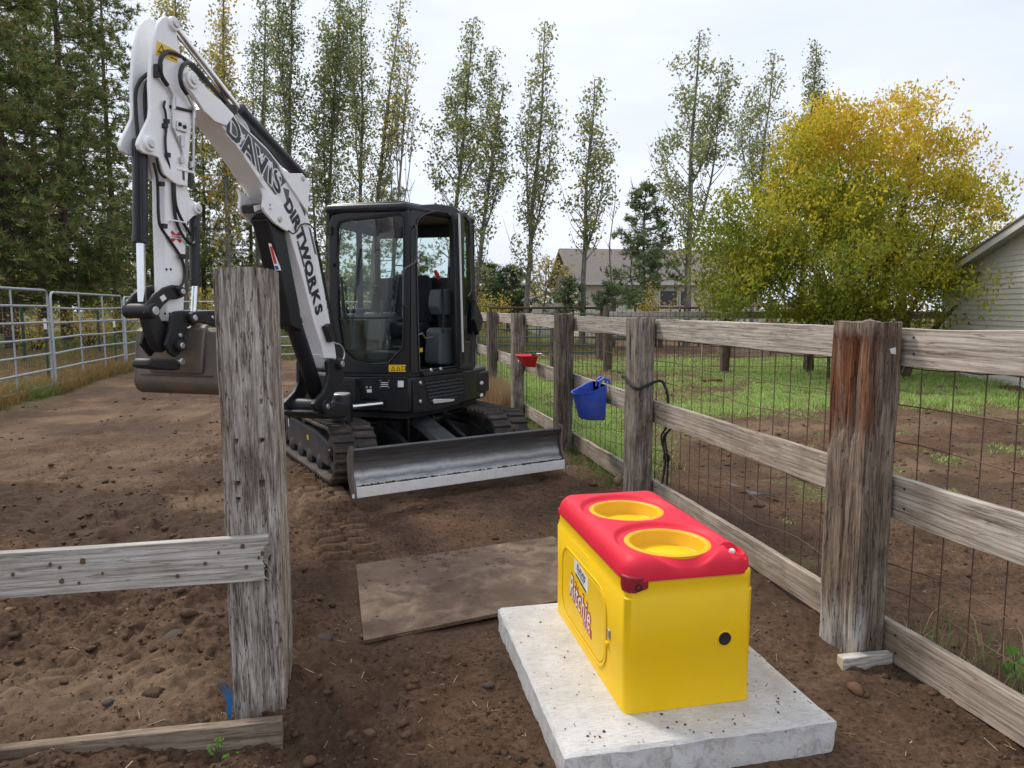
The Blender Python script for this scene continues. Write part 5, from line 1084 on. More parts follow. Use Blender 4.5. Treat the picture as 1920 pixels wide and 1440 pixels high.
for p in (rl, rr_, (rl + FL_) / 2 + BCK * .12): MB().bar(zl_(p, HZ1), zl_(p, 2.48), .06, .06, up=(1, 0, 0)).build('rear_pillar', 'machine_black', cab)
# interior
def cin(l_, b_, z): q = CA + LFD * l_ + BCK * b_; return (q[0], q[1], z)
def cbox(name, l0, l1, b0, b1, z0, z1, mat, bev=.02, p=cab): return MB().hexa([cin(l0, b0, z0), cin(l1, b0, z0), cin(l1, b1, z0), cin(l0, b1, z0), cin(l0, b0, z1), cin(l1, b0, z1), cin(l1, b1, z1), cin(l0, b1, z1)]).build(name, mat, p, bevel=bev, seg=3)
seat = cbox('seat', .12, .56, .52, .98, 1.30, 1.45, 'seat_cloth', .05); cbox('backrest', .12, .56, .92, 1.06, 1.42, 1.95, 'seat_cloth', .06, cab); cbox('seat_base', .14, .54, .56, 1.0, 1.0, 1.30, 'machine_black')
def sbox(name, pxs, o0, o1, mat, bev=.02, p=cab): return MB().ext([spn(q, o0) for q in pxs], SP.n * (o1 - o0)).build(name, mat, p, bevel=bev, seg=3)
sbox('armrest_console', [(823, 556), (826, 543), (848, 542), (862, 552), (866, 596), (850, 592), (828, 590), (822, 575)], .10, .24, 'console_grey', .015)
sbox('console_base', [(826, 622), (830, 615), (852, 614), (860, 620), (862, 684), (826, 684), (823, 676)], .10, .30, 'console_grey', .02)
sbox('console_neck', [(836, 590), (852, 592), (852, 618), (838, 618)], .13, .24, 'black_rubber', .008)
lv = [(830, 624), (832, 600), (830, 560), (829, 535), (820, 517)]; MB().tube([spn(q, .07) for q in lv], .011, 8).build('safety_lever', 'machine_black', cab)
MB().tube([spn(q, .07) for q in ((823, 522), (819, 514), (816, 507))], [.018, .022, .014], 10).build('lever_knob', 'red_knob', cab)
MB().lathe(spn((853, 609), .12), -SP.n, [(0, .012), (.02, .02), (.03, .012)], 12).build('stop_button', 'red_knob', cab)
MB().tube([spn((845, 545), .17), spn((845, 520), .17), spn((843, 500), .17)], [.035, .025, .02], 10).build('joystick', 'black_rubber', cab)
MB().tube([spn(q, .2) for q in ((783, 628), (792, 625), (797, 634), (812, 632))], .009, 6).build('seat_lever', 'zinc', cab)
card('yellow_tag', [spn(q, .2) for q in ((783, 653), (792, 652), (792, 660), (783, 661))], -SP.n, .003, 'yellow_vinyl', cab)
cbox('right_console', .64, .84, .18, .75, 1.0, 1.55, 'console_grey', .04); cbox('console_top', .62, .86, .30, .60, 1.55, 1.60, 'black_rubber', .02)
MB().tube([cin(.5, .38, 1.55), cin(.5, .37, 1.66), cin(.48, .36, 1.76), cin(.47, .34, 1.82)], [.055, .03, .02, .026], 10).build('joystick', 'black_rubber', cab)
cbox('joystick_pod', .40, .60, .30, .75, 1.28, 1.56, 'console_grey', .03)
cbox('dashboard', .1, .8, .10, .2, 1.0, 1.2, 'black_rubber', .03); cbox('monitor', .70, .84, .12, .18, 1.50, 1.62, 'black_rubber', .01)
for k in (0, 1): MB().tube([cin(.30 + .06 * k, .16, 1.02), cin(.30 + .06 * k, .19, 1.35), cin(.27 + .1 * k, .24, 1.60), cin(.25 + .12 * k, .25, 1.68)], [.01, .01, .011, .016], 7).build('travel_lever', 'grey_plastic', cab)
MB().tube([fp((640, 425), .03), fp((632, 500), .03), fp((645, 598), .03)], .006, 6).build('wiper_arm', 'black_rubber', cab); MB().bar(fp((640, 520), .012), fp((648, 608), .012), .012, .02).build('wiper_blade', 'black_rubber', cab)
MB().bar(fp((618, 425), .012), fp((618, 440), .012), .03, .05).build('hinge', 'black_rubber', cab); MB().bar(fp((621, 495), .012), fp((627, 497), .012), .05, .03).build('latch', 'black_rubber', cab)
# --- undercarriage
TW = .40; tr = BLW / 2 - TW / 2 - .035
zr, zf_ = .285, .275
def track_loop(e=0.):                                     # (along, z) outline of the belt, outer surface raised by e
    p = []; R1, R2, f1, f2 = .255 + e, .265 + e, .88, -1.06
    for k in range(13): a = R(-90 + 180 * k / 12); p.append((f1 + R1 * math.cos(a), .29 + R1 * math.sin(a)))
    for k in range(1, 10): t = k / 10; p.append((f1 + (f2 - f1) * t, .29 + R1 + (R2 - R1) * t - .018 * math.sin(math.pi * t)))
    for k in range(13): a = R(90 + 180 * k / 12); p.append((f2 + R2 * math.cos(a), .29 + R2 * math.sin(a)))
    for k in range(1, 10): t = k / 10; p.append((f2 + (f1 - f2) * t, .29 - R2 + (R2 - R1) * t))
    return p
def lug_mesh():
    mb = MB()
    for s in (-1, 1):
        x0, x1 = (s * .012, s * TW * .49); sh = .018 * s
        mb.hexa([(x0, -.02 + sh, -.006), (x1, -.022 + sh * .4, -.006), (x1, .022 + sh * .4, -.006), (x0, .02 + sh, -.006), (x0, -.009 + sh, .024), (x1, -.011 + sh * .4, .02), (x1, .009 + sh * .4, .02), (x0, .009 + sh, .024)])
    o = mb.build('lug_source', 'track_rubber', None, bevel=.004, seg=1); me = o.data; bpy.data.objects.remove(o); return me
LUG = lug_mesh()
for side in (-1, 1):
    rc = side * tr; out, inn = track_loop(0), track_loop(-.035); n = len(out)
    rings = []
    tk = MB()
    A_ = [ux(f, rc - TW / 2, z) for f, z in out] + [ux(f, rc + TW / 2, z) for f, z in out] + [ux(f, rc - TW / 2, z) for f, z in inn] + [ux(f, rc + TW / 2, z) for f, z in inn]; F_ = []
    for i in range(n):
        j = (i + 1) % n; F_ += [(i, j, n + j, n + i), (2 * n + j, 2 * n + i, 3 * n + i, 3 * n + j), (j, i, 2 * n + i, 2 * n + j), (n + i, n + j, 3 * n + j, 3 * n + i)]
    track = tk.add(A_, F_).build('track', 'track_rubber', EX, bevel=.008, seg=1, angle=50)
    L = [0]; 
    for i in range(n): a, b = out[i], out[(i + 1) % n]; L.append(L[-1] + math.hypot(b[0] - a[0], b[1] - a[1]))
    nl = int(L[-1] / .088)
    for k in range(nl):
        d = L[-1] * (k + .3) / nl; i = max(q for q in range(n) if L[q] <= d); a, b = out[i], out[(i + 1) % n]; t = (d - L[i]) / (L[i + 1] - L[i])
        f, z = a[0] + (b[0] - a[0]) * t, a[1] + (b[1] - a[1]) * t; tf, tz = b[0] - a[0], b[1] - a[1]; h = math.hypot(tf, tz); tf, tz = tf / h, tz / h
        X = UR; Yv = UF * tf + np.array([0, 0, tz]); Zv = UF * tz + np.array([0, 0, -tf]); 
        p = ux(f, rc, z) - rootloc(EX); M4 = Matrix([[X[c], Yv[c], Zv[c], p[c]] for c in range(3)] + [[0, 0, 0, 1]])
        share(LUG, 'lug', track, M4)
    so_ = rc + side * 0; fr = MB(); prof2 = [(-.86, .13), (.72, .13), (.80, .2), (.74, .36), (.3, .42), (-.7, .42), (-.84, .34)]
    MB().ext([ux(f, rc - TW * .34, z) for f, z in prof2], UR * TW * .68).build('track_frame', 'track_frame', track, bevel=.02)
    for f, r, nm in ((.88, .20, 'idler'), (-1.06, .215, 'sprocket')):
        MB().lathe(ux(f, rc - TW * .36, .29), UR, [(0, r * .55), (.012, r * .55), (.012, r * .9), (.03, r), (TW * .72 - .03, r), (TW * .72 - .012, r * .9), (TW * .72 - .012, r * .5), (TW * .72, r * .5)], 28).build(nm, 'track_frame', track)
        MB().lathe(ux(f, rc - TW * .36 - .001, .29), -UR, [(0, .07), (.02, .07), (.02, .045), (.035, .04)], 18).build('hub', 'cast_black', track)
    for f in (-.66, -.3, .06, .42): MB().lathe(ux(f, rc - TW * .38, .125), UR, [(0, .05), (.02, .085), (TW * .76 - .02, .085), (TW * .76, .05)], 18).build('roller', 'track_frame', track)
    MB().lathe(ux(-.1, rc - TW * .36, .475), UR, [(0, .05), (TW * .72, .05)], 16).build('top_roller', 'track_frame', track)
    if side < 0:
        q = ux(.05, rc - TW * .345, .3); card('label', [ux(.0, rc - TW * .345, .28), ux(.06, rc - TW * .345, .28), ux(.06, rc - TW * .345, .33), ux(.0, rc - TW * .345, .33)], -UR, .003, 'yellow_vinyl', track)
        card('label', [ux(-.78, rc - TW * .345, .30), ux(-.75, rc - TW * .345, .30), ux(-.75, rc - TW * .345, .39), ux(-.78, rc - TW * .345, .39)], -UR, .003, 'white_vinyl', track)
cbm = MB().ext([ux(f, r, .24) for f, r in ((.55, -.3), (.55, .3), (.3, .45), (-.5, .45), (-.7, .3), (-.7, -.3), (-.5, -.45), (.3, -.45))], (0, 0, .26)).build('car_body', 'cast_black', EX, bevel=.03)
for s in (-1, 1):
    for f in (.3, -.5): MB().hexa([ux(f - .14, s * .3, .2), ux(f + .14, s * .3, .2), ux(f + .2, s * (tr - .1), .16), ux(f - .2, s * (tr - .1), .16), ux(f - .14, s * .3, .47), ux(f + .14, s * .3, .47), ux(f + .2, s * (tr - .1), .34), ux(f - .2, s * (tr - .1), .34)]).build('frame_leg', 'cast_black', cbm, bevel=.012)
MB().lathe(ux(0, 0, .48), (0, 0, 1), [(0, .42), (.1, .42), (.1, .38), (.14, .38)], 40).build('slew_ring', 'cast_black', cbm)
for s in (-1, 1):
    MB().ext([ux(.50, s * .30, .46), ux(.60, s * .28, .48), ux(1.2, s * .28, .32), ux(1.58, s * .3, .32), ux(1.58, s * .3, .20), ux(1.1, s * .28, .18), ux(.5, s * .30, .2)], UR * s * .05).build('blade_arm', 'cast_black', EX, bevel=.01)
    MB().ext([ux(.62, s * .12, .22), ux(.72, s * .12, .22), ux(.72, s * .12, .53), ux(.62, s * .12, .55)], UR * s * .03).build('ear_plate', 'cast_black', cbm, bevel=.006)
q0, q1 = ux(.62, 0, .5), ux(1.5, 0, .33); d = q1 - q0
MB().hexa([q0 + UR * -.11 + (0, 0, -.03), q0 + UR * .11 + (0, 0, -.03), q1 + UR * .11 + (0, 0, -.03), q1 + UR * -.11 + (0, 0, -.03), q0 + UR * -.09 + (0, 0, .045), q0 + UR * .09 + (0, 0, .045), q1 + UR * .09 + (0, 0, .045), q1 + UR * -.09 + (0, 0, .045)]).build('blade_cylinder_cover', 'blade_steel', EX, bevel=.012)
# dozer blade: curved mouldboard, end plates, bright cutting edge
FB = 1.72; bz = .09
bprof = [(FB + .01, bz + .07), (FB - .045, bz + .13), (FB - .075, bz + .20), (FB - .08, bz + .27), (FB - .065, bz + .33), (FB - .035, bz + .375), (FB - .05, bz + .392), (FB - .085, bz + .375), (FB - .105, bz + .30), (FB - .10, bz + .18), (FB - .07, bz + .10), (FB - .02, bz + .05)]
def smooth_prof(p):
    return p
bd = MB().ext([ux(f, -BLW / 2 + .03, z) for f, z in bprof], UR * (BLW - .06)).build('dozer_blade', 'blade_steel', EX, bevel=.01, seg=3, angle=60)
for s in (-1, 1):
    ep = [(FB + .03, bz + .0), (FB + .02, bz + .08), (FB - .03, bz + .16), (FB - .05, bz + .25), (FB - .03, bz + .37), (FB - .045, bz + .41), (FB - .09, bz + .405), (FB - .16, bz + .30), (FB - .14, bz + .12), (FB - .06, bz + .0)]
    MB().ext([ux(f, s * (BLW / 2 - .03), z) for f, z in ep], UR * s * .022).build('end_plate', 'worn_bucket', bd, bevel=.004)
MB().hexa([ux(FB + .028, -BLW / 2, bz), ux(FB + .028, BLW / 2, bz), ux(FB - .02, BLW / 2, bz), ux(FB - .02, -BLW / 2, bz), ux(FB + .018, -BLW / 2 + .02, bz + .085), ux(FB + .018, BLW / 2 - .02, bz + .085), ux(FB - .01, BLW / 2 - .02, bz + .085), ux(FB - .01, -BLW / 2 + .02, bz + .085)]).build('cutting_edge', 'bare_steel', bd, bevel=.003)
MB().ext([ux(FB - .10, -.4, bz + .1), ux(FB - .10, .4, bz + .1), ux(FB - .10, .4, bz + .3), ux(FB - .10, -.4, bz + .3)], UF * -.06).build('blade_stiffener', 'cast_black', bd, bevel=.01)
rng = np.random.default_rng(12); n_ = 260; rr2 = rng.uniform(-BLW / 2 + .05, BLW / 2 - .05, n_); rr2 = np.where(rng.random(n_) < .6, rr2, np.where(rng.random(n_) < .5, BLW / 2 - .25 + rng.normal(0, .1, n_), -BLW / 2 + .4 + rng.normal(0, .2, n_)))
rr2 = np.clip(rr2, -BLW / 2 + .05, BLW / 2 - .05); S_ = .005 + .014 * rng.random(n_) ** 2
Pc = np.array([ux(FB + .0, r, bz + .09) for r in rr2]); o = lumps('blade_soil', Pc, S_, 'dirt', np.tile([[0, .5, .1]], (n_, 1)), 13, squash=.6); o.location = -rootloc(EX); o.parent = bd; o['kind'] = 'stuff'
# ------------------------------------------------------------------ corral panels, gates and far fences
paint('galvanised', (.42, .46, .5), .42, .55, .25, (.3, .28, .25), 5); paint('green_gate', (.03, .11, .1), .5, 0, .3, (.12, .1, .08), 5)
paint('rust_pipe', (.13, .06, .045), .7, .2, .4, (.2, .1, .06), 8); paint('tpost_green', (.02, .05, .035), .6, 0, .3); paint('fence_wire', (.12, .12, .12), .5, .6, .1)
def tube_panel(a, b, z0, z1, n, mat, name, label, cat, group=None, r=.022, stiles=2, parent_z=0., bent=0., gap=.05, top_round=True):
    """livestock panel: rounded outer frame, n bars, inner uprights"""
    a = np.array([a[0], a[1], 0.]); b = np.array([b[0], b[1], 0.]); d = b - a; L = np.linalg.norm(d); d /= L; a = a + d * gap; b = b - d * gap; L -= 2 * gap
    t = thing(name, ((a + b) / 2)[:2].tolist() + [0], label, cat, group); rr = .12
    q = lambda s, z: a + d * s + np.array([0, 0, z])
    p = [q(0, z0 - .1)] + [q(rr - rr * math.cos(R(k * 22.5)), z1 - rr + rr * math.sin(R(k * 22.5))) for k in range(5)] + [q(L - rr + rr * math.sin(R(k * 22.5)), z1 - rr + rr * math.cos(R(k * 22.5))) for k in range(5)] + [q(L, z0 - .1)]
    MB().tube(p, r, 8).build('outer_frame', mat, t)
    rng = random.Random(int(abs(a[0] * 77 + a[1] * 31)))
    for k in range(n):
        z = z0 + (z1 - z0) * k / n; k1 = rng.uniform(-1, 1) * bent
        MB().tube([q(0, z), q(L * .33, z + k1), q(L * .66, z + k1 * rng.uniform(-1, 1)), q(L, z)], r * .92, 8).build('bar', mat, t)
    for k in range(1, stiles + 1): s = L * k / (stiles + 1); MB().tube([q(s, z0 - .05), q(s, z1)], r * .7, 8).build('upright', mat, t)
    return t
XL, G6 = -5.8, 'galvanised corral panels'
tube_panel((XL + .05, 10.3), (XL, 14.66), .17, 1.93, 6, 'galvanised', 'corral_panel', 'galvanised corral panel nearest the left edge of the picture', 'corral panel', G6, bent=.02)
tube_panel((XL, 14.70), (XL - .08, 19.0), .16, 1.9, 6, 'galvanised', 'corral_panel', 'second galvanised corral panel from the left, with bent bars', 'corral panel', G6, bent=.05)
tube_panel((XL - .08, 19.05), (XL - .1, 23.3), .14, 1.88, 6, 'galvanised', 'corral_panel', 'third galvanised corral panel from the left, beside the bucket', 'corral panel', G6, bent=.03)
tube_panel((XL - .1, 23.4), (-1.6, 23.6), .12, 1.8, 6, 'galvanised', 'corral_panel', 'galvanised corral panel across the back, seen between post and boom', 'corral panel', G6)
tube_panel((-1.6, 23.6), (2.2, 23.4), .12, 1.8, 6, 'galvanised', 'corral_panel', 'galvanised corral panel across the back, hidden behind the excavator cab', 'corral panel', G6)
ga, gb = onz(893, 668), onz(1121, 680)
ga, gb = at(893, 578, 22.6), at(1121, 578, 22.4)
tube_panel(ga, gb, .18, 1.42, 5, 'green_gate', 'pipe_gate', 'green tubular gate seen through the paddock wire', 'gate', None, r=.025, stiles=1)
G7 = 'green T-posts along the corral'
def tpost(p, h, label, gr=G7):
    t = thing('t_post', (p[0], p[1], 0), label, 'fence post', gr); MB().box((p[0] - .022, p[1] - .004, -.1), (p[0] + .022, p[1] + .004, h - .22)).box((p[0] - .004, p[1] + .0045, -.1), (p[0] + .004, p[1] + .035, h - .22)).build('stem', 'tpost_green', t)
    MB().box((p[0] - .024, p[1] - .006, h - .22), (p[0] + .024, p[1] + .037, h)).build('white_tip', 'white_vinyl', t, bevel=.004)
tp = [at(82, 578, 14.6), at(212, 578, 19), at(-20, 578, 14.0)]
tpost(tp[0], 1.38, 'white-tipped green T-post at the joint of the two left corral panels'); tpost(tp[1], 1.3, 'white-tipped green T-post behind the second corral panel')
MB().tube([(tp[0][0] - .05, tp[0][1] - .06, .98), (tp[0][0] + .03, tp[0][1] - .06, .96), (tp[0][0] + .1, tp[0][1] - .04, .99), (XL, 14.6, .98)], .012, 6).build('twine_tie', 'blue_twine', bpy.data.objects['t_post'])
wf = thing('wire_fence', (-9.5, 20, 0), 'thin strand wire fence on steel posts in front of the pines', 'fence')
wp = [(-9.8, 9.), (-9.7, 13.), (-9.6, 17.5), (-9.4, 22), (-9., 26.5), (-5.5, 28.5), (-1, 29), (3.5, 29.3)]
for k, (x, y) in enumerate(wp): MB().box((x - .03, y - .03, -.1), (x + .03, y + .03, 1.55)).build('steel_post', 'tpost_green', wf)
for z in (.35, .6, .85, 1.1, 1.3, 1.48): MB().tube([(x, y - .04, z) for x, y in wp], .007, 4).build('wire', 'fence_wire', wf)
# timber fence across the far side of the paddock
bf = thing('back_fence', (8, 17, 0), 'grey board and wire fence across the far side of the paddock', 'fence'); DB = 17.5
bp_ = [at(px, 578, DB) for px in (1040, 1140, 1362, 1520, 1690, 1850)]
for k, p in enumerate(bp_): tie('post', p[0] - .1, p[0] + .1, p[1] - .09, p[1] + .09, -.1, (1.5, 1.66, 1.56, 1.5, 1.75, 1.5)[k], 'tie_wood_dark', bf, 200 + k, res=.04)
for k in range(5):
    a, b = bp_[k], bp_[k + 1]
    if k: board('rail', (a[0], a[1] - .1), (b[0], b[1] - .1), -.035, (1.34, 1.50 + .02, 1.35, 1.51), 'rail_wood_grey', bf, 210 + k, res=.2)
wm = MB()
for k in range(90):
    p = at(1040 + k * 8.2, 578, DB); wm.tube([(p[0], p[1] - .15, .02), (p[0], p[1] - .15, 1.55)], .004, 4)
for z in (.15, .4, .65, .9, 1.15, 1.4): wm.tube([(p[0], p[1] - .15, z) for p in bp_], .004, 4)
wm.build('wire_mesh', 'rusty_wire', bf)['kind'] = 'stuff'
lp = at(1165, 578, 21.5); tpg = thing('log_rail', (lp[0], lp[1], 0), 'grey log rail on a short dark post beside the green gate', 'fence')
MB().tube([at(1122, 632, 21.5), at(1180, 634, 21.7)], .085, 10).build('log', 'bark_grey', tpg); tie('post', lp[0] - .75, lp[0] - .5, lp[1] - .1, lp[1] + .15, -.1, 1.45, 'tie_wood_dark', tpg, 231, res=.04)
pf = thing('pipe_fence', (*at(1110, 578, 29)[:2], 0), 'rusty brown pipe rail fence in front of the house', 'fence')
MB().tube([at(918, 577, 29), at(1130, 577.5, 29)], .05, 8).build('pipe_rail', 'rust_pipe', pf); MB().tube([at(1228, 577, 29), at(1312, 577, 29)], .05, 8).build('pipe_rail', 'rust_pipe', pf)
for px in (920, 1075, 1230, 1275, 1312): p = at(px, 578, 29); MB().tube([(p[0], p[1], 0), (p[0], p[1], 1.62)], .045, 8).build('pipe_post', 'rust_pipe', pf)
for px, h in ((1133, 1.98), (1150, 2.02)): p = at(px, 578, 28.6); tie('timber_post', p[0] - .16, p[0] + .16 - (.08 if px > 1140 else 0), p[1] - .12, p[1] + .12, 0, h, 'tie_wood_dark', pf, px, res=.06)
nl_ = thing('new_board_fence', (*at(1420, 578, 24)[:2], 0), 'unfinished fence of fresh orange lumber left of the golden tree', 'fence')
for px, y in ((1322, 564), (1353, 561), (1376, 564), (1443, 559), (1452, 564), (1494, 568)):
    p = at(px, y, 24); MB().box((p[0] - .07, p[1] - .05, -.05), (p[0] + .07, p[1] + .05, p[2])).build('post', 'new_lumber', nl_, bevel=.005)
for a, b, y in ((1324, 1350, 577), (1376, 1442, 572), (1456, 1512, 574), (1452, 1512, 583), (1325, 1440, 590)):
    p, q = at(a, y, 23.85), at(b, y, 23.85); MB().bar(p, q, .04, .13).build('board', 'new_lumber', nl_)
db = at(1365, 560, 23.5); tie('dark_post', db[0] - .12, db[0] + .12, db[1] - .1, db[1] + .1, -.05, db[2], 'tie_wood_dark', nl_, 88, res=.05)
rb = onz(1335, 714, .05); setp(MB().bar(onz(1318, 714, .06), onz(1352, 713, .06), .12, .05).build('fallen_board', 'red_heartwood', None), 'reddish board lying in the far paddock grass', 'board')

# ------------------------------------------------------------------ buildings
paint('siding_cream', (.66, .62, .53), .6, 0, .1, (.35, .32, .27), 3); paint('siding_grey', (.84, .81, .74), .55, 0, .06, (.4, .38, .33), 3); paint('trim_white', (.68, .67, .64), .5, 0, .05); paint('soffit', (.5, .5, .5), .6)
def shingles():
    m, nt, n, l, b = nmat('shingles'); v = coords(n, l); f = noise(n, l, coords(n, l, (.7, .7, 5)), 9, 5, .7)
    l.new(ramp(n, l, f, [(.3, (.13, .11, .098)), (.5, (.2, .172, .152)), (.7, (.27, .235, .21))]), b.inputs['Base Color']); b.inputs['Roughness'].default_value = .9
shingles(); paint('window_dark', (.03, .033, .036), .15, 0, .0); 
def lapwall(a, b, z0, z1, lap, mat, parent, name='siding_wall', top=None, single=True, board='siding_board'):
    """lapped siding on a vertical wall from plan a to b, outside on the right of a->b; top(s) gives wall height"""
    a = np.array([a[0], a[1], 0.]); b = np.array([b[0], b[1], 0.]); d = b - a; L = np.linalg.norm(d); d /= L; o = np.array([d[1], -d[0], 0]); mb = MB(); z = z0
    while z < z1:
        zt = min(z + lap, z1); s0, s1 = 0., L
        if top is not None:
            ss = np.linspace(0, L, 400); ok = ss[np.array([top(s) for s in ss]) > z + lap * .3]
            if len(ok) < 2: break
            s0, s1 = ok[0], ok[-1]
        P0 = [a + d * s0 + o * .022 + (0, 0, z), a + d * s1 + o * .022 + (0, 0, z), a + d * s1 + (0, 0, z), a + d * s0 + (0, 0, z)]
        P1 = [a + d * s0 + o * .002 + (0, 0, zt), a + d * s1 + o * .002 + (0, 0, zt), a + d * s1 - o * .01 + (0, 0, zt), a + d * s0 - o * .01 + (0, 0, zt)]
        if single: MB().hexa(P0 + P1).build(board, mat, parent, smooth=False)
        else: mb.hexa(P0 + P1)
        z += lap
    return None if single else mb.build(name, mat, parent, smooth=False)
# garage at the right edge: gable wall of lapped boards
gk = at(1772, 578, 17.5); gd_ = np.array([math.sin(R(21)), math.cos(R(21)), 0]); ge = gk - gd_ * 12.
gar = thing('garage', ((gk + ge) / 2)[:2].tolist() + [0], 'pale grey garage with lapped siding at the right edge behind the golden tree', 'garage')
GPL = Plane(gk, -gd_); _o = -.35
(_s1, _z1), (_s2, _z2) = GPL.hit(1878, 441, _o), GPL.hit(1920, 413, _o); GSL = (_z2 - _z1) / (_s2 - _s1); GEZ = _z1 - GSL * _s1; print('garage', _s1, _z1, GSL, GEZ)
def gtop(s): return GEZ + GSL * min(s, 12. - s)
lapwall(gk, ge, 0., 6.5, .112, 'siding_grey', gar, top=gtop)
MB().bar((gk[0], gk[1], 0), (gk[0], gk[1], GEZ), .1, .1, up=(0, 1, 0)).build('corner_trim', 'trim_white', gar)
on = np.array([-gd_[1], gd_[0], 0]) * -1; on = np.array([-math.cos(R(21)), math.sin(R(21)), 0])
mid = (gk + ge) / 2
for A_, B_ in ((gk + gd_ * .4, mid), (ge - gd_ * .4, mid)):
    za, zb = GEZ - GSL * .4, GEZ + GSL * 6.
    MB().hexa([zl_(A_ + on * .35, za), zl_(B_ + on * .35, zb), zl_(B_ - on * 6, zb), zl_(A_ - on * 6, za), zl_(A_ + on * .35, za + .05), zl_(B_ + on * .35, zb + .05), zl_(B_ - on * 6, zb + .05), zl_(A_ - on * 6, za + .05)]).build('soffit_board', 'soffit', gar, smooth=False)
    MB().hexa([zl_(A_ + on * .4, za + .053), zl_(B_ + on * .4, zb + .053), zl_(B_ - on * 6, zb + .053), zl_(A_ - on * 6, za + .053), zl_(A_ + on * .4, za + .09), zl_(B_ + on * .4, zb + .09), zl_(B_ - on * 6, zb + .09), zl_(A_ - on * 6, za + .09)]).build('roof', 'shingles', gar, smooth=False)
    MB().hexa([zl_(A_ + on * .352, za - .10), zl_(B_ + on * .352, zb - .10), zl_(B_ + on * .37, zb - .10), zl_(A_ + on * .37, za - .10), zl_(A_ + on * .352, za + .05), zl_(B_ + on * .352, zb + .05), zl_(B_ + on * .37, zb + .05), zl_(A_ + on * .37, za + .05)]).build('fascia', 'trim_white', gar, smooth=False)
MB().ext([zl_(gk, 0), zl_(gk + gd_ * 0 - on * 6, 0), zl_(gk - on * 6, GEZ - .05), zl_(gk, GEZ - .05)], gd_ * -.05).build('side_wall', 'siding_grey', gar, smooth=False)
# house behind the poplars
hk0 = at(1086, 578, 38); hx = CM @ np.array([1, 0, 0]); hx = np.array([hx[0], hx[1], 0]); hx /= np.linalg.norm(hx); hyv = np.array([-hx[1], hx[0], 0]); hx2 = hx * math.cos(R(8)) + hyv * math.sin(R(8)); hy2 = np.array([-hx2[1], hx2[0], 0])
hy2 = hy2 * math.cos(R(20)) - hx2 * math.sin(R(20)) if False else hy2
h0 = hk0; h1 = hk0 + hx2 * 10.5; h3 = hk0 + hy2 * 6.4 - hx2 * .0; h2 = h1 + hy2 * 6.4; EZ, RZ_ = 3.2, 4.95
hs = thing('house', ((h0 + h2) / 2)[:2].tolist() + [0], 'cream sided house with brown shingle roof behind the poplars', 'house')
lapwall(h0, h1, 0, EZ, .2, 'siding_cream', hs, 'front_wall', single=False)
lapwall(h3, h0, 0, RZ_, .2, 'siding_cream', hs, 'gable_wall', top=lambda s: EZ + (RZ_ - EZ) * (1 - abs(s - 3.2) / 3.2), single=False)
MB().ext([zl_(h1, 0), zl_(h2, 0), zl_(h2, EZ), zl_((h1 + h2) / 2, RZ_), zl_(h1, EZ)], -hx2 * .1).build('gable_wall', 'siding_cream', hs, smooth=False); MB().ext([zl_(h2, 0), zl_(h3, 0), zl_(h3, EZ), zl_(h2, EZ)], -hy2 * .1).build('rear_wall', 'siding_cream', hs, smooth=False)
for (a, b, s) in ((h0, h1, -1), (h3, h2, 1)):
    e = hy2 * .5 * s; ra, rb_ = (h0 + h3) / 2, (h1 + h2) / 2; dz = .5 * (RZ_ - EZ) / 3.2
    MB().hexa([zl_(a + e - hx2 * .45, EZ - dz), zl_(b + e + hx2 * .45, EZ - dz), zl_(rb_ + hx2 * .45, RZ_), zl_(ra - hx2 * .45, RZ_), zl_(a + e - hx2 * .45, EZ - dz + .12), zl_(b + e + hx2 * .45, EZ - dz + .12), zl_(rb_ + hx2 * .45, RZ_ + .12), zl_(ra - hx2 * .45, RZ_ + .12)]).build('roof', 'shingles', hs, smooth=False)
    MB().bar(zl_(a + e * 1.02 - hx2 * .46, EZ - dz + .02), zl_(b + e * 1.02 + hx2 * .46, EZ - dz + .02), .05, .18).build('fascia', 'trim_white', hs, smooth=False)
    MB().bar(zl_(a + e - hx2 * .47, EZ - dz + .02), zl_(ra - hx2 * .47, RZ_ + .02), .04, .18).build('rake_board', 'rail_wood_brown', hs, smooth=False)
for px, w, h in ((1262, 1.1, .8), (1276 + 12, .5, .8)):
    c = hk0 + hx2 * ((px - 1086) / 1310 * 38); w_ = MB().ext([zl_(c - hx2 * w / 2 - hy2 * .03, 1.75), zl_(c + hx2 * w / 2 - hy2 * .03, 1.75), zl_(c + hx2 * w / 2 - hy2 * .03, 1.75 + h), zl_(c - hx2 * w / 2 - hy2 * .03, 1.75 + h)], hy2 * .1).build('window', 'window_dark', hs, smooth=False)
    MB().ring([zl_(c - hx2 * (w / 2 + .08) - hy2 * .05, 1.67), zl_(c + hx2 * (w / 2 + .08) - hy2 * .05, 1.67), zl_(c + hx2 * (w / 2 + .08) - hy2 * .05, 1.83 + h), zl_(c - hx2 * (w / 2 + .08) - hy2 * .05, 1.83 + h)], [zl_(c - hx2 * w / 2 - hy2 * .05, 1.75), zl_(c + hx2 * w / 2 - hy2 * .05, 1.75), zl_(c + hx2 * w / 2 - hy2 * .05, 1.75 + h), zl_(c - hx2 * w / 2 - hy2 * .05, 1.75 + h)], hy2 * .03).build('window_frame', 'trim_white', w_, smooth=False)
w0 = at(998, 578, 41); wing = thing('house_wing', (*(w0 + hx2 * .8)[:2], 0), 'low white wing with sloping roof at the left end of the house', 'house')
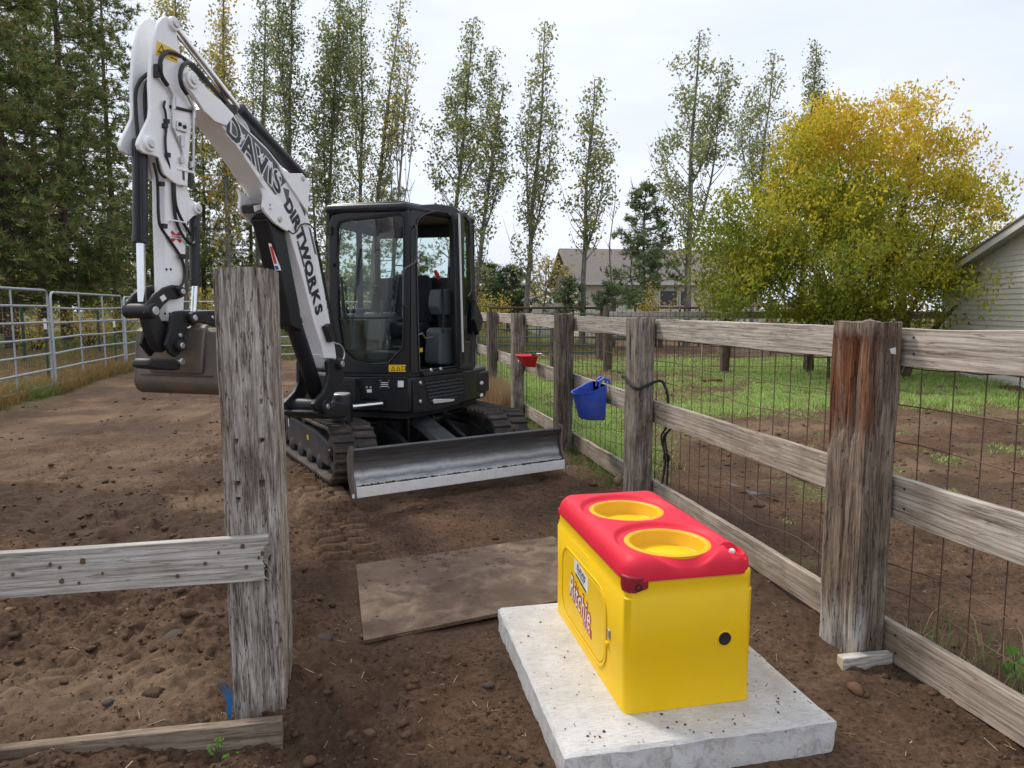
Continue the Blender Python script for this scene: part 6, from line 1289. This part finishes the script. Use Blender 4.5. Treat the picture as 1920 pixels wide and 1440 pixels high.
lapwall(w0, w0 + hx2 * 1.9, 0, 1.9, .2, 'trim_white', wing, 'wall', single=False); MB().hexa([zl_(w0 - hx2 * .3 - hy2 * .3, 2.0), zl_(w0 + hx2 * 2.2 - hy2 * .3, 2.75), zl_(w0 + hx2 * 2.2 + hy2 * 4, 2.75), zl_(w0 - hx2 * .3 + hy2 * 4, 2.0), zl_(w0 - hx2 * .3 - hy2 * .3, 2.12), zl_(w0 + hx2 * 2.2 - hy2 * .3, 2.87), zl_(w0 + hx2 * 2.2 + hy2 * 4, 2.87), zl_(w0 - hx2 * .3 + hy2 * 4, 2.12)]).build('roof', 'shingles', wing, smooth=False)
# teal shed corner glimpsed under the golden tree
# ------------------------------------------------------------------ plants
leafmat('leaf', .5); leafmat('needle', .3, .6); leafmat('blade', .3, .5)
def diamonds(name, Cn, size, tint, mat, parent, rng, aspect=.62, droop=0.):
    n = len(Cn); a = rng.normal(size=(n, 3)); a[:, 2] -= droop; a /= np.linalg.norm(a, axis=1)[:, None]; b = np.cross(a, rng.normal(size=(n, 3))); b /= np.linalg.norm(b, axis=1)[:, None] + 1e-9
    s = size[:, None] if hasattr(size, '__len__') else size; n3 = np.cross(a, b)
    V = np.stack([Cn - a * s * .5, Cn + b * s * aspect * .5 + n3 * s * .08, Cn + a * s * .5, Cn - b * s * aspect * .5 + n3 * s * .08], 1).reshape(-1, 3)
    return fast_mesh(name, V, np.arange(n * 4).reshape(n, 4), mat, parent, np.repeat(tint, 4, 0))
def pick(rng, n, cols, w, jit=.2):
    c = np.array(cols)[rng.choice(len(cols), n, p=np.array(w) / sum(w))]; return np.clip(c * rng.uniform(1 - jit, 1 + jit, (n, 1)) * rng.uniform(.93, 1.07, (n, 3)), 0, 1)
GR, GR2, GRD, YE, YG, OR = (.24, .28, .1), (.34, .36, .18), (.14, .175, .065), (.64, .46, .08), (.46, .41, .11), (.6, .33, .09)
def poplar(px, dep, topx, topy, hwpx, y_low, n, cols, w, label, seed, name='poplar_tree', cat='tree', trunk=.13, leaf=.145, bark='bark_grey', fork=True, spread=1., clump=.19, nfork=2, group='poplars behind the yard'):
    rng = np.random.default_rng(seed); b = at(px, 578, dep); b[2] = -.1; tp_ = at(topx, topy, dep); H = tp_[2]; t = thing(name, (b[0], b[1], 0), label, cat, group)
    hw = hwpx / FPX * dep; zl0 = at(px, y_low, dep)[2]; rt = CM @ np.array([1, 0, 0]); lean = (tp_ - b); k = np.linspace(0, 1, 12)
    wob = (np.array([fbm(k * 3 + seed, k * 0, o=2, s=seed), fbm(k * 3 + seed, k * 0 + 9, o=2, s=seed + 1)]).T - .5) * .5 * np.sin(k * math.pi)[:, None]
    axis = np.stack([b[0] + lean[0] * k ** 1.15 + wob[:, 0], b[1] + lean[1] * k + wob[:, 1], b[2] + (H - b[2]) * k], 1)
    mb = MB(); mb.tube(axis, trunk * (1 - k * .92) + .008, 8)
    def on_axis(z): f = np.clip((z - b[2]) / (H - b[2]), 0, 1); return np.array([np.interp(f, k, axis[:, c]) for c in range(3)])
    P_, S_ = [], []; axes = [(axis, H, 1.)]
    for q in range(nfork):                                # secondary leaders
        f0 = rng.uniform(.28, .55); az = rng.uniform(0, 6.28); o = np.array([np.interp(f0, k, axis[:, c]) for c in range(3)]); h2 = H * rng.uniform(.72, .93); r2 = hw * rng.uniform(.45, .8)
        e = np.array([np.interp(h2 / H, k, axis[:, 0]) + math.cos(az) * r2, np.interp(h2 / H, k, axis[:, 1]) + math.sin(az) * r2, h2]); kk = np.linspace(0, 1, 8)[:, None]
        ax2 = o * (1 - kk) + e * kk + np.array([math.cos(az), math.sin(az), -.3]) * r2 * .45 * np.sin(kk * math.pi); mb.tube(ax2, np.linspace(trunk * .5 * (1 - f0) + .01, .008, 8), 6, caps=False); axes.append((ax2, h2, .62))
    nb = int(26 + (H - zl0) * 3.2)
    for (axk, Hk, wk) in axes:
        kz = axk[:, 2]; zlo = max(zl0, kz[0] + .5)
        for i in range(int(nb * (1 if wk == 1. else .5))):
            f = (i + rng.random()) / (nb * (1 if wk == 1. else .5)); z = zlo + (Hk - zlo) * f * .97; prof = math.sin(math.pi * min(1, .16 + f * .84) ** .72) ** .8 * (1 - f * .25)
            L = max(.3, hw * wk * prof * rng.uniform(.4, 1.2)); az = rng.uniform(0, 6.28); up = rng.uniform(1.3, 2.4) / spread; zz = z - L * up * .35
            o = np.array([np.interp(zz, kz, axk[:, c]) for c in range(3)]); e = o + np.array([math.cos(az) * L, math.sin(az) * L, L * up]); e[2] = min(e[2], Hk - .1 * rng.random())
            m = (o + e) / 2 + np.array([math.cos(az), math.sin(az), -.5]) * L * .16
            mb.tube([o, m, e], [max(.006, trunk * .26 * (1 - f)), .012, .005], 5, caps=False)
            P_.append((o, m, e)); S_.append(L * (.6 + f))
    S_ = np.array(S_); cnt = np.maximum(3, (.9 * n * S_ / S_.sum())).astype(int); pts = []
    for (o, m, e), c in zip(P_, cnt):
        nc = max(1, c // 42); u = rng.uniform(.25, 1.05, nc)[:, None]; cen = o * (1 - u) ** 2 + 2 * m * u * (1 - u) + e * u * u
        kk = rng.integers(0, nc, c); pts.append(cen[kk] + rng.normal(size=(c, 3)) * clump * (1 + .25 * rng.random((c, 1))))
    pts = np.concatenate(pts); pts = pts[pts[:, 2] < H + .15]
    mb.build('trunk', bark, t, fix=False)
    diamonds('crown', pts, leaf * rng.uniform(.7, 1.3, len(pts)), pick(rng, len(pts), cols, w), 'leaf', t, rng)
G_ = [GR, GR2, GRD, YG]; 
poplar(345, 33, 325, -90, 55, 330, 7000, [GR, GR2, YG, YE], [4, 3, 4, 3], 'yellowing poplar rising behind the excavator arm', 1, clump=.22)
poplar(425, 30, 420, -70, 48, 500, 5200, [GR2, YG, YE, OR], [3, 4, 4, .6], 'thin golden poplar between arm and boom', 2, trunk=.15)
poplar(478, 36, 500, -60, 38, 420, 5200, [GR, GR2, GRD, YE], [6, 4, 3, .5], 'green poplar just right of the golden one', 3)
poplar(548, 33, 545, -80, 42, 520, 6500, [GR, GR2, GRD, YE], [6, 4, 3, .4], 'dense green poplar rising from behind the boom bend', 4)
poplar(612, 34, 640, -90, 56, 500, 11500, [GR, GR2, GRD, YE], [6, 4, 3, .35], 'broadest dense green poplar, left of the cab roof', 5, clump=.23)
poplar(668, 36, 680, -40, 36, 420, 4600, [GR, GR2, GRD, YG], [6, 4, 3, 1], 'green poplar above the left edge of the cab', 6)
poplar(690, 31, 752, -10, 30, 420, 2600, [GR2, YG, GR, YE], [4, 3, 3, 1.2], 'slender leaning poplar with pale leaning trunk above the cab', 7, trunk=.12)
poplar(722, 30, 772, 85, 22, 300, 750, [YG, GR2, YE], [3, 4, 2], 'almost bare poplar with leaves only at its tip', 8, trunk=.08, spread=1.1)
poplar(838, 32, 888, 34, 58, 470, 6400, [GR, GR2, YG, GRD], [5, 5, 1, 2], 'tall poplar directly right of the cab roof', 9)
poplar(878, 30, 945, 158, 44, 560, 3600, [GR, GR2, YG, GRD], [4, 5, 2, 1], 'shorter leaning poplar beside the rear of the cab', 10)
poplar(985, 30, 1022, 40, 44, 540, 4000, [GR2, GR, YG], [5, 4, 2], 'tall slim poplar standing left of the house', 11)
poplar(1092, 29, 1115, 148, 48, 470, 3000, [GR2, GR, YG], [5, 4, 3], 'slim poplar in front of the house gable', 12)
poplar(1288, 29, 1312, 58, 88, 500, 6000, [GR2, GR, YG], [6, 4, 1], 'wide open poplar with pale trunk right of the small pine', 13, spread=1.35, trunk=.17)
poplar(1410, 36, 1452, 100, 62, 420, 4300, [GR, GR2, YG], [5, 5, 1], 'poplar partly hidden by the golden tree', 14)
poplar(1500, 37, 1532, 78, 40, 450, 6000, [GR, GRD, GR2], [5, 3, 2], 'narrow dense poplar rising behind the golden tree', 15)
poplar(1010, 33, 1030, 480, 40, 580, 900, [YG, GR2, OR], [3, 3, 1], 'young thin poplar sapling left of the house gable', 16, trunk=.05)
def bare(px, dep, topx, topy, label, seed, hw=26):
    rng = np.random.default_rng(seed); b = at(px, 578, dep); b[2] = -.1; e = at(topx, topy, dep); t = thing('bare_sapling', (b[0], b[1], 0), label, 'tree', 'leafless saplings'); mb = MB()
    k = np.linspace(0, 1, 8)[:, None]; ax = b + (e - b) * k + np.array([[.15 * math.sin(i * 1.3 + seed), .1 * math.sin(i), 0] for i in range(8)]); mb.tube(ax, np.linspace(.05, .008, 8), 6)
    for i in range(16):
        f = rng.uniform(.25, .95); o = b + (e - b) * f; L = hw / FPX * dep * (1.2 - f) * rng.uniform(.6, 1.5); az = rng.uniform(0, 6.28); q = o + np.array([math.cos(az) * L, math.sin(az) * L, L * rng.uniform(1.2, 2.2)])
        mb.tube([o, (o + q) / 2 + np.array([0, 0, -.1 * L]), q], [.016, .011, .005], 4, caps=False)
        for j in range(2): s = o + (q - o) * rng.uniform(.4, .8); w_ = s + rng.normal(size=3) * .3 * L + np.array([0, 0, .5 * L]); mb.tube([s, w_], [.008, .004], 4, caps=False)
    mb.build('branches', 'bark_grey', t, fix=False)
bare(1145, 31, 1150, 320, 'leafless sapling above the house roof left of the small pine', 31, 16); bare(1192, 31, 1185, 330, 'leafless sapling directly behind the small pine', 32, 18); bare(738, 29, 745, 180, 'leafless sapling above the cab with bare twigs', 33, 40); bare(775, 31, 765, 290, 'thin bare twiggy sapling beside the almost bare poplar', 34, 30)
def pine(px, dep, topy, rpx, y_low, nb, label, seed, cols, w, trunk=.22, name='pine_tree', tuft=.24, nper=8, group='pines left of the yard', density=1., young=False, topx=None):
    rng = np.random.default_rng(seed); b = at(px, 578, dep); b[2] = -.1; e = at(topx or px, topy, dep); H = e[2]; t = thing(name, (b[0], b[1], 0), label, 'tree', group); rad = rpx / FPX * dep; z0 = at(px, y_low, dep)[2]
    mb = MB(); k = np.linspace(0, 1, 8); mb.tube(np.stack([b[0] + (e[0] - b[0]) * k + .1 * np.sin(k * 5 + seed), b[1] + .1 * np.cos(k * 4), b[2] + (H - b[2]) * k], 1), trunk * (1 - .9 * k) + .01, 9)
    T = []
    for i in range(nb):
        f = (i + rng.random()) / nb; z = z0 + (H - z0) * f; L = rad * ((1 - f) ** .75 * .95 + .12) * rng.uniform(.65, 1.15) * (.75 + .5 * min(1, f * 5)); az = rng.uniform(0, 6.28)
        o = np.array([b[0] + (e[0] - b[0]) * (z - b[2]) / (H - b[2]), b[1], z]); rise = rng.uniform(-.18, .30) + .35 * f; d = np.array([math.cos(az), math.sin(az), 0])
        q = o + d * L + np.array([0, 0, L * rise]); m = o + d * L * .5 + np.array([0, 0, L * rise * .35 - .06 * L]); mb.tube([o, m, q], [.035 * (1 - f) + .012, .02, .008], 5, caps=False)
        nc_ = max(3, int(L * 4.6 * density)); nt_ = nc_ * 4
        u = np.repeat(rng.uniform(.3, 1.02, nc_) ** .8, 4); base = o * ((1 - u) ** 2)[:, None] + 2 * m * (u * (1 - u))[:, None] + q * (u * u)[:, None]
        sd = np.array([-d[1], d[0], 0]); tw = np.repeat((rng.normal(size=(nc_, 1)) * .30 * L * (1.05 - u[::4, None] * .6)) * sd + rng.normal(size=(nc_, 3)) * np.array([.06, .06, .09]) * L, 4, 0) + rng.normal(size=(nt_, 3)) * np.array([.13, .13, .07]) + np.array([0, 0, .05]); tp2 = base + tw
        T.append(np.concatenate([tp2, np.tile(d, (nt_, 1))], 1))
        for j in range(0, nt_, 4): mb.tube([base[j], tp2[j]], [.008, .004], 3, caps=False)
    mb.build('trunk', 'bark_brown', t, fix=False)
    T = np.concatenate(T); n = len(T); c = T[:, :3]; dr = T[:, 3:] * .6 + np.array([0, 0, .5]) + rng.normal(size=(n, 3)) * .45; dr /= np.linalg.norm(dr, axis=1)[:, None]
    v = rng.normal(size=(n, nper, 3)); v /= np.linalg.norm(v, axis=2)[..., None]; v = v + dr[:, None] * .85; v /= np.linalg.norm(v, axis=2)[..., None]
    s = np.cross(v, rng.normal(size=(n, nper, 3))); s /= np.linalg.norm(s, axis=2)[..., None] + 1e-9; ln = tuft * rng.uniform(.7, 1.35, (n, nper, 1)); cc = c[:, None] + rng.normal(size=(n, nper, 3)) * .03
    V = np.stack([cc + s * .026, cc - s * .026, cc + v * ln], 2).reshape(-1, 3)
    fast_mesh('crown', V, np.arange(n * nper * 3).reshape(-1, 3), 'needle', t, np.repeat(pick(rng, n, cols, w, .25), nper * 3, 0))
PN = [(.125, .165, .055), (.21, .245, .08), (.3, .31, .1), (.3, .21, .11)]; PW = [5, 5, 3, .5]
pine(18, 27, -190, 175, 572, 117, 'big pine with the thick trunk at the far left edge', 41, PN, PW, .27)
pine(125, 30, -150, 140, 572, 106, 'big pine whose trunk stands behind the second corral panel', 42, PN, PW, .24)
pine(-90, 25, -160, 170, 572, 84, 'pine reaching in from beyond the left edge', 43, PN, PW, .25)
pine(75, 36, -120, 150, 572, 89, 'pine behind and between the two nearest pine trunks', 44, PN, PW, .22)
pine(215, 37, -60, 120, 572, 95, 'pine standing just left of the raised arm', 45, PN, PW, .2)
pine(-10, 42, -140, 170, 480, 70, 'pine far back at the left edge', 46, PN, PW, .22)
pine(290, 45, 190, 110, 560, 60, 'lower dark pine behind the raised arm', 47, PN, PW, .17)
pine(385, 46, 215, 100, 540, 55, 'dark pine seen between the arm and the boom', 48, PN, PW, .17)
pine(470, 48, 245, 100, 540, 55, 'dark pine under the bend of the boom', 49, PN, PW, .17)
pine(590, 50, 300, 80, 560, 45, 'dark pine between the boom and the cab', 50, PN, PW, .16)
pine(735, 52, 330, 90, 570, 40, 'distant dark pine directly behind the cab', 56, PN, PW, .16)
PY = [(.17, .23, .11), (.25, .31, .14), (.14, .18, .09)]
pine(1203, 30, 356, 62, 575, 62, 'small open pine in front of the house roof', 51, PY, [4, 3, 3], .09, tuft=.2, group='young pines near the house')
pine(1066, 28.5, 525, 28, 585, 22, 'little pine in front of the house gable wall', 52, PY, [4, 3, 3], .05, tuft=.14, density=.6, group='young pines near the house')
pine(1140, 27.5, 535, 24, 585, 16, 'little pine between house gable and small open pine', 53, PY, [4, 3, 3], .05, tuft=.14, density=.5, group='young pines near the house')
pine(955, 45, 505, 55, 585, 45, 'bushy pine at the end of the yard right of the cab', 54, [(.06, .1, .03), (.085, .125, .04)], [1, 1], .1, group='young pines near the house')
pine(915, 48, 500, 60, 585, 45, 'bushy pine partly hidden by the cab', 55, [(.06, .1, .03), (.085, .125, .04)], [1, 1], .1, group='young pines near the house')
def shrub(px, dep, topy, hwpx, n, cols, w, label, seed, name='shrub', leaf=.1, cat='shrub', low=585, group='shrubs near the fences'):
    rng = np.random.default_rng(seed); b = at(px, 578, dep); H = at(px, topy, dep)[2]; t = thing(name, (b[0], b[1], 0), label, cat, group); hw = hwpx / FPX * dep; mb = MB(); pts = []
    for i in range(14):
        az = rng.uniform(0, 6.28); L = hw * rng.uniform(.35, 1.); h = H * rng.uniform(.55, 1.) * (1 - .35 * (L / hw) ** 2); e = np.array([b[0] + math.cos(az) * L, b[1] + math.sin(az) * L, h]); o = np.array([b[0] + rng.normal() * .1, b[1] + rng.normal() * .1, -.05])
        m = (o + e) / 2 + np.array([0, 0, h * .12]); mb.tube([o, m, e], [.022, .014, .006], 4, caps=False)
        c = n // 14; u = rng.uniform(.3, 1.05, c)[:, None]; pts.append(o * (1 - u) ** 2 + 2 * m * u * (1 - u) + e * u * u + rng.normal(size=(c, 3)) * np.array([.2, .2, .17]) * hw)
    pts = np.concatenate(pts); pts = pts[pts[:, 2] > .05]; mb.build('stems', 'bark_brown', t, fix=False); diamonds('foliage', pts, leaf * rng.uniform(.7, 1.3, len(pts)), pick(rng, len(pts), cols, w), 'leaf', t, rng)
shrub(1238, 28, 520, 44, 2000, [YE, YG, GR], [4, 4, 2], 'yellow-green shrub under the small open pine', 61)
shrub(920, 33, 535, 42, 1800, [YE, YG, GR, OR], [4, 3, 2, .5], 'golden shrub right behind the cab', 62)
shrub(1330, 31, 540, 30, 700, [GR, GR2], [1, 1], 'small green shrub by the pale poplar trunk', 63)
shrub(1735, 18.5, 540, 40, 1300, [GR, YG, YE], [4, 3, 2], 'loose yellow-green shrub at the corner of the garage', 64, leaf=.09)
shrub(60, 24, 560, 46, 900, [YE, OR, YG], [4, 1, 3], 'yellow undergrowth shrub behind the first corral panel', 65, leaf=.09, group='undergrowth beneath the pines')
shrub(165, 27, 558, 50, 1200, [YE, YG, OR], [5, 2, 1], 'bright yellow undergrowth shrub behind the second corral panel', 66, leaf=.09, group='undergrowth beneath the pines')
shrub(225, 33, 555, 46, 1000, [YE, YG, GR], [4, 3, 2], 'yellow undergrowth shrub left of the arm', 67, leaf=.09, group='undergrowth beneath the pines')
shrub(385, 36, 520, 52, 1500, [YE, YG, OR, GR], [4, 3, 1, 2], 'yellow undergrowth shrub between arm and near post', 68, leaf=.1, group='undergrowth beneath the pines')
shrub(540, 38, 500, 50, 1400, [YG, GR, YE], [4, 3, 2], 'yellow-green shrub between near post and boom', 69, leaf=.1, group='undergrowth beneath the pines')
shrub(460, 40, 480, 60, 1600, [YG, GR, YE], [4, 4, 1], 'green-yellow shrub behind the top of the near post', 70, leaf=.1, group='undergrowth beneath the pines')
# golden box elder
def golden():
    rng = np.random.default_rng(77); dep = 16.5; b = at(1630, 578, dep); t = thing('golden_tree', (b[0], b[1], 0), 'big bushy tree turning gold and green in front of the garage', 'tree')
    E_ = [(1640, 320, 195, 140, 1.2), (1480, 420, 150, 110, 1.), (1715, 420, 145, 115, 1.), (1560, 500, 210, 80, 1.1), (1790, 490, 85, 60, .5), (1600, 560, 110, 55, .6), (1395, 470, 75, 75, .5), (1650, 250, 120, 75, .6), (1450, 545, 120, 40, .5), (1740, 560, 80, 50, .3), (1830, 470, 70, 55, .5), (1340, 510, 50, 60, .3)]
    cen = [at(x, y, dep + rng.normal() * .5) for x, y, *_ in E_]; vol = np.array([e[2] * e[3] * e[4] for e in E_]); P_ = []
    rt = CM @ np.array([1, 0, 0]); fw = np.array([-rt[1], rt[0], 0])
    for i in rng.choice(len(E_), 330, p=vol / vol.sum()):  # leafy sprays: drooping clumps set on the outer shell
        v = rng.normal(size=3); v /= np.linalg.norm(v); r = rng.uniform(.25, 1.) ** .45 * (1 + .06 * rng.normal()); rx, rz = E_[i][2] / FPX * dep, E_[i][3] / FPX * dep
        c = cen[i] + rt * v[0] * r * rx + fw * v[1] * r * rx * .8 + np.array([0, 0, v[2] * r * rz]); out = np.array([v[0] * rt[0] + v[1] * fw[0], v[0] * rt[1] + v[1] * fw[1], v[2] * .4])
        n1 = rng.integers(10, 26); q = rng.normal(size=(n1, 3)) * np.array([.34, .34, .2]) * rng.uniform(.6, 1.25); q = q + out * rng.uniform(-.3, .4, (n1, 1)) - np.array([0, 0, .25]) * (q[:, :2] ** 2).sum(1)[:, None]
        P_.append(c + q)
    P_ = np.concatenate(P_); P_ = P_[P_[:, 2] > .2]
    n = len(P_); m = 15; dr = rng.normal(size=(n, 1, 3)) * .5 + np.array([0, 0, -.55]); u = rng.uniform(-.2, .28, (n, m, 1)); pts = (P_[:, None] + dr * u + rng.normal(size=(n, m, 3)) * .075).reshape(-1, 3)
    side = (P_ - b) @ rt; g = (P_[:, 2] - 1.2) / 5.6 + .06 * side + (fbm(P_[:, 0] * 1.1, P_[:, 1] * 1.1, P_[:, 2] * 1.1, o=3, s=9) - .5) * 1.3 + rng.normal(size=n) * .14
    g = np.clip(g, 0, 1.25); st = np.array([(.2, .24, .03), (.33, .35, .035), (.52, .46, .04), (.68, .54, .05), (.74, .5, .06), (.7, .42, .07)]); x = np.array([0, .25, .5, .75, 1., 1.25])
    col = np.stack([np.interp(g, x, st[:, c]) for c in range(3)], 1); col = np.repeat(col, m, 0) * rng.uniform(.75, 1.2, (n * m, 1))
    a = rng.normal(size=(n * m, 3)) * .6; a[:, 2] -= .8; diamonds('crown', pts, 0.1 * rng.uniform(.7, 1.3, n * m), col, 'leaf', t, rng, aspect=.45, droop=1.0)
    mb = MB()
    for i in range(46):
        e = P_[rng.integers(0, n)]; o = np.array([b[0] + rng.normal() * .35, b[1] + rng.normal() * .3, -.05]); m_ = o * .45 + e * .55 + np.array([0, 0, .25 * (e[2])]) * .5; big = i < 9
        mb.tube([o, o * .7 + m_ * .3 + np.array([0, 0, .3]), m_, e], [.10 if big else .035, .08 if big else .028, .04 if big else .016, .008], 6, caps=False)
    mb.build('trunk', 'bark_brown', t, fix=False)
golden()
# distant wood that reads as one mass
def far_woods():
    rng = np.random.default_rng(5); P_ = []; Cc = []; 
    for i in range(150):
        px = rng.uniform(-500, 1000); dep = rng.uniform(62, 95); c = at(px, 578, dep); h = rng.uniform(4.5, 9.5) if px < 700 else rng.uniform(3.5, 6); w_ = rng.uniform(1.6, 3.2); n = 330
        v = rng.normal(size=(n, 3)); v /= np.linalg.norm(v, axis=1)[:, None]; r = rng.uniform(.4, 1, (n, 1)) ** .5; q = v * r * np.array([w_, w_, h * .42]) + np.array([c[0], c[1], h * .5]); q = q[q[:, 2] > .1]
        P_.append(q); Cc.append(pick(rng, len(q), [[GR, GRD, GR2], [YG, GR, GR2], [GRD, PN[0], PN[1]], [YE, YG, OR]][rng.choice(4, p=[.35, .25, .28, .12])], [1, 1, 1]))
    P_ = np.concatenate(P_); o = diamonds('far_woods', P_, .42 * rng.uniform(.6, 1.3, len(P_)), np.concatenate(Cc), 'leaf', None, rng); setp(o, 'distant mixed wood beyond the field', 'wood', None, 'stuff')
far_woods()
# ------------------------------------------------------------------ grass, weeds, litter
def blades(name, x, y, h, wd, tint, label, cat='grass', lean=.5, seed=0):
    rng = np.random.default_rng(seed); n = len(x); z = gh(x, y); a = rng.uniform(0, 6.28, n); l = rng.normal(size=(n, 2)) * lean * h[:, None]
    s = np.stack([np.cos(a), np.sin(a), 0 * a], 1) * (wd / 2)[:, None]; P0 = np.stack([x, y, z - .004], 1); M_ = P0 + np.stack([l[:, 0] * .3, l[:, 1] * .3, h * .6], 1); Tp = P0 + np.stack([l[:, 0], l[:, 1], h * rng.uniform(.75, 1.05, n)], 1)
    V = np.stack([P0 - s, P0 + s, M_ + s * .75, M_ - s * .75, Tp], 1).reshape(-1, 3); b = np.arange(n)[:, None] * 5
    F = np.concatenate([b + np.array([[0, 1, 2]]), b + np.array([[0, 2, 3]]), b + np.array([[3, 2, 4]])]); o = fast_mesh(name, V, F, 'blade', None, np.repeat(tint, 5, 0)); return setp(o, label, cat, None, 'stuff')
def paddock_grass():
    rng = np.random.default_rng(6); n = 420000; y = 4.5 + 19 * rng.random(n) ** 1.15; x = 2.35 + rng.random(n) * (y * .95 + 1.5); m = grass_mask(x, y)
    tu = fbm(x * 4, y * 4, o=2, s=90); k = rng.random(n) < m ** 1.1 * (.25 + .75 * sstep(.3, .6, tu + .1)) * np.clip(.45 + 4 / y, .3, .95); x, y = x[k], y[k]; n = len(x)
    h = (.025 + .06 * rng.random(n)) * (.65 + .8 * sstep(.4, .65, fbm(x * .9, y * .9, o=2, s=91))); nearf = np.exp(-((x - 2.5) / .3) ** 2); h = h * (1 + 1.1 * nearf) * (1 - .45 * sstep(3.2, 3.8, x) * sstep(10, 8, y))
    wd = .0045 + .0007 * y; t = pick(rng, n, [(.23, .45, .09), (.35, .58, .13), (.48, .6, .19), (.54, .46, .25)], [3, 5, 4, 2.2]); print('grass', n)
    mm_ = grass_mask(x, y); dr_ = (rng.random(n) < .55 * (1 - mm_))[:, None]; t = np.where(dr_, pick(rng, n, [(.38, .3, .15), (.3, .27, .1), (.42, .36, .2)], [1, 1, 1]), t); h = h * (.45 + .55 * mm_)
    blades('paddock_grass', x, y, h, wd, t, 'green grass growing in patches across the paddock', seed=1)
paddock_grass()
def side_grass():
    rng = np.random.default_rng(16); n = 60000; y = 9 + 18 * rng.random(n); x = -5.5 - 9 * rng.random(n) ** 1.6; k = rng.random(n) < .35 + .65 * np.exp(-((x + 5.9) / .5) ** 2); x, y = x[k], y[k]; n = len(x)
    nf = np.exp(-((x + 5.8) / .45) ** 2); h = .08 + .2 * rng.random(n) * (.4 + nf) ; g = sstep(.45, .58, fbm(x * .8, y * .4, o=2, s=23))[:, None] * (.25 + .75 * nf[:, None])
    t = g * pick(rng, n, [(.1, .18, .035), (.16, .22, .06)], [1, 1]) + (1 - g) * pick(rng, n, [(.3, .2, .09), (.25, .16, .06), (.2, .17, .06), (.36, .2, .05)], [3, 3, 2, 1.5]); blades('corral_weeds', x, y, h, .012 + 0 * h, t, 'dry and green weeds beneath the corral panels and pines', seed=2)
    n = 9000; y = 10.4 + 3.4 * rng.random(n); x = 2.02 + .38 * rng.random(n) ** .8 - .1; h = .12 + .45 * rng.random(n) ** 1.3; blades('dry_grass', x, y, h, .006 + 0 * h, pick(rng, n, [(.36, .24, .13), (.28, .18, .1), (.42, .32, .19)], [1, 1, 1]), 'tan dry grass standing along the fence beside the excavator', seed=3, lean=.25)
    n = 5200; y = 5.8 + 17 * rng.random(n); x = 2.26 + rng.normal(size=n) * .13; h = .04 + .1 * rng.random(n); blades('fence_grass', x, y, h, .007 + 0 * h, pick(rng, n, [(.09, .17, .03), (.15, .22, .05), (.26, .2, .1)], [3, 3, 2]), 'grass tufts along the foot of the paddock fence', seed=4)
    n = 30000; y = 22.8 + 9 * rng.random(n); x = -5 + 14 * rng.random(n); h = .06 + .16 * rng.random(n); blades('back_weeds', x, y, h, .02 + 0 * h, pick(rng, n, [(.12, .17, .04), (.2, .19, .07), (.3, .2, .1)], [3, 3, 2]), 'rough weeds beyond the back panels', seed=5)
    # weeds at the right edge by the nearest bay
    n = 420; y = 1.6 + 1.3 * rng.random(n); x = 2.42 + .5 * rng.random(n); h = .05 + .16 * rng.random(n); blades('edge_weeds', x, y, h, .006 + 0 * h, pick(rng, n, [(.12, .2, .05), (.3, .22, .12), (.36, .27, .16)], [3, 2, 2]), 'sparse weeds behind the wire at the lower right', seed=6)
    n = 26000; r = rng.random((n, 2)); x = -20 + 30 * r[:, 0]; y = 30 + 30 * r[:, 1]; h = .1 + .25 * rng.random(n); blades('field_grass', x, y, h, .05 + 0 * h, pick(rng, n, [(.2, .26, .07), (.28, .3, .1), (.33, .3, .13)], [3, 3, 2]), 'pale green field grass beyond the trees', seed=7)
side_grass()
def litter():
    rng = np.random.default_rng(9); n = 2600; y = 1.2 + 14 * rng.random(n) ** 1.3; x = rng.uniform(-1, 1, n) * (1 + y * .8) + .2 * y; k = ~((np.abs(x - 1.12) < .55) & (np.abs(y - 2.68) < .64)); x, y = x[k], y[k]; n = len(x); L = .008 + .03 * rng.random(n) ** 3; a = rng.uniform(0, 3.14, n)
    d = np.stack([np.cos(a), np.sin(a), rng.normal(size=n) * .15], 1) * L[:, None]; s = np.stack([-np.sin(a), np.cos(a), 0 * a], 1) * .0014; c = np.stack([x, y, gh(x, y) + .006], 1)
    V = np.stack([c - d - s, c + d - s, c + d + s, c - d + s], 1).reshape(-1, 3); o = fast_mesh('straw_litter', V, np.arange(n * 4).reshape(-1, 4), 'blade', None, np.repeat(pick(rng, n, [(.4, .3, .18), (.28, .2, .12), (.5, .42, .3)], [2, 2, 1]), 4, 0)); setp(o, 'bits of straw and wood chips on the soil', 'litter', None, 'stuff')
litter()
def sprig(p, label, seed, sc=1.):
    rng = np.random.default_rng(seed); t = thing('weed_sprig', (p[0], p[1], 0), label, 'weed'); z = float(gh(np.array([p[0]]), np.array([p[1]]))[0]); mb = MB(); c = []
    for i in range(5): e = np.array([p[0] + rng.normal() * .02 * sc, p[1] + rng.normal() * .02 * sc, z + rng.uniform(.03, .07) * sc]); mb.tube([(p[0], p[1], z), e], [.0018, .001], 4, caps=False); c += [e + rng.normal(size=3) * .008 * sc for _ in range(4)]
    mb.build('stalk', 'tpost_green', t, fix=False); c = np.array(c); diamonds('leaves', c, .02 * sc * rng.uniform(.7, 1.3, len(c)), pick(rng, len(c), [(.12, .3, .04), (.18, .36, .08)], [1, 1]), 'leaf', t, rng)
sprig(ony(412, 1380, 2.5), 'tiny green sprig in the soil in front of the lower left board', 3); sprig(onz(1905, 1290), 'green weed behind the wire at the lower right edge', 4, 2.5)
